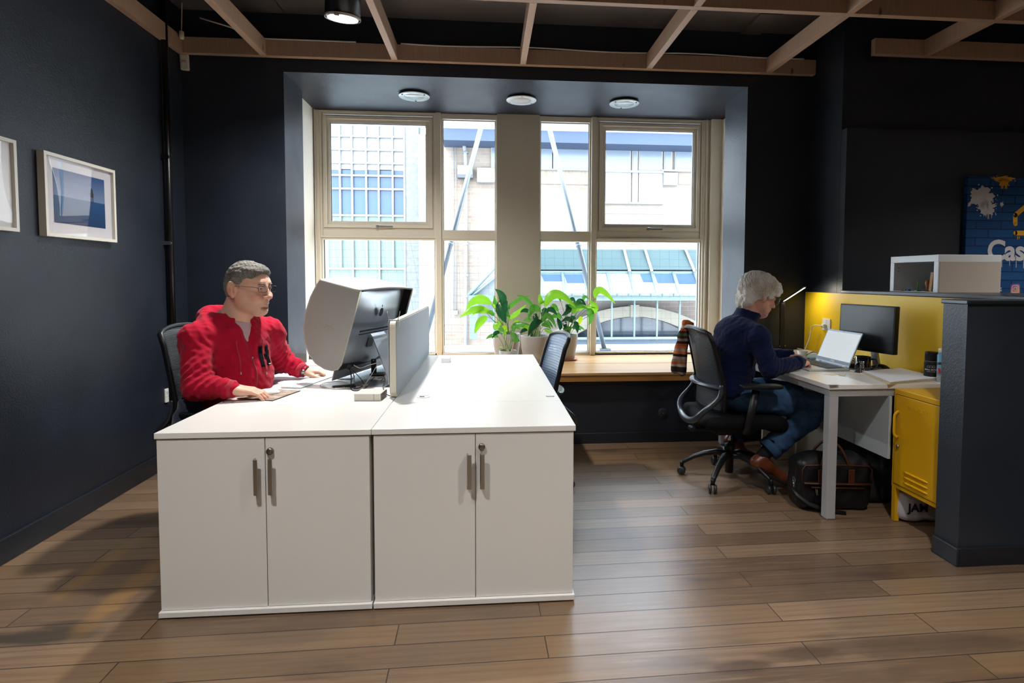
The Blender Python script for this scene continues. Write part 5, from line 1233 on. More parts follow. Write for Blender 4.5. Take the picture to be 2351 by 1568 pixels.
# mouse mat and mouse
def quadprism(pts, th_): 
    bm = newbm(); lo_ = [bm.verts.new(p) for p in pts]; hi_ = [bm.verts.new(p+Vector((0, 0, th_))) for p in pts]; bm.faces.new(lo_[::-1]); bm.faces.new(hi_)
    for i in range(4): bm.faces.new((lo_[i], lo_[(i+1) % 4], hi_[(i+1) % 4], hi_[i]))
    return bm
p1, p2, p3 = P(544, 916, z=Z+.0005), P(626, 921, z=Z+.0005), P(690, 898, z=Z+.0005); p4 = p1+p3-p2
bm = quadprism([p1, p2, p3, p4], .003); mm = obj('mouse_mat', bm, mat('mouse_mat_rubber', '2a2522', .8)); tag(mm, 'brown cloudy mouse mat at the near edge of the left desk', 'mouse mat')
i_ = .02; k = [p1+(p3-p1)*i_+Vector((0, 0, .003)), p2+(p4-p2)*i_+Vector((0, 0, .003)), p3+(p1-p3)*i_+Vector((0, 0, .003)), p4+(p2-p4)*i_+Vector((0, 0, .003))]
def cloudy():
    t_ = NT('cloudy_brown_print', .6, .3); n1 = t_.noise(t_.map(), 14, 5, .7); n2 = t_.noise(t_.map(loc=(3, 1, 2)), 22, 4); t_.link(t_.mix(t_.rng(n1, .4, .65), t_.mix(n2, lin('5d4c42'), lin('8c735c')), lin('b7a79c')), 'Base Color'); return t_.m
bm = quadprism(k, .0006); obj('printed_top', bm, cloudy(), mm)
def mouse(c, rz, m_, label, L_=.11, Wd=.062, hh=.032, nm='computer_mouse'):
    s = Sdf((-.07, -.045, -.02), (.07, .045, .06), .0025); s.ell((0, 0, 0), (L_/2, Wd/2, hh), k=0); s.clip((0, 0, 0), (0, 0, -1)); me = s.mesh('mouse'); R = Euler((0, 0, rz)).to_matrix()
    for v in me.vertices: v.co = R @ v.co
    o = obj(nm, me, m_); o.location = c; return tag(o, label, 'mouse')
MOUSE = P(613, 905, z=Z+.004)+Vector((0, .012, 0)); MOUSE.z = Z+.0045
mouse(MOUSE, math.radians(20), mat('white_glossy_plastic', 'eeeeee', .12), 'white mouse under the right hand of the man in the red hoodie', .113, .058, .026)
# keyboard
k1, k2, k3 = P(645, 892, z=Z), P(690, 893, z=Z), P(776, 862, z=Z); k4 = k1+(k3-k2)
ux = (k3-k2).normalized(); uy = (k1-k2); uy = (uy-ux*uy.dot(ux)).normalized(); Lk, Wk = .418, .114
t = thing('keyboard', 'slim white keyboard lying in front of the man in the red hoodie', 'keyboard', k2+ux*Lk/2+uy*Wk/2)
bm = newbm(); prism(bm, [(p[0]+Lk/2, p[1]+Wk/2) for p in rrect(Lk, Wk, .01)], .008, (k2, ux, uy, Vector((0, 0, 1)))); obj('base', bm, M_ALUW, t, bevel=.002)
M_KEY = mat('white_keycaps', 'e6e8ea', .4)
for r_ in range(6):
    bm = newbm(); n_ = 21; y0 = Wk-.008-.0165*(r_+1)
    for c_ in range(n_):
        x0 = .007+c_*(Lk-.014)/n_; w_ = (Lk-.014)/n_-.003
        if r_ == 5 and 4 <= c_ <= 8: w_ += .003
        vs = box(bm, 0, w_, 0, .0135 if r_ else .010, 0, .0018)
        for v in vs: v.co = k2+ux*(x0+v.co.x)+uy*(y0+v.co.y)+Vector((0, 0, .0078+v.co.z))
    obj('key_row', bm, M_KEY, t)
bm = newbm(); box(bm, -.11, .11, -.15, .15, 0, .0006); o = obj('paper_sheet', bm, mat('white_paper', 'dedee2', .8)); o.location = (P(650, 878, z=Z).x-.05, 1.16, Z+.0003); o.rotation_euler = (0, 0, -.2); tag(o, 'white sheet of paper lying under the arms of the man in red', 'paper')
# black slim drive
a_, b_ = P(765, 894, z=Z), P(815, 890, z=Z); d_ = (b_-a_).normalized(); s_ = Vector((-d_.y, d_.x, 0))
bm = newbm(); prism(bm, [(0, 0), (.115, 0), (.115, .05), (0, .05)], .011, (a_, d_, s_, Vector((0, 0, 1)))); tag(obj('slim_drive', bm, M_BLKP, bevel=.002), 'slim black drive lying on the left desk beside the white cable coil', 'drive')
# small silver stand and black dock behind
c = P(795, 869, z=Z); t = thing('phone_stand', 'small silver stand with a slotted leg under the big monitor', 'stand', c)
bm = newbm(); obox(bm, c+Vector((0, 0, .003)), (.085, .06, .005)); obj('base_plate', bm, M_ALUW, t, bevel=.002)
bm = newbm(); R0 = c+Vector((.035, 0, .005))
for dx in (-.006, .012): tube(bm, [R0+Vector((dx, 0, 0)), R0+Vector((-.02+dx*.5, .01, .075))], .0028, 8)
obj('slotted_leg', bm, M_ALU, t)
c = P(868, 862, z=Z); t = thing('cable_dock', 'black upright dock behind the small silver stand', 'dock', c)
bm = newbm(); obox(bm, c+Vector((0, 0, .008)), (.085, .07, .016)); obj('base', bm, M_BLKP, t, bevel=.004)
bm = newbm(); obox(bm, c+Vector((-.028, .02, .055)), (.03, .02, .085)); u_ = obj('upright', bm, M_BLKP, t, bevel=.004)
bm = newbm(); lathe(bm, [(0, .001), (.003, .001), (.003, 0)], c+Vector((-.028, .0095, .09)), 10, Euler((PI/2, 0, 0)).to_matrix()); obj('indicator', bm, M_WHITE, u_)
# cables
def cable(label, pts, r, m_, sub=6):
    P_ = [Vector(p) for p in pts]; out = []
    for i in range(len(P_)-1):
        a, b, c_, d = P_[max(i-1, 0)], P_[i], P_[i+1], P_[min(i+2, len(P_)-1)]
        for k_ in range(sub):
            u = k_/sub; out.append(.5*((2*b)+(c_-a)*u+(2*a-5*b+4*c_-d)*u*u+(3*b-3*c_-a+d)*u**3))
    out.append(P_[-1]); bm = newbm(); tube(bm, out, r, 7); return tag(obj('cable', bm, m_), label, 'cable')
zc = Z+.003
coil = []
for i in range(30):
    a = i/30*2*PI*2.4; rr_ = 38-i*.35; coil.append(P(772+rr_*math.cos(a), 884+9.5*math.sin(a)*(1-.01*i), z=zc+.0015*(i/12)))
cable('loose coil of white cable on the desk below the big monitor', coil, .0018, M_WCABLE, 4)
g = lambda u, v, z: P(u, v, z=z)
pk = loc2(.30, .50, .03)
cable('black cable looping down from the big monitor to the slim drive', [P(800, 843, y=.95), P(806, 858, y=.90), P(806, 878, y=.87), g(806, 893, zc), g(815, 897, zc), g(832, 894, zc), g(845, 886, zc)], .0025, M_BCABLE)
cable('black cable curving from the big monitor to a grey connector', [P(803, 843, y=.95), P(818, 858, y=.93), P(830, 872, y=.92), g(834, 882, zc+.01), g(826, 890, zc), g(812, 892, zc)], .0022, M_BCABLE)
cable('white cable hanging behind the monitor down to the desk', [P(872, 828, y=1.0), P(862, 845, y=.98), P(850, 865, y=.95), P(840, 880, y=.92), g(836, 888, zc)], .0022, M_WCABLE)
cable('second white cable sweeping under the monitor from left to right', [P(812, 838, y=1.0), P(828, 845, y=1.0), P(848, 838, y=1.0), P(872, 832, y=1.0)], .0025, M_WCABLE)
cable('black cable looping in front of the off-white box', [P(878, 858, y=.86), g(884, 872, zc), g(880, 884, Z+.03), P(880, 892, y=.62), P(885, 903, y=.58), P(893, 908, y=.56), g(897, 909, zc)], .0022, M_BCABLE)
cable('thin black cable tangled beside the dock', [g(860, 866, zc+.03), g(850, 876, zc), g(858, 882, zc), g(872, 876, zc), g(880, 868, zc+.02), g(868, 868, zc+.03)], .002, M_BCABLE)
bm = newbm(); obox(bm, P(801, 842, y=.95), (.022, .014, .03), Euler((0, .5, 0)).to_matrix()); tag(obj('cable_plug', bm, M_BLKP, bevel=.003), 'black cable plug under the lower edge of the big monitor', 'plug')
bm = newbm(); obox(bm, g(838, 884, zc+.006), (.016, .03, .01), Euler((0, 0, -.5)).to_matrix()); tag(obj('cable_connector', bm, mat('grey_connector', 'a09c94', .4), bevel=.002), 'pale grey cable connector on the desk beside the black loops', 'connector')
# white cube at the far end of the empty desk
c = P(1023, 833, z=Z); bm = newbm(); box(bm, c.x-.030, c.x+.030, c.y, c.y+.085, Z, Z+.032); tag(obj('small_white_box', bm, mat('white_card_box', 'dcdde0', .5), bevel=.002), 'small white box at the far end of the empty desk', 'box')
# blue patterned box and papers at the window end of the left desk
c = P(706, 830, z=Z)
def pat():
    t_ = NT('blue_floral_pattern', .6); v = t_.n('TexVoronoi', {'Vector': t_.map((60, 60, 60)), 'Scale': 1.}).outputs['Distance']; t_.link(t_.mix(t_.math('LESS_THAN', v, .35), lin('27415f'), lin('b9c8d8')), 'Base Color'); return t_.m
t = thing('patterned_box', 'small navy patterned box at the window end of the left desk behind the hood', 'box', c)
bm = newbm(); box(bm, c.x-.02, c.x+.14, 1.93, 2.05, Z, Z+.045); obj('box_body', bm, pat(), t, bevel=.002)
bm = newbm(); box(bm, c.x-.025, c.x+.145, 1.925, 2.055, Z+.0455, Z+.06); obj('lid', bm, mat('grey_blue_lid', '8ba0b5', .5), t, bevel=.002)
bm = newbm(); box(bm, c.x+.02, c.x+.22, 1.62, 1.88, Z, Z+.006); o = tag(obj('papers', bm, mat('cream_papers', 'd8d4c8', .8)), 'small pile of papers in front of the patterned box', 'papers')
# dark clothing hanging by the chair on the left
s = Sdf((-.30, .30, .28), (.10, .80, .72), .009); b3 = P(430, 950, y=.62)
s.cone(b3+Vector((0, 0, .05)), b3+Vector((-.03, .0, -.12)), .035, .06, k=.03, flat=((0, 1, 0), .8)); s.cone(b3+Vector((.03, .02, .04)), b3+Vector((.02, .02, -.14)), .03, .045, k=.02)
s.field(lambda X, Y, Zz: .006*np.sin(70*X+25*Zz)*np.cos(40*Zz+30*Y))
me = s.mesh('jacket'); tag(obj('jacket', me, mat('navy_cloth', '20283f', .8, sheen=.3)), 'crumpled navy cloth hanging at the side of the left mesh chair', 'jacket')
# ================================================================ RIGHT DESK
Zr = HR
def PZ(u, v, dz=0.): return P(u, v, z=Zr+dz)
c = Vector((3.665, 2.035, Zr)); t = thing('desk_lamp', 'black folding LED desk lamp with its bar lit, by the yellow wall corner', 'lamp', c)
c = P(1795, 803, y=2.05); c.z = Zr
bm = newbm(); prism(bm, rrect(.15, .11, .02), .016, (c, Vector((1, 0, 0)), Vector((0, 1, 0)), Vector((0, 0, 1)))); obj('base', bm, M_BLKP, t, bevel=.004)
hz = P(1796, 692, y=2.05); top_ = Vector((hz.x, 2.05, hz.z))
bm = newbm(); bar(bm, c+Vector((0, 0, .016)), top_, .036, .022, up=(0, 1, 0)); obj('column', bm, M_BLKP, t, bevel=.004)
bm = newbm(); tube(bm, [c+Vector((-.026, 0, .035)), c+Vector((.026, 0, .035))], .009, 12); obj('lower_hinge', bm, M_CHROME, t)
bm = newbm(); tube(bm, [top_+Vector((-.02, 0, .0)), top_+Vector((.02, 0, 0))], .012, 12); obj('upper_hinge', bm, M_BLKP, t)
tip = P(1850, 657, y=1.93); d_ = (tip-top_).normalized(); sd_ = Vector((0, 0, 1)).cross(d_).normalized(); up_ = d_.cross(sd_)
bm = newbm(); bar(bm, top_, tip, .036, .010, up=up_); hd = obj('head', bm, M_BLKP, t, bevel=.002)
bm = newbm(); bar(bm, top_+d_*.012-up_*.0055, tip-d_*.012-up_*.0055, .030, .003, up=up_); obj('led_strip', bm, mat('lit_led_strip', 'ffffff', .5, emit=('fffbe6', 6)), hd)
bm = newbm(); bar(bm, tip-d_*.05-sd_*.0185, tip-d_*.01-sd_*.0185, .001, .004, up=up_); obj('edge_light', bm, M_METAL, hd)
ld = bpy.data.lights.new('desk_lamp_light', 'AREA'); ld.shape = 'RECTANGLE'; ld.size = .25; ld.size_y = .03; ld.energy = .9; ld.color = (1, .93, .78)
lo_ = bpy.data.objects.new('desk_lamp_light', ld); COL.objects.link(lo_); lo_.matrix_world = Matrix.Translation((top_+tip)/2-up_*.012) @ Matrix((d_, sd_, up_)).transposed().to_4x4(); lo_.parent = t; lo_.matrix_parent_inverse = t.matrix_basis.inverted()
# monitor
m1, m2 = P(1931, 697, x=3.58), P(2058, 703, x=3.66); m3, m4 = P(2046, 817.5, x=3.63), P(1926.5, 796, x=3.55)
zt_, zb_ = (m1.z+m2.z)/2, (m3.z+m4.z)/2; A2 = Vector((m2.x-m1.x, m2.y-m1.y, 0)).normalized(); wM = (Vector((m2.x, m2.y, 0))-Vector((m1.x, m1.y, 0))).length
mc = (m1+m2+m3+m4)/4; B2 = Vector((-.03, 0, -1)); hM = (zt_-zb_)*1.0; B2 = (B2-A2*B2.dot(A2)).normalized(); N2 = A2.cross(B2).normalized()   # towards the wall?
N2 = N2 if N2.x < 0 else -N2
t = thing('monitor', 'black flat monitor switched off, standing behind the laptop', 'monitor', (mc.x+.08, mc.y, Zr))
fr_ = lambda off: (mc+N2*off, -A2, -B2, N2)
bm = newbm(); prism(bm, rrect(wM, hM, .004), .030, fr_(-.030)); obj('housing', bm, M_BLKP, t, bevel=.003)
bm = newbm(); prism(bm, [(-wM/2+.009, -hM/2+.022), (wM/2-.009, -hM/2+.022), (wM/2-.009, hM/2-.009), (-wM/2+.009, hM/2-.009)], .001, fr_(.0002)); obj('screen', bm, mat('matt_dark_screen', '16191d', .30, spec=.6), t)
bm = newbm(); prism(bm, rrect(wM-.002, hM-.002, .004), .003, fr_(-.0335)); obj('silver_edge', bm, M_ALU, t)
bm = text_mesh('DELL', .013, (mc+N2*.0012+B2*(hM/2-.011)-A2*.035, A2*1, -B2), .0004); obj('maker_name', bm, M_METAL, t) if True else None
bm = newbm(); bar(bm, mc-N2*.045+B2*.02, Vector((mc.x+.085, mc.y, Zr+.012)), .055, .018, up=(1, 0, 0)); obj('stand_arm', bm, M_ALU, t, bevel=.004)
bm = newbm(); prism(bm, rrect(.17, .21, .03), .012, (Vector((mc.x+.075, mc.y, Zr)), Vector((1, 0, 0)), Vector((0, 1, 0)), Vector((0, 0, 1)))); obj('stand_base', bm, M_ALU, t, bevel=.004)
# laptop
X0, X1, Y0_, Y1_ = 3.205, 3.462, 1.072, 1.425
t = thing('laptop', 'open silver laptop with a pale screen in front of the man in navy', 'laptop', ((X0+X1)/2, (Y0_+Y1_)/2, Zr))
bm = newbm(); vs = box(bm, X0, X1, Y0_, Y1_, Zr+.0012, Zr+.017)
for v in vs:
    if v.co.x < X0+.01 and v.co.z > Zr+.01: v.co.z -= .005
obj('base', bm, M_ALUW, t, bevel=.003)
bm = newbm(); box(bm, X0+.115, X1-.02, Y0_+.012, Y1_-.012, Zr+.0168, Zr+.0178); kb = obj('keyboard_deck', bm, mat('dark_keyboard_deck', '5c6066', .5), t)
for r_ in range(6):
    bm = newbm(); xx = X0+.117+r_*.0198
    for c_ in range(16): box(bm, xx, xx+.0165, Y0_+.014+c_*.0204, Y0_+.014+c_*.0204+.017, Zr+.0178, Zr+.0192)
    obj('key_row', bm, mat('dark_keycaps', '2f3338', .5) if r_ == 0 else bpy.data.materials['dark_keycaps'], kb)
bm = newbm(); box(bm, X0+.02, X0+.095, 1.20, 1.31, Zr+.0125, Zr+.0135); obj('touchpad', bm, mat('touchpad_silver', 'a6a9ac', .3), t)
hb = Vector((X1-.004, Y0_, Zr+.018)); sd = Vector((.085, 0, .212)); hl = sd.length; sd.normalize(); sn = Vector((-sd.z, 0, sd.x))
def lidf(off): return (hb+sn*off, Vector((0, 1, 0)), sd, sn)
wl = Y1_-Y0_
bm = newbm(); prism(bm, [(0, 0), (wl, 0), (wl, hl), (0, hl)], .006, lidf(-.006)); lid = obj('lid', bm, mat('grey_silver_lid', '8f99a3', .35, metal=.3), t, bevel=.002)
def scr():
    t_ = NT('lit_laptop_screen', .25, .4); z = t_.tc.outputs['Object']; n = t_.n('TexBrick', {'Vector': t_.n('CombineXYZ', {0: t_.sep()[1], 1: t_.sep()[2], 2: 0.}).outputs[0], 'Color1': lin('dfe3e3'), 'Color2': lin('d3dadb'), 'Mortar': lin('e6e9e8'), 'Scale': 1., 'Brick Width': .05, 'Row Height': .006, 'Mortar Size': .0018}).outputs[0]
    t_.link(n, 'Emission Color'); t_.b.inputs['Emission Strength'].default_value = .50; t_.link(t_.mix(0., lin('9aa0a2'), lin('9aa0a2')), 'Base Color'); return t_.m
bm = newbm(); prism(bm, [(.008, .033), (wl-.008, .033), (wl-.008, hl-.012), (.008, hl-.012)], .0008, lidf(.0002)); obj('screen', bm, scr(), lid)
bm = newbm(); prism(bm, [(0, .012), (wl, .012), (wl, .031), (0, .031)], .0006, lidf(.0002)); obj('chin', bm, mat('grey_screen_chin', '76828d', .4), lid)
bm = newbm(); prism(bm, [(wl/2-.022, .016), (wl/2+.022, .016), (wl/2+.022, .027), (wl/2-.022, .027)], .0006, lidf(.0008)); obj('maker_badge', bm, M_WHITE, lid)
bm = newbm(); prism(bm, [(wl/2-.003, hl-.009), (wl/2+.003, hl-.009), (wl/2+.003, hl-.004), (wl/2-.003, hl-.004)], .0006, lidf(.0004)); obj('webcam', bm, M_BLKP, lid)
for y in (Y0_+.04, Y1_-.04):
    bm = newbm(); tube(bm, [(X1-.002, y-.02, Zr+.018), (X1-.002, y+.02, Zr+.018)], .006, 10); obj('hinge', bm, M_WHITE, t)
# mug
c = PZ(1989, 857); c += Vector((0, .035, 0)); c.z = Zr; t = thing('mug', 'black mug with white lettering between the laptop and the papers', 'mug', c); r = .043; hh = .098
bm = newbm(); lathe(bm, [(0, .0), (r-.004, 0), (r, .006), (r, hh), (r-.004, hh), (r-.005, .008), (0, .008)], c, 40); obj('cup', bm, mat('black_glazed_ceramic', '0c0d12', .08, coat=.5), t)
hd_ = Vector((.88, -.47, 0)).normalized(); bm = newbm(); tube(bm, [c+hd_*(r-.003)+Vector((0, 0, hh*.85)), c+hd_*(r+.025)+Vector((0, 0, hh*.82)), c+hd_*(r+.034)+Vector((0, 0, hh*.6)), c+hd_*(r+.026)+Vector((0, 0, hh*.35)), c+hd_*(r-.003)+Vector((0, 0, hh*.2))], .0055, 10); obj('handle', bm, bpy.data.materials['black_glazed_ceramic'], t)
def wrap(bm, c, r):      # bend flat lettering (x across, y up) round a cylinder facing the camera
    a0 = math.atan2(C0.y-c.y, C0.x-c.x)
    for v in bm.verts: a = a0+v.co.x/r; z = v.co.y; rr = r+v.co.z+.0004; v.co = Vector((c.x+rr*math.cos(a), c.y+rr*math.sin(a), c.z+z))
bm = text_mesh('CASTLE\nHOMES', .013, (Vector(), (0, 1, 0), (-1, 0, 0)), .0003); 
for v in bm.verts: v.co.x -= .003; v.co.y += .052
wrap(bm, c, r); obj('lettering', bm, M_WHITE, t)
bm = newbm(); 
for q in ((-.012, .010, .006, .008), (-.012, .010, .022, .024), (-.012, -.010, .006, .024), (.008, .010, .006, .024), (-.004, .004, .012, .018)): 
    x_a, x_b, ya, yb = q[0], q[1], q[2], q[3]; box(bm, x_a, x_b, ya, yb, 0, .0004)
wrap(bm, c, r); obj('square_mark', bm, M_WHITE, t)
mouse(P(2038, 850, z=Zr)+Vector((-.03, .03, .0)), 2.4, M_BLKP, 'black mouse by the yellow wall between the mug and the papers', .115, .065, .036)
# papers, cards, folder
p1, p2, p3, p4 = PZ(1981, 857), PZ(2091, 850), PZ(2157, 873), PZ(2044, 883)
t = thing('paper_stack', 'stack of white papers and buff folders at the front right of the desk', 'papers', (p1+p2+p3+p4)/4)
xw = 3.792
for i, (dz, s_, m__) in enumerate(((.0, 1.06, 'd4c4a8'), (.005, 1.03, 'dcc9a4'), (.011, 1.0, 'e4e4ea'), (.015, .98, 'e8e8ee'))):
    cen = (p1+p2+p3+p4)/4; pts = []
    for p in (p1, p2, p3, p4): q = cen+(p-cen)*s_+Vector((.006*math.sin(i*3), .006*math.cos(i*5), 0)); q.x = min(q.x, xw); q.z = Zr+.0008+dz; pts.append(q)
    bm = quadprism(pts, .0035 if i < 3 else .001); obj('sheet', bm, mat('stack_paper_%d' % i, m__, .8), t)
bm = newbm(); q = P(2110, 855, z=Zr+.018); [tube(bm, [q+Vector((0, d, 0)), q+Vector((.012, d+.004, .016)), q+Vector((.018, d, .0))], .0007, 5) for d in (0, .016)]; obj('bulldog_clip', bm, M_METAL, t)
for i, (uc, vc, w, l, rz) in enumerate(((1912, 859.5, .085, .05, .5), (1934, 861, .085, .03, .9))):
    c = PZ(uc, vc); bm = newbm(); box(bm, -w/2, w/2, -l/2, l/2, 0, .0009); o = obj('note_card', bm, mat('cream_card', 'ddd3b4', .8)); o.location = c+Vector((0, 0, .0003+.001*i)); o.rotation_euler = (0, 0, rz); tag(o, ('upper', 'folded')[i]+' cream note card lying in front of the laptop', 'card', 'cards in front of the laptop')
bm = newbm(); c = PZ(1970, 858); box(bm, -.04, .04, -.02, .02, 0, .0008); o = obj('note_card', bm, bpy.data.materials['cream_card']); o.location = c+Vector((-.01, 0, .0003)); o.rotation_euler = (0, 0, -.4); tag(o, 'small cream card sticking out from under the mug', 'card')
bm = newbm(); c = PZ(1927, 850); box(bm, -.045, .045, -.016, .016, 0, .009); o = obj('usb_adapter', bm, M_ALUW, bevel=.002); o.location = Vector((3.50, 1.045, Zr+.0005)); o.rotation_euler = (0, 0, .2); tag(o, 'silver adapter lying against the near side of the laptop', 'adapter')
# flask and spray bottle
c = PZ(2137, 861); c.x = 3.752; c.y = P(2137, 861, x=3.752).y; c.z = Zr; t = thing('flask', 'matt black steel flask with white house logo, against the yellow wall', 'flask', c); r = .034; ht = .155
bm = newbm(); lathe(bm, [(0, 0), (r-.002, 0), (r, .003), (r, ht*.62), (r*.96, ht*.66), (0, ht*.66)], c, 36); obj('body', bm, mat('matt_black_coating', '121315', .4), t)
bm = newbm(); lathe(bm, [(r*.95, ht*.655), (r*.955, ht*.665), (r*.95, ht*.675)], c, 36); lathe(bm, [(r+.0004, 0), (r+.0004, .005)], c, 36); obj('steel_ring', bm, M_METAL, t)
bm = newbm(); lathe(bm, [(0, ht*.67), (r*.94, ht*.67), (r*.94, ht*.98), (r*.9, ht), (0, ht)], c, 36); obj('cap', bm, M_BLKP, t)
bm = text_mesh('SMALL BATCH', .0105, (Vector(), (1, 0, 0), (0, 1, 0)), .0003, bold=.0003)
for v in bm.verts: v.co.y += ht*.36
wrap(bm, c, r); obj('lettering', bm, M_WHITE, t)
bm = text_mesh('COFFEE ROASTERS', .005, (Vector(), (1, 0, 0), (0, 1, 0)), .0003)
for v in bm.verts: v.co.y += ht*.29
wrap(bm, c, r); obj('small_lettering', bm, M_WHITE, t)
bm = newbm()
for k in (-1, 0, 1):
    o_ = k*.013
    for a, b in (((-.006, 0), (-.006, .007)), ((-.006, .007), (0, .012)), ((0, .012), (.006, .007)), ((.006, .007), (.006, 0)), ((-.006, 0), (.006, 0))):
        bar(bm, (a[0]+o_, a[1]+ht*.44, 0), (b[0]+o_, b[1]+ht*.44, 0), .0009, .0006, up=(0, 0, 1))
wrap(bm, c, r); obj('house_marks', bm, M_WHITE, t)
c = Vector((3.74, 0, Zr)); c.y = P(2161, 868, x=3.74).y-.012; t = thing('spray_can', 'pale blue aerosol can with white cap, half hidden by the low wall', 'spray can', c); r = .030; ht = .185
def can_m():
    t_ = NT('blue_can_label', .25); z = t_.rng(t_.sep()[2], Zr, Zr+ht); c1 = t_.mix(t_.rng(z, .18, .24), lin('d8dde2'), lin('7fb6d8')); c1 = t_.mix(t_.rng(z, .6, .85), c1, lin('4f9fd0')); t_.link(c1, 'Base Color'); return t_.m
bm = newbm(); lathe(bm, [(0, 0), (r, 0), (r, ht*.80), (r*.85, ht*.84), (0, ht*.84)], c, 36); obj('body', bm, can_m(), t)
bm = newbm(); lathe(bm, [(0, ht*.845), (r*.86, ht*.845), (r*.84, ht*.98), (r*.7, ht), (0, ht)], c, 30); obj('cap', bm, mat('milky_white_cap', 'dcdad2', .35), t)
bm = text_mesh('mard', .026, (Vector(), (.97, .25, 0), (-.25, .97, 0)), .0003, bold=.001)
for v in bm.verts: v.co.y += ht*.58; v.co.x -= .012
wrap(bm, c, r); obj('lettering', bm, mat('dark_blue_ink', '1a2c4a', .5), t)
bm = newbm(); prism(bm, [(-.026, .050), (-.018, .048), (-.010, .054), (-.012, .070), (-.02, .080), (-.026, .078)], .0004); wrap(bm, c, r); obj('red_mark', bm, mat('red_label_mark', 'c8281e', .5), t)
# socket, plug and white cable on the yellow wall
sc_ = P(1899, 745, x=XR-.006); socket(sc_, (-1, 0, 0), .098, .088, 'white socket on the yellow wall with a white cable plugged in')
q = sc_+Vector((-.01, .01, -.012)); bm = newbm(); obox(bm, q+Vector((-.012, 0, 0)), (.022, .035, .03)); tag(obj('plug', bm, bpy.data.materials['white_socket_plastic'], bevel=.004), 'white plug in the socket on the yellow wall', 'plug')
cable('white cable running from the plug on the yellow wall down to the desk', [q+Vector((-.022, .0, 0)), q+Vector((-.034, .006, 0)), P(1877, 746.3, x=3.752), P(1869, 747.3, x=3.75), P(1864, 751, x=3.75), P(1861.5, 760, x=3.75), P(1859, 775, x=3.745), P(1853, 791, x=3.73), P(1848, 802, x=3.71)], .0042, M_WCABLE)
bm = newbm(); tube(bm, [PZ(1832, 801, .012), PZ(1850, 806, .012)], .009, 10); tag(obj('cable_strain_relief', bm, mat('beige_rubber', 'a8977c', .6)), 'beige cable end lying on the desk below the white cable', 'cable end')
# round dish, cup of paper, papers and black cable at the far end of the desk
c = PZ(1858, 822); c.y += .0; t = thing('round_dish', 'pale blue round dish at the far end of the desk beside the laptop', 'dish', c)
bm = newbm(); lathe(bm, [(0, .0), (.10, .0), (.115, .016), (.112, .02), (.09, .008), (0, .008)], c, 40); obj('dish', bm, mat('pale_blue_glaze', '8fb4c4', .3), t)
s_c = c+Vector((-.045, .01, .0205)); bm = newbm(); lathe(bm, [(.028, 0), (.036, .045), (.034, .045), (.026, .001), (0, .001)], s_c-Vector((0, 0, .012)), 24); tag(obj('paper_cup', bm, mat('white_paper_cup', 'e4dfd2', .7)), 'small white paper cup standing in the pale blue dish', 'cup')
for i, (u, v, rz, w, l) in enumerate(((1800, 815, .3, .21, .15), (1826, 822, -.2, .20, .14), (1786, 808, .8, .2, .14))):
    bm = newbm(); grid(bm, lambda a, b: Vector(((a-.5)*w, (b-.5)*l, .0008+.0022*i+.004*math.sin(3*a)*b)), 6, 6); o = obj('loose_paper', bm, mat('white_paper', 'dedee2', .8) if 'white_paper' not in bpy.data.materials else bpy.data.materials['white_paper'], solid=.0006); o.location = PZ(u, v, .0005); o.rotation_euler = (0, 0, rz)
    tag(o, ('middle', 'nearest', 'farthest')[i]+' loose white sheet on the desk in front of the lamp', 'paper', 'loose sheets by the lamp')
cable('black cable coiled in front of the pale blue dish', [PZ(1800, 825, .012), PZ(1830, 831, .012), PZ(1848, 832, .012), PZ(1852, 824, .02), PZ(1860, 824, .02), PZ(1858, 834, .012), PZ(1848, 832, .014)], .003, M_BCABLE)
cable('black cable arching behind the laptop over the pale blue dish', [PZ(1852, 815, .03), PZ(1868, 808, .04), PZ(1885, 815, .04)], .0028, M_BCABLE)
bm = newbm(); box(bm, 3.54, 3.66, 1.16, 1.34, Zr+.0005, Zr+.03); tag(obj('docking_station', bm, M_BLKP, bevel=.006), 'low black dock with cables behind the laptop and mug', 'dock')
cable('black cable bunched on top of the dock behind the mug', [(3.56, 1.30, Zr+.035), (3.58, 1.24, Zr+.055), (3.60, 1.20, Zr+.045), (3.59, 1.26, Zr+.036), (3.56, 1.22, Zr+.036)], .0035, M_BCABLE)
# ---------------- under the desk
M_LEA = mat('black_grained_leather', '0c0d10', .45, spec=.35, bump=(220, .35, .0015), var=(6, .15)); M_BRL = mat('brown_leather_trim', '43200f', .45, bump=(200, .2, .001), var=(12, .2))
bc = Vector((3.215, .835, 0)); Rb = math.radians(-2); 
fl, frr = P(1838, 1178, z=0), P(2008, 1178, z=0)
bx = (frr-fl).normalized(); by = Vector((-bx.y, bx.x, 0)); bw = (frr-fl).length; fl = fl+by*.02
t = thing('leather_bag', 'black leather holdall with brown trim on the floor behind the front desk leg', 'bag', fl+bx*bw/2+by*.09)
Rm = np.array([[bx.x, by.x, 0], [bx.y, by.y, 0], [0, 0, 1]])
cb = fl+bx*bw/2+by*.085
s = Sdf((cb.x-.36, cb.y-.25, 0), (cb.x+.36, cb.y+.25, .42), .005)
s.rbox((cb.x, cb.y, .145), (bw/2+.005, .085, .145), .05, Rm, k=0); s.rbox((cb.x, cb.y, .255), (bw/2-.03, .06, .06), .05, Rm, k=.03)
s.field(lambda X, Y, Z_: .003*np.sin(31*X+12*Z_+2)*np.sin(27*Z_+9*Y)+.002*np.sin(60*X-40*Z_)); s.clip((0, 0, .002), (0, 0, -1))
s.F[:, :, 0] = 1; s.F[:, :, -1] = 1
obj('bag_body', s.mesh('bag_body'), M_LEA, t)
def bp_(a, d, z): return fl+bx*a+by*(d)+Vector((0, 0, z))
bm = newbm(); 
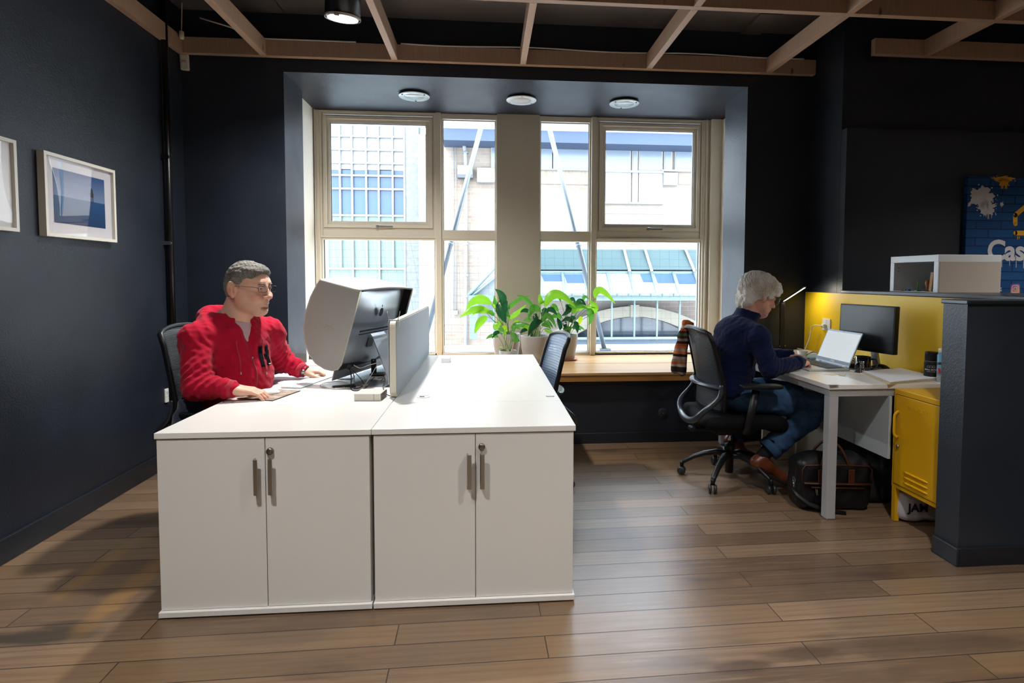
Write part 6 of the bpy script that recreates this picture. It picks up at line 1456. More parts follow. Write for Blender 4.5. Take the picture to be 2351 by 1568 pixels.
bm = newbm(); tube(bm, [bp_(.02, -.005, .165), bp_(bw*.3, -.010, .163), bp_(bw*.7, -.010, .160), bp_(bw-.02, -.005, .158)], 1., 8, flat=(.005, .013), up=(0, 1, 0)); obj('trim_band', bm, M_BRL, t)
bm = newbm(); tube(bm, [bp_(.06, -.012, .143), bp_(bw*.5, -.014, .140), bp_(bw-.06, -.012, .137)], 1., 8, flat=(.004, .007), up=(0, 1, 0)); obj('zip_band', bm, M_BRL, t)
bm = newbm(); tube(bm, [bp_(.012, -.004, .16), bp_(.012, -.004, .24), bp_(.03, .0, .262), bp_(bw*.5, .002, .265), bp_(bw-.03, .0, .258), bp_(bw-.012, -.004, .24), bp_(bw-.012, -.004, .16)], .0035, 8); obj('piping', bm, M_BRL, t)
for a in (.115, bw-.13):
    bm = newbm(); obox(bm, bp_(a, -.011, .20), (.036, .008, .085), Matrix((bx, by, Vector((0, 0, 1)))).transposed()); obj('handle_tab', bm, M_BRL, t, bevel=.003)
ha = [bp_(.115+(bw-.245)*i/14, .0+.03*math.sin(PI*i/14), .225+.155*math.sin(PI*i/14)**.75) for i in range(15)]
bm = newbm(); tube(bm, ha, .0075, 10); obj('handle', bm, M_BRL, t)
ha = [bp_(.115+(bw-.245)*i/14, .15-.03*math.sin(PI*i/14), .225+.14*math.sin(PI*i/14)**.75) for i in range(15)]
bm = newbm(); tube(bm, ha, .0075, 10); obj('handle', bm, M_BRL, t)
bm = newbm(); tube(bm, [bp_(-.008, .05+.014*math.cos(a), .165+.016*math.sin(a)) for a in np.linspace(0, 2*PI, 14)], .0022, 6); tube(bm, [bp_(-.01, .05, .15), bp_(-.008, .045, .12)], .004, 8); obj('ring', bm, M_CHROME, t)
bm = newbm(); tube(bm, [bp_(-.010, .045, .12), bp_(-.002, .02, .09), bp_(.05, -.012, .05), bp_(.15, -.02, .012), bp_(.24, -.045, .006)], 1., 8, flat=(.014, .003), up=(0, 1, 0)); obj('shoulder_strap', bm, M_LEA, t)
bm = newbm(); tube(bm, [bp_(.085, -.012, .135), bp_(.090, -.014, .10), bp_(.098, -.013, .098), bp_(.093, -.012, .13)], .002, 6); obj('zip_pull', bm, mat('olive_cord', '6a5b3a', .6), t)
# backpack
c = Vector((3.60, 1.02, 0)); s = Sdf((3.35, .78, 0), (3.80, 1.2, .50), .007); s.rbox((3.585, .98, .17), (.11, .13, .17), .06, k=0); s.rbox((3.52, .92, .11), (.10, .10, .10), .05, k=.03)
s.field(lambda X, Y, Z_: .004*np.sin(38*X+20*Z_)*np.sin(33*Y+8)); s.F[:, :, 0] = 1
t = thing('backpack', 'plain black backpack standing in the dark beside the leather holdall', 'backpack', (3.585, .98, 0)); M_NYL = mat('black_nylon', '0f1013', .7, bump=(600, .3)); obj('body', s.mesh('bp'), M_NYL, t)
bm = newbm(); tube(bm, [(3.53, .95, .335), (3.53, .94, .375), (3.57, .95, .395), (3.61, .96, .375), (3.61, .97, .335)], .008, 10); obj('grab_handle', bm, M_NYL, t)
# cushion-like white bag under the locker
s = Sdf((3.36, .28, 0), (3.80, .80, .30), .006)
bl, br = P(2036, 1160, z=.0), P(2140, 1175, z=0)
s.rbox((3.60, .60, .085), (.155, .045, .080), .04, k=0, R=np.array([[math.cos(.12), math.sin(.12), 0], [-math.sin(.12), math.cos(.12), 0], [0, 0, 1]])); s.field(lambda X, Y, Z_: .004*np.sin(45*X+20*Z_)*np.sin(25*Z_+40*Y)); s.F[:, :, 0] = 1
t = thing('cotton_bag', 'white cotton bag with dark capitals lying on the floor under the locker', 'bag', (3.6, .6, 0)); obj('cloth', s.mesh('cotton_bag'), mat('white_cotton', 'b9b5bd', .9, bump=(300, .3), var=(5, .05)), t)
bm = text_mesh('JAM', .062, (Vector((3.525, .605-.048, .088)), (math.cos(.12), -math.sin(.12), 0), (0, 0, 1)), .002, bold=.0006); obj('lettering', bm, M_INK, t)
# beige panel and white adaptor under the desk
bm = newbm(); box(bm, 3.25, 3.52, 1.72, 1.74, 0.001, .46); box(bm, 3.50, 3.52, 1.30, 1.72, 0.001, .46); tag(obj('beige_board', bm, mat('beige_board', 'b0a592', .7), bevel=.002), 'beige boards standing under the far end of the right desk', 'board')
bm = newbm(); obox(bm, P(1868, 898, x=3.40), (.012, .05, .035)); t = tag(obj('power_adapter', bm, bpy.data.materials['white_socket_plastic'], bevel=.004), 'white power block fixed to the panel under the right desk', 'adapter')
cable('black cable hanging below the right desk in front of the pale panel', [P(1872, 880, x=3.37), P(1866, 896, x=3.375), P(1858, 910, x=3.38), P(1853, 925, x=3.385)], .003, M_BCABLE)

# ---------------- scarf over the chair back
def scarf_m():
    t_ = NT('striped_knit', .9, .15); z = t_.math('ADD', t_.sep()[2], t_.math('MULTIPLY', t_.noise(t_.map(), 9, 2), .02)); k = t_.math('MULTIPLY', z, 58.); fl_ = t_.math('FLOOR', k)
    w = t_.n('TexWhiteNoise', {'W': fl_}, noise_dimensions='1D').outputs['Value']; r = t_.n('ValToRGB', {0: w}); cr = r.color_ramp; cr.interpolation = 'CONSTANT'
    cols = ['b5562f', '2b2320', '8e7d70', 'c46a3c', '3a2a22', 'a6968a', '26314f', '4a5a3c', 'b05a34', '2a201c']
    while len(cr.elements) < len(cols): cr.elements.new(.5)
    for i, c_ in enumerate(cols): cr.elements[i].position = i/len(cols); cr.elements[i].color = lin(c_)
    t_.link(r.outputs[0], 'Base Color'); t_.bump(t_.n('TexWave', {'Vector': t_.map((1, 1, 1)), 'Scale': 120.}).outputs['Fac'], .5, .002); return t_.m
q0 = P(1577, 742, y=1.47); s = Sdf((q0.x-.25, 1.25, .58), (q0.x+.14, 1.66, 1.06), .0042)
def sp(u, v, y=1.47): return P(u, v, y=y)
sq = ((0, 1, 0), 1.0)
s.cone(sp(1588, 744), sp(1574, 741), .018, .021, k=.01); s.cone(sp(1574, 742), sp(1563, 775), .019, .022, k=.012); s.cone(sp(1563, 775), sp(1554, 815), .022, .026, k=.012); s.cone(sp(1554, 815), sp(1547, 850), .026, .022, k=.012)
s.cone(sp(1578, 748, 1.45), sp(1574, 800, 1.44), .014, .016, k=.006); s.cone(sp(1574, 800, 1.44), sp(1568, 855, 1.44), .016, .020, k=.006); s.cone(sp(1570, 770, 1.455), sp(1560, 845, 1.45), .014, .018, k=.012); s.cone(sp(1549, 848), sp(1566, 857, 1.44), .018, .016, k=.012)
s.field(lambda X, Y, Z_: .0022*np.sin(150*X+30*Z_)+.0015*np.sin(60*Z_+80*Y))
tag(obj('scarf', s.mesh('scarf'), scarf_m()), 'striped orange, brown and grey knitted scarf hanging from the chair back', 'scarf')
# ================================================================ PEOPLE
class Xf:
    """place local shapes in the room: rotation R, origin t, scale k"""
    def __init__(s, sdf, R, t, sc=1.): s.s = sdf; s.R = np.array(R, float); s.t = np.array(t, float); s.c = sc
    def p(s, q): return s.R @ (np.array(q, float)*s.c)+s.t
    def cone(s, a, b, ra, rb, k=.01, sub=False, flat=None):
        s.s.cone(s.p(a), s.p(b), ra*s.c, rb*s.c, k*s.c, sub, (s.R @ np.array(flat[0], float), flat[1]) if flat else None)
    def ell(s, c, r, k=.01, sub=False, R=None):
        s.s.ell(s.p(c), np.array(r)*s.c, s.R if R is None else s.R @ np.array(R), k*s.c, sub)
def rotm(yaw, pitch=0., roll=0.): return np.array(Euler((math.radians(roll), math.radians(-pitch), math.radians(yaw)), 'XYZ').to_matrix())
def head(X, heavy=0., old=0.):
    X.ell((-.012, 0, .040), (.094, .076, .086), 0); X.ell((.012, 0, .012), (.080, .070, .090), .03); X.ell((-.045, 0, .02), (.060, .066, .075), .03)
    j = .004*heavy
    X.cone((.018, .030, -.045), (.060, .012, -.086), .040+j, .026+j, .03); X.cone((.018, -.030, -.045), (.060, -.012, -.086), .040+j, .026+j, .03)
    X.cone((-.010, .045, -.015), (.020, .040, -.060), .026+j, .022+j, .03); X.cone((-.010, -.045, -.015), (.020, -.040, -.060), .026+j, .022+j, .03)
    X.ell((.052, 0, -.045), (.040, .044, .050), .02); X.ell((.074, 0, -.093), (.018+j, .020+j, .015), .012)
    X.cone((.072, -.030, .040), (.072, .030, .040), .018, .018, .02)                      # brow
    for sg in (-1, 1):
        X.ell((.096, .031*sg, .018), (.020, .020, .013), .012, True)                       # eye socket
        X.ell((.079, .0305*sg, .0175), (.0145, .0145, .0125), .002)                        # lids
        X.ell((.0935, .031*sg, .0158), (.006, .0120, .0038), .0015, True)
        X.ell((.066, .043*sg, -.020), (.022+j, .020, .020), .018)                          # cheek
    X.cone((.089, 0, .024), (.112, 0, -.020), .0078, .0110, .012); X.ell((.115, 0, -.022), (.0120, .0125, .0105), .006)
    for sg in (-1, 1):
        X.ell((.103, .0135*sg, -.026), (.012, .0078, .0080), .005); X.ell((.111, .0065*sg, -.034), (.004, .003, .003), .002, True)
    X.ell((.090, 0, -.047), (.012, .022, .013), .010)
    X.cone((.0955, -.017, -.0545), (.1005, 0, -.0525), .0035, .0048, .004); X.cone((.0955, .017, -.0545), (.1005, 0, -.0525), .0035, .0048, .004)
    X.cone((.0935, -.014, -.0635), (.0985, 0, -.0645), .0042, .0056, .004); X.cone((.0935, .014, -.0635), (.0985, 0, -.0645), .0042, .0056, .004)
    X.cone((.1045, -.019, -.0583), (.1045, .019, -.0583), .0014, .0014, .001, True)
    X.ell((.091, 0, -.077), (.010, .022, .006), .008, True)
    for sg in (-1, 1):                                                                     # ears
        ER = rotm(-18*sg, 8, 0); 
        X.ell((-.018, .091*sg, .006), (.021, .0075, .036), .003, R=ER); X.cone((-.010, .074*sg, .0), (-.014, .088*sg, .0), .014, .014, .006); X.ell((-.012, .0985*sg, .011), (.0125, .0065, .023), .002, True, R=ER); X.ell((-.016, .0965*sg, .004), (.006, .004, .012), .002, R=ER); X.ell((-.008, .094*sg, -.010), (.006, .005, .007), .002, True); X.ell((-.012, .087*sg, -.028), (.010, .007, .010), .004)
def hand(s, W, f, u, side, sc=1., curl=(.35, .5, .3), spread=.10, thumb=(.7, -.25), curls=None):
    """W wrist, f along the fingers, u out of the back of the hand, side=+1 when the thumb lies along u x f"""
    f = np.array(f, float); f /= np.linalg.norm(f); u = np.array(u, float); u -= f*(u@f); u /= np.linalg.norm(u); r = np.cross(u, f)*side; W = np.array(W, float)
    L = lambda a, b, c: W+(f*a+r*b+u*c)*sc
    s.cone(L(-.03, 0, 0), L(.01, 0, 0), .027*sc, .026*sc, .01, flat=(u, 1.35))
    for b in (-.026, -.009, .009, .026): s.cone(L(.015, b*.7, 0), L(.082-.006*abs(b-.005)/.02, b, .001), .0165*sc, .0125*sc, .012)
    s.ell(L(.035, .018, -.010), np.array((.028, .016, .014))*sc, np.stack([f, r, u], 1), .012)
    s.ell(L(.035, -.022, -.008), np.array((.030, .014, .013))*sc, np.stack([f, r, u], 1), .012)
    tips = []
    for i, (b, ln, rr) in enumerate(((.028, .072, .0093), (.0095, .080, .0095), (-.0095, .074, .0090), (-.0275, .058, .0080))):
        c = (curls[i] if curls else curl); a = 0.; d0 = f*math.cos(spread*(b/.028))+r*math.sin(spread*(b/.028)); p = L(.083-.05*abs(b-.008)*abs(b-.008)*10, b, .000)
        for k, (q, ang) in enumerate(zip((.46, .30, .24), c)):
            a += ang; d = d0*math.cos(a)-u*math.sin(a); p2 = p+d*ln*q*sc; s.cone(p, p2, (rr-.0007*k)*sc, (rr-.0007*(k+1))*sc, .0035 if k else .006); 
            if k == 1: s.ell(p, np.array((.0095, .0095, .0095))*sc*(rr/.0093), None, .003)
            p = p2
        tips.append((p, d, -u*math.cos(a)*0+u))
    p = L(.018, .026, -.008); d = f*math.cos(thumb[0])+r*math.sin(thumb[0])+u*thumb[1]; d /= np.linalg.norm(d); p2 = p+d*.042*sc; d2 = d+f*.45; d2 /= np.linalg.norm(d2); p3 = p2+d2*.030*sc; p4 = p3+(d2+f*.15)*.018*sc
    s.cone(p, p2, .0155*sc, .0120*sc, .010); s.cone(p2, p3, .0118*sc, .0104*sc, .004); s.cone(p3, p4, .0104*sc, .0090*sc, .004)
    return tips, (p4, d2)
def skin(name, base, Rh, th, sc, stubble, ruddy):
    t = NT(name, .48, .4); pos = t.n('NewGeometry').outputs['Position']
    def spot(q, r0, r1): return t.rng(t.n('VectorMath', {0: pos, 1: tuple(Rh @ (np.array(q)*sc)+th)}, operation='DISTANCE').outputs['Value'], r0*sc, r1*sc, 1, 0)
    n = t.noise(t.map(), 22, 4); c = t.mix(t.math('MULTIPLY', n, .35), lin(base), lin(ruddy))
    for q, r in (((.085, .045, -.02), .035), ((.085, -.045, -.02), .035), ((.112, 0, -.022), .020), ((-.012, .085, .0), .035), ((-.012, -.085, .0), .035)): c = t.mix(t.math('MULTIPLY', spot(q, r*.3, r), .45), c, lin(ruddy))
    for q, r in (((.085, 0, -.085), .05), ((.05, .05, -.07), .045), ((.05, -.05, -.07), .045), ((.1, .02, -.05), .015)): c = t.mix(t.math('MULTIPLY', spot(q, r*.5, r), stubble), c, lin('8f7d72'))
    for y in (-.008, .008): c = t.mix(t.math('MULTIPLY', spot((.101, y, -.0585), .003, .0085), .45), c, lin('cb8574'))
    t.link(c, 'Base Color'); t.b.inputs['Subsurface Weight'].default_value = .12; t.b.inputs['Subsurface Radius'].default_value = (.012, .005, .003); t.b.inputs['Subsurface Scale'].default_value = .6
    t.bump(t.noise(t.map(), 260, 3), .12, .001); return t.m
def eyes(par, Rh, th, sc, gaze):
    for sg in (-1, 1):
        bm = newbm(); R3 = Matrix(Rh.tolist()) @ Euler((0, math.radians(90-gaze[1]), math.radians(gaze[0])), 'XYZ').to_matrix() if False else Matrix(Rh.tolist()) @ Euler((0, 0, math.radians(gaze[0]))).to_matrix() @ Euler((0, math.radians(90-gaze[1]), 0)).to_matrix()
        r = .0118*sc; pr = [(r*math.sin(a), r*math.cos(a)) for a in np.linspace(0, PI, 15)]; pr[0] = (0, r); pr[-1] = (0, -r)
        lathe(bm, pr, Vector((Rh @ (np.array((.0805, .0305*sg, .0165))*sc)+th).tolist()), 20, R3)
        c = Vector((Rh @ (np.array((.0805, .0305*sg, .0165))*sc)+th).tolist()); ax = R3 @ Vector((0, 0, 1))
        for f in bm.faces:
            d = (f.calc_center_median()-c).normalized().dot(ax); f.material_index = 2 if d > .97 else (1 if d > .86 else 0)
        obj('eye', bm, [mat('eye_white', 'd6cfc8', .2), mat('iris_grey_blue', '5a6a72', .2), mat('pupil', '08080a', .1)], par)
def hl(Rh, th, sc, q): return Vector((Rh @ (np.array(q, float)*sc)+th).tolist())
def spectacles(par, Rh, th, sc, rim, thick, lensm, hw=.026, hh=.015, full=True, x=.112, z=.014):
    H_ = lambda *q: hl(Rh, th, sc, q)
    bm = newbm()
    for sg in (-1, 1):
        se = lambda v: math.copysign(abs(v)**.55, v); pts = [H_(x-.25*max(0, hw*se(math.cos(a))), .033*sg+sg*hw*se(math.cos(a)), z+hh*se(math.sin(a))) for a in np.linspace(0, 2*PI, 33)]
        if not full: pts = pts[:13]
        tube(bm, pts, thick, 6)
        tube(bm, [H_(x-.008, (.033+hw)*sg, z+.006), H_(.085, .078*sg, z+.009), H_(.02, .088*sg, z+.009), H_(-.02, .090*sg, z+.002)], thick*1.05, 6)
    tube(bm, [H_(x, -.008, z+.004), H_(x+.004, 0, z+.007), H_(x, .008, z+.004)], thick, 6)
    g = obj('glasses', bm, rim, par)
    bm = newbm()
    for sg in (-1, 1):
        se = lambda v: math.copysign(abs(v)**.55, v); cv = bm.verts.new(H_(x-.0005, .033*sg, z)); vs = [bm.verts.new(H_(x-.0005-.25*max(0, hw*se(math.cos(a))), .033*sg+sg*hw*.97*se(math.cos(a)), z+hh*.97*se(math.sin(a)))) for a in np.linspace(0, 2*PI, 32, endpoint=False)]; [bm.faces.new((cv, vs[i], vs[(i+1) % 32])) for i in range(32)]
    obj('lenses', bm, lensm, g); return g
def lumpy(amp, seed, wl):
    r = np.random.RandomState(seed); K = [(r.normal(size=3), r.uniform(0, 6.28)) for _ in range(9)]
    def f(X, Y, Z_):
        o = 0
        for k, ph in K: k = k/np.linalg.norm(k)*2*PI/(wl*r.uniform(.7, 1.4)); o = o+np.sin(k[0]*X+k[1]*Y+k[2]*Z_+ph)
        return (amp/3*o).astype(np.float32)
    return f

def wrinkles(c, d, wl, amp, rad, ph=0.):
    c = np.array(c, float); d = np.array(d, float); d /= np.linalg.norm(d)
    def f(X, Y, Z_):
        x, y, z = X-c[0], Y-c[1], Z_-c[2]; s_ = x*d[0]+y*d[1]+z*d[2]; g = np.exp(-((x*x+y*y+z*z)/(rad*rad)))
        return (amp*g*(np.abs(np.sin(PI*s_/wl+ph+1.3*np.sin(17*x+11*y)))-.5)).astype(np.float32)
    return f
# ---------------------------------------------------------------- the man in the red hoodie
HC = np.array((.016, .845, 1.236)); RH = rotm(-19, -5, 1); HS = 1.10
body_s = Sdf((-.30, .44, .44), (.42, 1.34, 1.42), .0027)
X = Xf(body_s, RH, HC, HS)
RT_ = rotm(-32); TC = np.array((-.075, .85, .86)); T = Xf(body_s, RT_, TC)
Rs, Ls = T.p((.02, -.200, .150)), T.p((.02, .200, .150)); Re, Le = np.array((-.115, .565, .785)), np.array((.055, 1.15, .825))
Rw, Lw = np.array((.050, .560, .772)), np.array((.185, 1.140, .765))
def torso(s, T, g, k=.05):
    """g = extra thickness"""
    T.ell((0, 0, .10), (.125+g, .195+g, .155+g), 0); T.ell((.015, 0, -.08), (.145+g, .180+g, .17+g), k); T.ell((-.01, 0, -.26), (.150+g, .185+g, .12+g), k)
torso(body_s, T, -.03)
body_s.cone(T.p((-.02, 0, .16)), X.p((-.045, 0, -.05)), .078, .064, .03); body_s.cone(T.p((.02, 0, .17)), X.p((-.015, 0, -.07)), .066, .052, .03)
head(X, heavy=1.0)
for a, b, c in ((Rs, Re, Rw), (Ls, Le, Lw)):
    body_s.cone(a, b, .045, .038, .02); body_s.cone(b, c, .040, .029, .02)
tipsR, thR = hand(body_s, Rw, (.97, .17, -.16), (.12, -.05, 1), -1 if False else 1, 1.06, curl=(.22, .42, .25), spread=.13, thumb=(.5, -.5))
tipsL, thL = hand(body_s, Lw, (.86, .42, -.12), (.1, -.1, 1), -1, 1.0, curl=(.45, .55, .35), spread=.12, thumb=(.55, -.25))
M_SKIN1 = skin('skin_ruddy', 'e0b49c', RH, HC, HS, .22, 'cf8672')
man = obj('person', body_s.mesh('person'), M_SKIN1); tag(man, 'man in a red zip hoodie and glasses seated at the left desk', 'person')
eyes(man, RH, HC, HS, (-8, -10))
M_GUN = mat('gunmetal_frame', '25262b', .3, metal=.7)
spectacles(man, RH, HC, HS, M_GUN, .0011, clear('lavender_tinted_lens', (.93, .92, .99, 1), flat=.10), .0255, .0145, x=.107)
# brows
M_BROW = mat('grey_brown_hair', '6d6156', .8)
for sg in (-1, 1):
    bm = newbm(); tube(bm, [hl(RH, HC, HS, q) for q in ((.100, .014*sg, .033), (.0975, .028*sg, .038), (.0865, .046*sg, .034))], [.0040, .0045, .0022], 8, flat=(1, .8)); obj('eyebrow', bm, M_BROW, man)
# short hair
def hair_mat(name, cols, sc=(40, 40, 12), amt=.7):
    t = NT(name, .55, .4); n = t.noise(t.map(sc), 6, 5, .7); n2 = t.noise(t.map(), 14, 3); c = t.mix(t.rng(n, .35, .65), lin(cols[0]), lin(cols[1])); c = t.mix(t.math('MULTIPLY', t.rng(n2, .4, .7), .6), c, lin(cols[2])); t.link(c, 'Base Color'); t.bump(t.noise(t.map(sc), 10, 5, .8), 1., .003); return t.m
hs = Sdf(HC-.17, HC+.19, .0026); Hh = Xf(hs, RH, HC, HS)
Hh.ell((-.012, 0, .042), (.102, .083, .096), 0); Hh.ell((-.050, 0, .010), (.062, .074, .082), .02); Hh.ell((.045, 0, .088), (.044, .060, .034), .02)
Hh.ell((.112, 0, -.01), (.080, .12, .104), .008, True); Hh.ell((.012, 0, -.065), (.085, .12, .070), .006, True)
for sg in (-1, 1): Hh.ell((-.012, .088*sg, -.008), (.027, .028, .042), .004, True); Hh.ell((.058, .085*sg, .030), (.034, .035, .042), .006, True)
hs.field(lumpy(.0016, 5, .020)); hs.field(lumpy(.0009, 6, .0075))
hs.clip(Hh.p((0, 0, -.062)), RH @ np.array((.25, 0, -1)))
obj('hair', hs.mesh('hair', 0), hair_mat('salt_and_pepper_hair', ('5a564f', 'b0aca4', '35322f'), (60, 60, 16)), man)
# t-shirt
ts = Sdf((-.36, .50, .55), (.25, 1.2, 1.16), .006); T2 = Xf(ts, RT_, TC); torso(ts, T2, -.004); ts.cone(T2.p((0, 0, .18)), T2.p((.012, 0, .235)), .095, .078, .03); ts.clip(T2.p((.05, 0, .232)), RT_ @ np.array((.45, 0, 1.))); ts.clip(T2.p((0, 0, -.2)), (0, 0, -1))
ts.field(lumpy(.002, 3, .06))
obj('tshirt', ts.mesh('tshirt'), mat('dusty_pink_cotton', 'b69ba0', .9, bump=(500, .3), sheen=.2), man)
# hoodie
M_RED = mat('red_fleece', 'a30b2b', .95, spec=.15, bump=(420, .45, .0015), var=(5, .08), sheen=.08); M_RED2 = mat('red_rib_knit', 'a00d2a', .9, bump=(160, .6, .002, (1, 1, .05)), sheen=.3)
ho = Sdf((-.42, .40, .45), (.30, 1.36, 1.20), .0050); T3 = Xf(ho, RT_, TC)
torso(ho, T3, .016, .06)
for sg, (a, b, c) in zip((-1, 1), ((Rs, Re, Rw), (Ls, Le, Lw))):
    a = np.array(a)-(0, 0, .012)
    ho.cone(T3.p((0, .06*sg, .165)), a, .085, .074, .05); ho.cone(a, b, .076, .066, .035); ho.cone(b, b+(c-b)*.75, .066, .050, .03); ho.cone(b+(c-b)*.72, b+(c-b)*.98, .044, .039, .008)
# hood lying on the shoulders
for aa in np.linspace(-110, 110, 12):
    a0, a1 = math.radians(aa), math.radians(aa+20)
    f_ = lambda a: T3.p((-.02-.105*math.cos(a)*1.0 if abs(a) < 1.6 else -.02+.055, .115*math.sin(a), .205+.045*math.cos(a)))
    ho.cone(f_(a0), f_(a1), .030+.012*max(0, math.cos(a0)), .030+.012*max(0, math.cos(a1)), .02)
ho.cone(T3.p((-.02, -.115, .19)), T3.p((.115, -.030, .10)), .030, .018, .02); ho.cone(T3.p((-.02, .115, .19)), T3.p((.115, .030, .10)), .030, .018, .02)
ho.ell(T3.p((-.13, 0, .165)), (.05, .10, .055), RT_, .03)
# open neck
ho.cone(T3.p((.0, 0, .15)), T3.p((.01, 0, .36)), .075, .085, .012, True)
ho.cone(T3.p((.13, .0, .19)), T3.p((.160, .0, .050)), .034, .010, .010, True); ho.cone(T3.p((.08, 0, .21)), T3.p((.16, 0, .21)), .040, .045, .012, True)
for (a_, b_, c_) in ((Rs, Re, Rw), (Ls, Le, Lw)):
    ho.field(wrinkles(b_+(c_-b_)*.15+np.array((0, 0, .03)), (b_-a_)*.5+(c_-b_)*.5, .034, .012, .12)); ho.field(wrinkles(b_+(c_-b_)*.6, (c_-b_), .028, .007, .07)); ho.field(wrinkles(a_, np.cross(b_-a_, (0, 0, 1.))+np.array((.3, .1, .2)), .05, .007, .12, .6))
ho.field(wrinkles(T3.p((.13, 0, -.22)), (.2, .3, 1), .045, .008, .16)); ho.field(lumpy(.0032, 11, .085)); ho.field(lumpy(.0014, 12, .035))
ho.clip(T3.p((0, 0, -.34)), (0, 0, -1))
hood = obj('hoodie', ho.mesh('hoodie'), M_RED, man)
def surf(T, y, z, x0=.30):           # point on the hoodie front: march inwards along the local x axis
    for i in range(200):
        q = T.p((x0-.002*i, y, z)); g = np.round((q-ho.lo)/ho.h).astype(int)
        if (g < 0).any() or (g >= ho.n).any(): continue
        if ho.F[tuple(g)] < .0015: return Vector(q.tolist())
    return Vector(T.p((.16, y, z)).tolist())
fx = Vector((RT_ @ np.array((1, 0, 0))).tolist()); fy = Vector((RT_ @ np.array((0, 1, 0))).tolist())
bm = newbm(); zp_ = [surf(T3, 0, z)+fx*.001 for z in np.linspace(.035, -.24, 18)]; tube(bm, zp_, 1., 8, flat=(.007, .003), up=(0, 1, 0)); obj('zip', bm, M_RED2, hood)
bm = newbm(); tube(bm, [p+fx*.0035 for p in zp_], .0016, 6); obj('zip_teeth', bm, mat('dull_red_metal', '7d2a35', .35, metal=.6), hood)
bm = newbm(); q = zp_[0]+fx*.007; obox(bm, q+Vector((0, 0, -.010)), (.004, .007, .022), Matrix(RT_.tolist())); obj('zip_pull', bm, M_METAL, hood)
for sg, ln in ((-1, .17), (1, .19)):
    raw = [surf(T3, sg*(.070+.003*math.sin(i*.6)), .135-ln*i/12)+fx*.005 for i in range(13)]; pts = [sum((raw[max(0, min(12, i+k))] for k in (-2, -1, 0, 1, 2)), Vector())/5 for i in range(13)]; pts[-1] = pts[-2]+(pts[-2]-pts[-3])
    bm = newbm(); tube(bm, pts, .0028, 6); dr_ = obj('drawstring', bm, M_RED2, hood); bm = newbm(); tube(bm, [pts[-1], pts[-1]-Vector((0, 0, .014))], .0034, 8); obj('aglet', bm, M_METAL, dr_)
# H patch
M_NVP = mat('navy_felt_patch', '101219', .95, spec=.1)
for (ya, yb, za, zb__) in ((.044, .066, .085, -.020), (.092, .116, .085, -.020), (.064, .094, .042, .020)):
    bm = newbm(); grid(bm, lambda i, j: surf(T3, ya+(yb-ya)*i, za+(zb__-za)*j)+fx*.003, 4, 10); obj('letter_patch', bm, M_NVP, hood, solid=.002)
bm = newbm(); grid(bm, lambda i, j: surf(T3, .098+.016*i, -.010-.004*j)+fx*.0065, 2, 1); obj('flag_tab', bm, mat('red_white_tab', 'd8c8c8', .6), hood, solid=.001)
for (b, c) in ((Re, Rw), (Le, Lw)):
    e = (c-b); p0, p1 = b+e*.80, b+e*1.0; bm = newbm(); d_ = Vector((e/np.linalg.norm(e)).tolist())
    tube(bm, [Vector(p0.tolist()), Vector(p1.tolist()), Vector(p1.tolist())-d_*.004], [.0435, .0405, .033], 24, cap=False); obj('cuff', bm, M_RED2, hood, solid=.004)
bm = newbm()
hemp = [Vector(T3.p((.020+(.178)*math.cos(a), .205*math.sin(a), -.275)).tolist()) for a in np.linspace(0, 2*PI, 33)]
tube(bm, hemp, 1., 8, cap=False, flat=(.012, .030), up=(0, 0, 1)); obj('waistband', bm, M_RED2, hood)
# watch on the left wrist
e = (Lw-Le)/np.linalg.norm(Lw-Le); wc = Lw+e*.012; bm = newbm(); Rw3 = Vector(e.tolist()).to_track_quat('Z', 'Y').to_matrix()
lathe(bm, [(.032, -.009), (.0345, -.009), (.0345, .009), (.032, .009), (.032, -.009)], Vector(wc.tolist()), 30, Rw3); wt = obj('watch', bm, mat('brown_watch_strap', '5b3630', .5), man)
bm = newbm(); lathe(bm, [(0, .004), (.010, .004), (.012, .002), (.012, 0), (0, 0)], Vector(wc.tolist())+Vector((0, -.032, .004)), 24, Euler((math.radians(80), 0, 0)).to_matrix()); obj('watch_face', bm, M_METAL, wt)
# finger nails
def nails(par, tips, sc=1.):
    m_ = mat('fingernail', 'd9a898', .25)
    for p, d, u_ in tips:
        d = Vector(d.tolist()).normalized(); u = Vector(u_.tolist()); u = (u-d*u.dot(d)).normalized(); s_ = d.cross(u); c = Vector(p.tolist())-d*.000+u*.0062*sc
        bm = newbm(); vs = [bm.verts.new(c+d*(.0058*math.cos(a)*sc)+s_*(.0045*math.sin(a)*sc)+u*(.0012*math.cos(a)**2)) for a in np.linspace(0, 2*PI, 14, endpoint=False)]; bm.faces.new(vs); obj('fingernail', bm, m_, par, solid=.0006)
nails(man, tipsR); nails(man, tipsL)
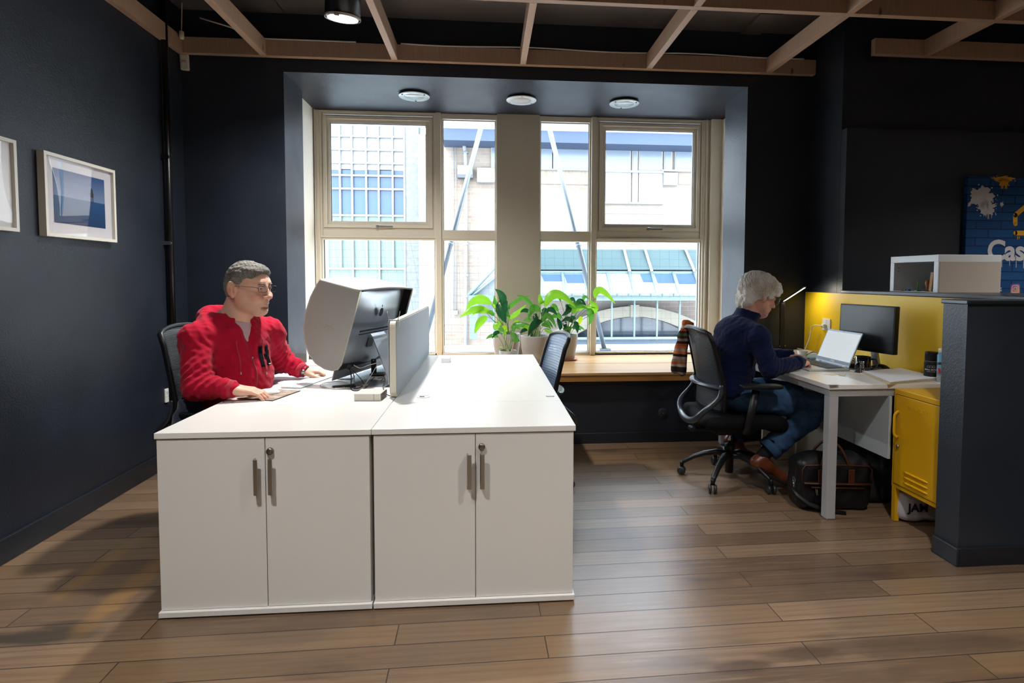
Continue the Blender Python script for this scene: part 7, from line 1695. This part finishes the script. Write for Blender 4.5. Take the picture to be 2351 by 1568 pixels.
# jeans and shoes (mostly hidden by the desk)
M_DEN0 = mat('dark_denim', '1c2433', .85, bump=(600, .4))
lg = Sdf((-.40, .55, .02), (.52, 1.2, .66), .010); T4 = Xf(lg, RT_, TC); lg.ell(T4.p((-.01, 0, -.28)), (.15, .19, .11), RT_, 0)
for sg in (-1, 1):
    h_, kn, an = T4.p((.0, .095*sg, -.30)), np.array((.33, .86+.11*sg, .53)), np.array((.30, .86+.12*sg, .09)); lg.cone(h_, kn, .095, .070, .04); lg.cone(kn, an, .066, .055, .02)
lg.field(lumpy(.003, 9, .09)); obj('jeans', lg.mesh('jeans'), M_DEN0, man)
def shoe(par, heel, toe, m_up, m_sole, sc=1., lift=.0, laces=True, name='shoe'):
    heel, toe = np.array(heel, float), np.array(toe, float); f = toe-heel; Lf = np.linalg.norm(f); f /= Lf; side = np.cross((0, 0, 1), f); side /= np.linalg.norm(side); up = np.cross(f, side); R = np.stack([f, side, up], 1)
    lo, hi = np.minimum(heel, toe)-.12, np.maximum(heel, toe)+.14; s = Sdf(lo, hi, .0042); Q = Xf(s, R, heel, 1.)
    Q.cone((.038, 0, .045), (.10, 0, .055), .039, .040, .0); Q.cone((.034, 0, .06), (.055, 0, .090), .037, .040, .02); Q.cone((.10, 0, .060), (Lf-.06, .0, .036), .040, .034, .03); Q.ell((Lf-.052, 0, .034), (.054, .048, .034), .02)
    Q.cone((.050, 0, .105), (.062, 0, .19), .032, .040, .006, True); s.clip(Q.p((0, 0, .012)), -up)
    sh = obj(name, s.mesh('shoe'), m_up, par)
    s2 = Sdf(lo, hi, .0042); Q2 = Xf(s2, R, heel, 1.); Q2.cone((.035, 0, .012), (.13, 0, .012), .038, .034, 0); Q2.cone((.13, 0, .012), (Lf-.048, 0, .012), .036, .046, .02)
    s2.clip(Q2.p((0, 0, .022)), up); s2.clip(Q2.p((0, 0, .0)), -up); obj('sole', s2.mesh('sole'), m_sole, sh)
    if laces:
        for i in range(5):
            bm = newbm(); x = .095+.020*i; z = .098-.009*i; tube(bm, [Vector(Q.p((x, -.020, z-.012)).tolist()), Vector(Q.p((x+.004, 0, z)).tolist()), Vector(Q.p((x, .020, z-.012)).tolist())], .0022, 6); obj('lace', bm, mat('dark_lace', '2a2018', .7), sh)
    return sh
M_SOLE = mat('dark_rubber_sole', '1a1614', .7); M_BRS = mat('brown_oiled_leather', '6a3520', .38, bump=(160, .25, .001), var=(14, .18))
for sg in (-1, 1): shoe(man, (.27, .86+.12*sg, .001), (.52, .86+.13*sg, .001), M_BLKP, M_SOLE, laces=False)

# ---------------------------------------------------------------- the man in the navy jumper
HC2 = np.array((2.990, 1.300, 1.188)); RH2 = rotm(4, -22, 0); HS2 = 1.04
b2 = Sdf((2.64, .94, .42), (3.46, 1.60, 1.38), .0030); X2 = Xf(b2, RH2, HC2, HS2)
RT2 = np.array(Euler((0, math.radians(14), math.radians(3))).to_matrix()); TC2 = np.array((2.825, 1.29, .80)); T5 = Xf(b2, RT2, TC2)
Rs2, Ls2 = T5.p((.015, -.195, .165)), T5.p((.015, .195, .165)); Re2, Le2 = np.array((2.935, 1.03, .765)), np.array((3.02, 1.50, .79)); Rw2, Lw2 = np.array((3.155, 1.10, .790)), np.array((3.235, 1.375, .795))
def torso2(s, T, g, k=.05):
    T.ell((-.01, 0, .09), (.115+g, .180+g, .155+g), 0); T.ell((-.03, 0, .17), (.09+g, .15+g, .07+g), .05); T.ell((.0, 0, -.08), (.125+g, .160+g, .16+g), k); T.ell((-.005, 0, -.20), (.135+g, .172+g, .11+g), k)
torso2(b2, T5, -.03); b2.cone(T5.p((.01, 0, .18)), X2.p((-.035, 0, -.055)), .068, .058, .03); b2.cone(T5.p((.03, 0, .19)), X2.p((-.0, 0, -.06)), .055, .050, .03)
head(X2, heavy=.3)
for a, b, c in ((Rs2, Re2, Rw2), (Ls2, Le2, Lw2)): b2.cone(a, b, .042, .036, .02); b2.cone(b, c, .036, .026, .02)
tR2, _ = hand(b2, Rw2, (.72, .62, -.10), (.1, .0, 1), 1, 1.0, spread=.12, thumb=(.55, -.35), curls=((.10, .25, .15), (.5, .7, .4), (.55, .75, .4), (.55, .7, .4)))
tL2, _ = hand(b2, Lw2, (.90, -.25, -.10), (.1, .0, 1), -1, 1.0, curl=(.45, .6, .35), thumb=(.5, -.3))
M_SKIN2 = skin('skin_fair', 'dba591', RH2, HC2, HS2, .05, 'cd8272')
man2 = obj('person', b2.mesh('person2'), M_SKIN2); tag(man2, 'man with wavy white hair in a navy jumper and jeans typing on a laptop', 'person')
eyes(man2, RH2, HC2, HS2, (0, -14))
spectacles(man2, RH2, HC2, HS2, M_GUN, .0017, clear('smoky_lens', (.70, .74, .74, 1), flat=.08), .025, .019, x=.116, z=.012)
nails(man2, tR2)
# wavy hair: cap plus locks
hs = Sdf(HC2-.19, HC2+.20, .0032); Hh = Xf(hs, RH2, HC2, HS2)
Hh.ell((-.022, 0, .050), (.116, .100, .100), 0); Hh.ell((-.068, 0, -.005), (.062, .084, .085), .03); Hh.ell((-.078, 0, -.062), (.042, .070, .050), .02); Hh.ell((.058, 0, .085), (.050, .072, .040), .03)
for sg in (-1, 1): Hh.ell((.0, .080*sg, .030), (.050, .022, .045), .015); Hh.ell((.060, .055*sg, .060), (.035, .026, .032), .015)
Hh.ell((.115, 0, -.030), (.075, .12, .083), .010, True); Hh.ell((.045, 0, -.080), (.085, .13, .066), .010, True)
for sg in (-1, 1): Hh.ell((-.002, .090*sg, -.018), (.022, .030, .026), .006, True)
hs.field(lumpy(.0045, 15, .040)); hs.field(lumpy(.0012, 16, .014))
M_WH = hair_mat('wavy_white_blond_hair', ('eee9e2', 'fffdf8', 'c2ab84'), (25, 25, 25))
hr = obj('hair', hs.mesh('hair2', 0), M_WH, man2)
rr = random.Random(4)
for g_ in range(14):
    bm = newbm()
    for _ in range(42):
        yaw = -PI+2*PI*(g_+rr.random())/14; el = rr.uniform(.05, 1.50)
        if abs(yaw) < .8 and el < .60: continue
        pts = []; w = rr.uniform(.0020, .0036); ph = 2.2*yaw+3.1*math.sin(1.7*yaw)+.3*rr.random(); swirl = .35*math.sin(2.3*yaw+1)+rr.uniform(-.06, .06); lift = rr.uniform(-.01, .03)
        for i in range(14):
            q = i/13; e2 = el-.80*q; y2 = yaw+swirl*q*q+.10*math.sin(8*q+ph); r_ = 1.03+lift+.030*math.sin(8*q+ph+1)+.05*q*q
            p = np.array((-.022+.116*r_*math.cos(y2)*math.cos(e2), .100*r_*math.sin(y2)*math.cos(e2), .045+.100*r_*math.sin(e2)))
            if e2 < -.2: p[2] -= .02*(-.2-e2)*5*.3
            if p[0] > .030 and p[2] < .045: break
            pts.append(hl(RH2, HC2, HS2, p))
        if len(pts) > 5: n_ = len(pts); tube(bm, pts, [w*(.3+.7*math.sin(PI*min(1, (i+1)/n_*.9))) for i in range(n_)], 5)
    obj('hair_lock', bm, M_WH, hr)['kind'] = 'stuff'
# jumper
M_NAVYK = mat('navy_knitwear', '0b1638', .95, spec=.15, bump=(380, .35, .0012), var=(6, .08), sheen=.08)
j2 = Sdf((2.55, .88, .46), (3.32, 1.68, 1.16), .0052); T6 = Xf(j2, RT2, TC2)
torso2(j2, T6, .012, .05)
for sg, (a, b, c) in zip((-1, 1), ((Rs2, Re2, Rw2), (Ls2, Le2, Lw2))):
    a = np.array(a)-(0, 0, .008); j2.cone(T6.p((-.01, .05*sg, .165)), a, .080, .066, .05); j2.cone(a, b, .067, .056, .035); j2.cone(b, b+(c-b)*.80, .056, .044, .025); j2.cone(b+(c-b)*.8, b+(c-b)*1.02, .040, .037, .008)
    e = c-b
nb = T6.p((.01, 0, .21)); nt_ = (X2.p((-.028, 0, -.075))); j2.cone(nb, nb+(nt_-nb)*1.05, .086, .076, .02); j2.cone(nb+(nt_-nb)*.85, nb+(nt_-nb)*2.0, .064, .068, .004, True); j2.clip((2.95, 1.3, 1.082), (.42, 0, 1))
for (a_, b_, c_) in ((Rs2, Re2, Rw2), (Ls2, Le2, Lw2)):
    j2.field(wrinkles(b_+np.array((.03, 0, .03)), (b_-a_)*.5+(c_-b_)*.5, .030, .009, .10)); j2.field(wrinkles(b_+(c_-b_)*.75, c_-b_, .024, .006, .06))
j2.field(wrinkles(T6.p((.05, -.12, -.2)), (.1, .1, 1), .04, .008, .15)); j2.field(lumpy(.0030, 21, .085)); j2.field(lumpy(.0012, 22, .035)); j2.clip(T6.p((0, 0, -.255)), RT2 @ np.array((.12, 0, -1)))
jp = obj('jumper', j2.mesh('jumper'), M_NAVYK, man2)
bm = newbm(); p1 = Vector((Rw2-(Rw2-Re2)*.12).tolist()); p2 = Vector((Rw2+(Rw2-Re2)*.03).tolist()); tube(bm, [p1, p2, p2-(p2-p1)*.15], [.0415, .0400, .034], 24, cap=False); obj('cuff', bm, M_NAVYK, jp, solid=.004)
# jeans
def denim():
    t = NT('washed_blue_denim', .85, .2); n = t.noise(t.map(), 7, 5, .6); f = t.noise(t.map((1, 1, 1)), 420, 3); c = t.mix(t.rng(n, .3, .7), lin('243c5c'), lin('466a90')); c = t.mix(t.math('MULTIPLY', f, .3), c, lin('17263d')); t.link(c, 'Base Color'); t.bump(f, .4, .001); return t.m
M_DEN = denim()
l2 = Sdf((2.60, .95, .08), (3.46, 1.66, .70), .0056); l2.ell((2.825, 1.29, .575), (.150, .180, .105), None, 0)
K = {-1: (np.array((2.86, 1.19, .560)), np.array((3.325, 1.115, .525)), np.array((3.025, 1.140, .262))), 1: (np.array((2.86, 1.39, .560)), np.array((3.32, 1.46, .525)), np.array((2.965, 1.50, .26)))}
for sg, (h_, kn, an) in K.items():
    l2.cone(h_, h_+(kn-h_)*.5, .094, .088, .05); l2.cone(h_+(kn-h_)*.5, kn, .088, .072, .04); l2.cone(kn, kn+(an-kn)*.35, .071, .074, .02); l2.cone(kn+(an-kn)*.3, an, .074, .068, .03)
    ax = (an-kn)/np.linalg.norm(an-kn); l2.cone(an-ax*.002, an+ax*.12, .055, .056, .004, True)
    for q in (.0, .08, .16): l2.cone(kn+np.array((-.085+q*.5, -.06*sg, -.01-q*.3)), kn+np.array((-.05+q*.3, .06*sg, -.04-q*.4)), .006, .005, .014, True)
    l2.cone(h_+np.array((.02, -.09, .07)), h_+np.array((.10, .05, .085)), .006, .005, .016, True)
for sg, (h_, kn, an) in K.items():
    l2.field(wrinkles(kn+np.array((-.06, 0, -.04)), (1, 0, .6), .026, .009, .09)); l2.field(wrinkles(h_+np.array((.06, 0, .07)), (.8, -.5*sg, .3), .035, .008, .11)); l2.field(wrinkles(an, (an-kn), .03, .007, .07))
l2.field(lumpy(.0028, 31, .075)); l2.field(lumpy(.0014, 32, .03))
for sg, (h_, kn, an) in K.items():
    ax = (an-kn)/np.linalg.norm(an-kn); 
jn = obj('jeans', l2.mesh('jeans'), M_DEN, man2)
for sg, (h_, kn, an) in K.items():
    ax = Vector(((an-kn)/np.linalg.norm(an-kn)).tolist()); A = Vector(an.tolist()); bm = newbm(); Rr = ax.to_track_quat('Z', 'Y').to_matrix()
    lathe(bm, [(.066, -.004), (.072, .004), (.073, .045), (.069, .046), (.067, .004)], A, 32, Rr); obj('hem', bm, M_DEN, jn)
    bm = newbm(); tube(bm, [A-ax*.05, A+ax*.035, Vector((an[0]-.090, an[1], an[2]-.085)) if sg < 0 else Vector((an[0]-.055, an[1], an[2]-.075))], [.045, .043, .038], 20); obj('sock', bm, mat('black_sock', '111216', .9), man2)
shoe(man2, (2.862, 1.125, .130), (3.120, 1.150, .004), M_BRS, M_SOLE, name='shoe')
shoe(man2, (2.845, 1.50, .165), (3.045, 1.515, .030), M_BRS, M_SOLE, name='shoe')
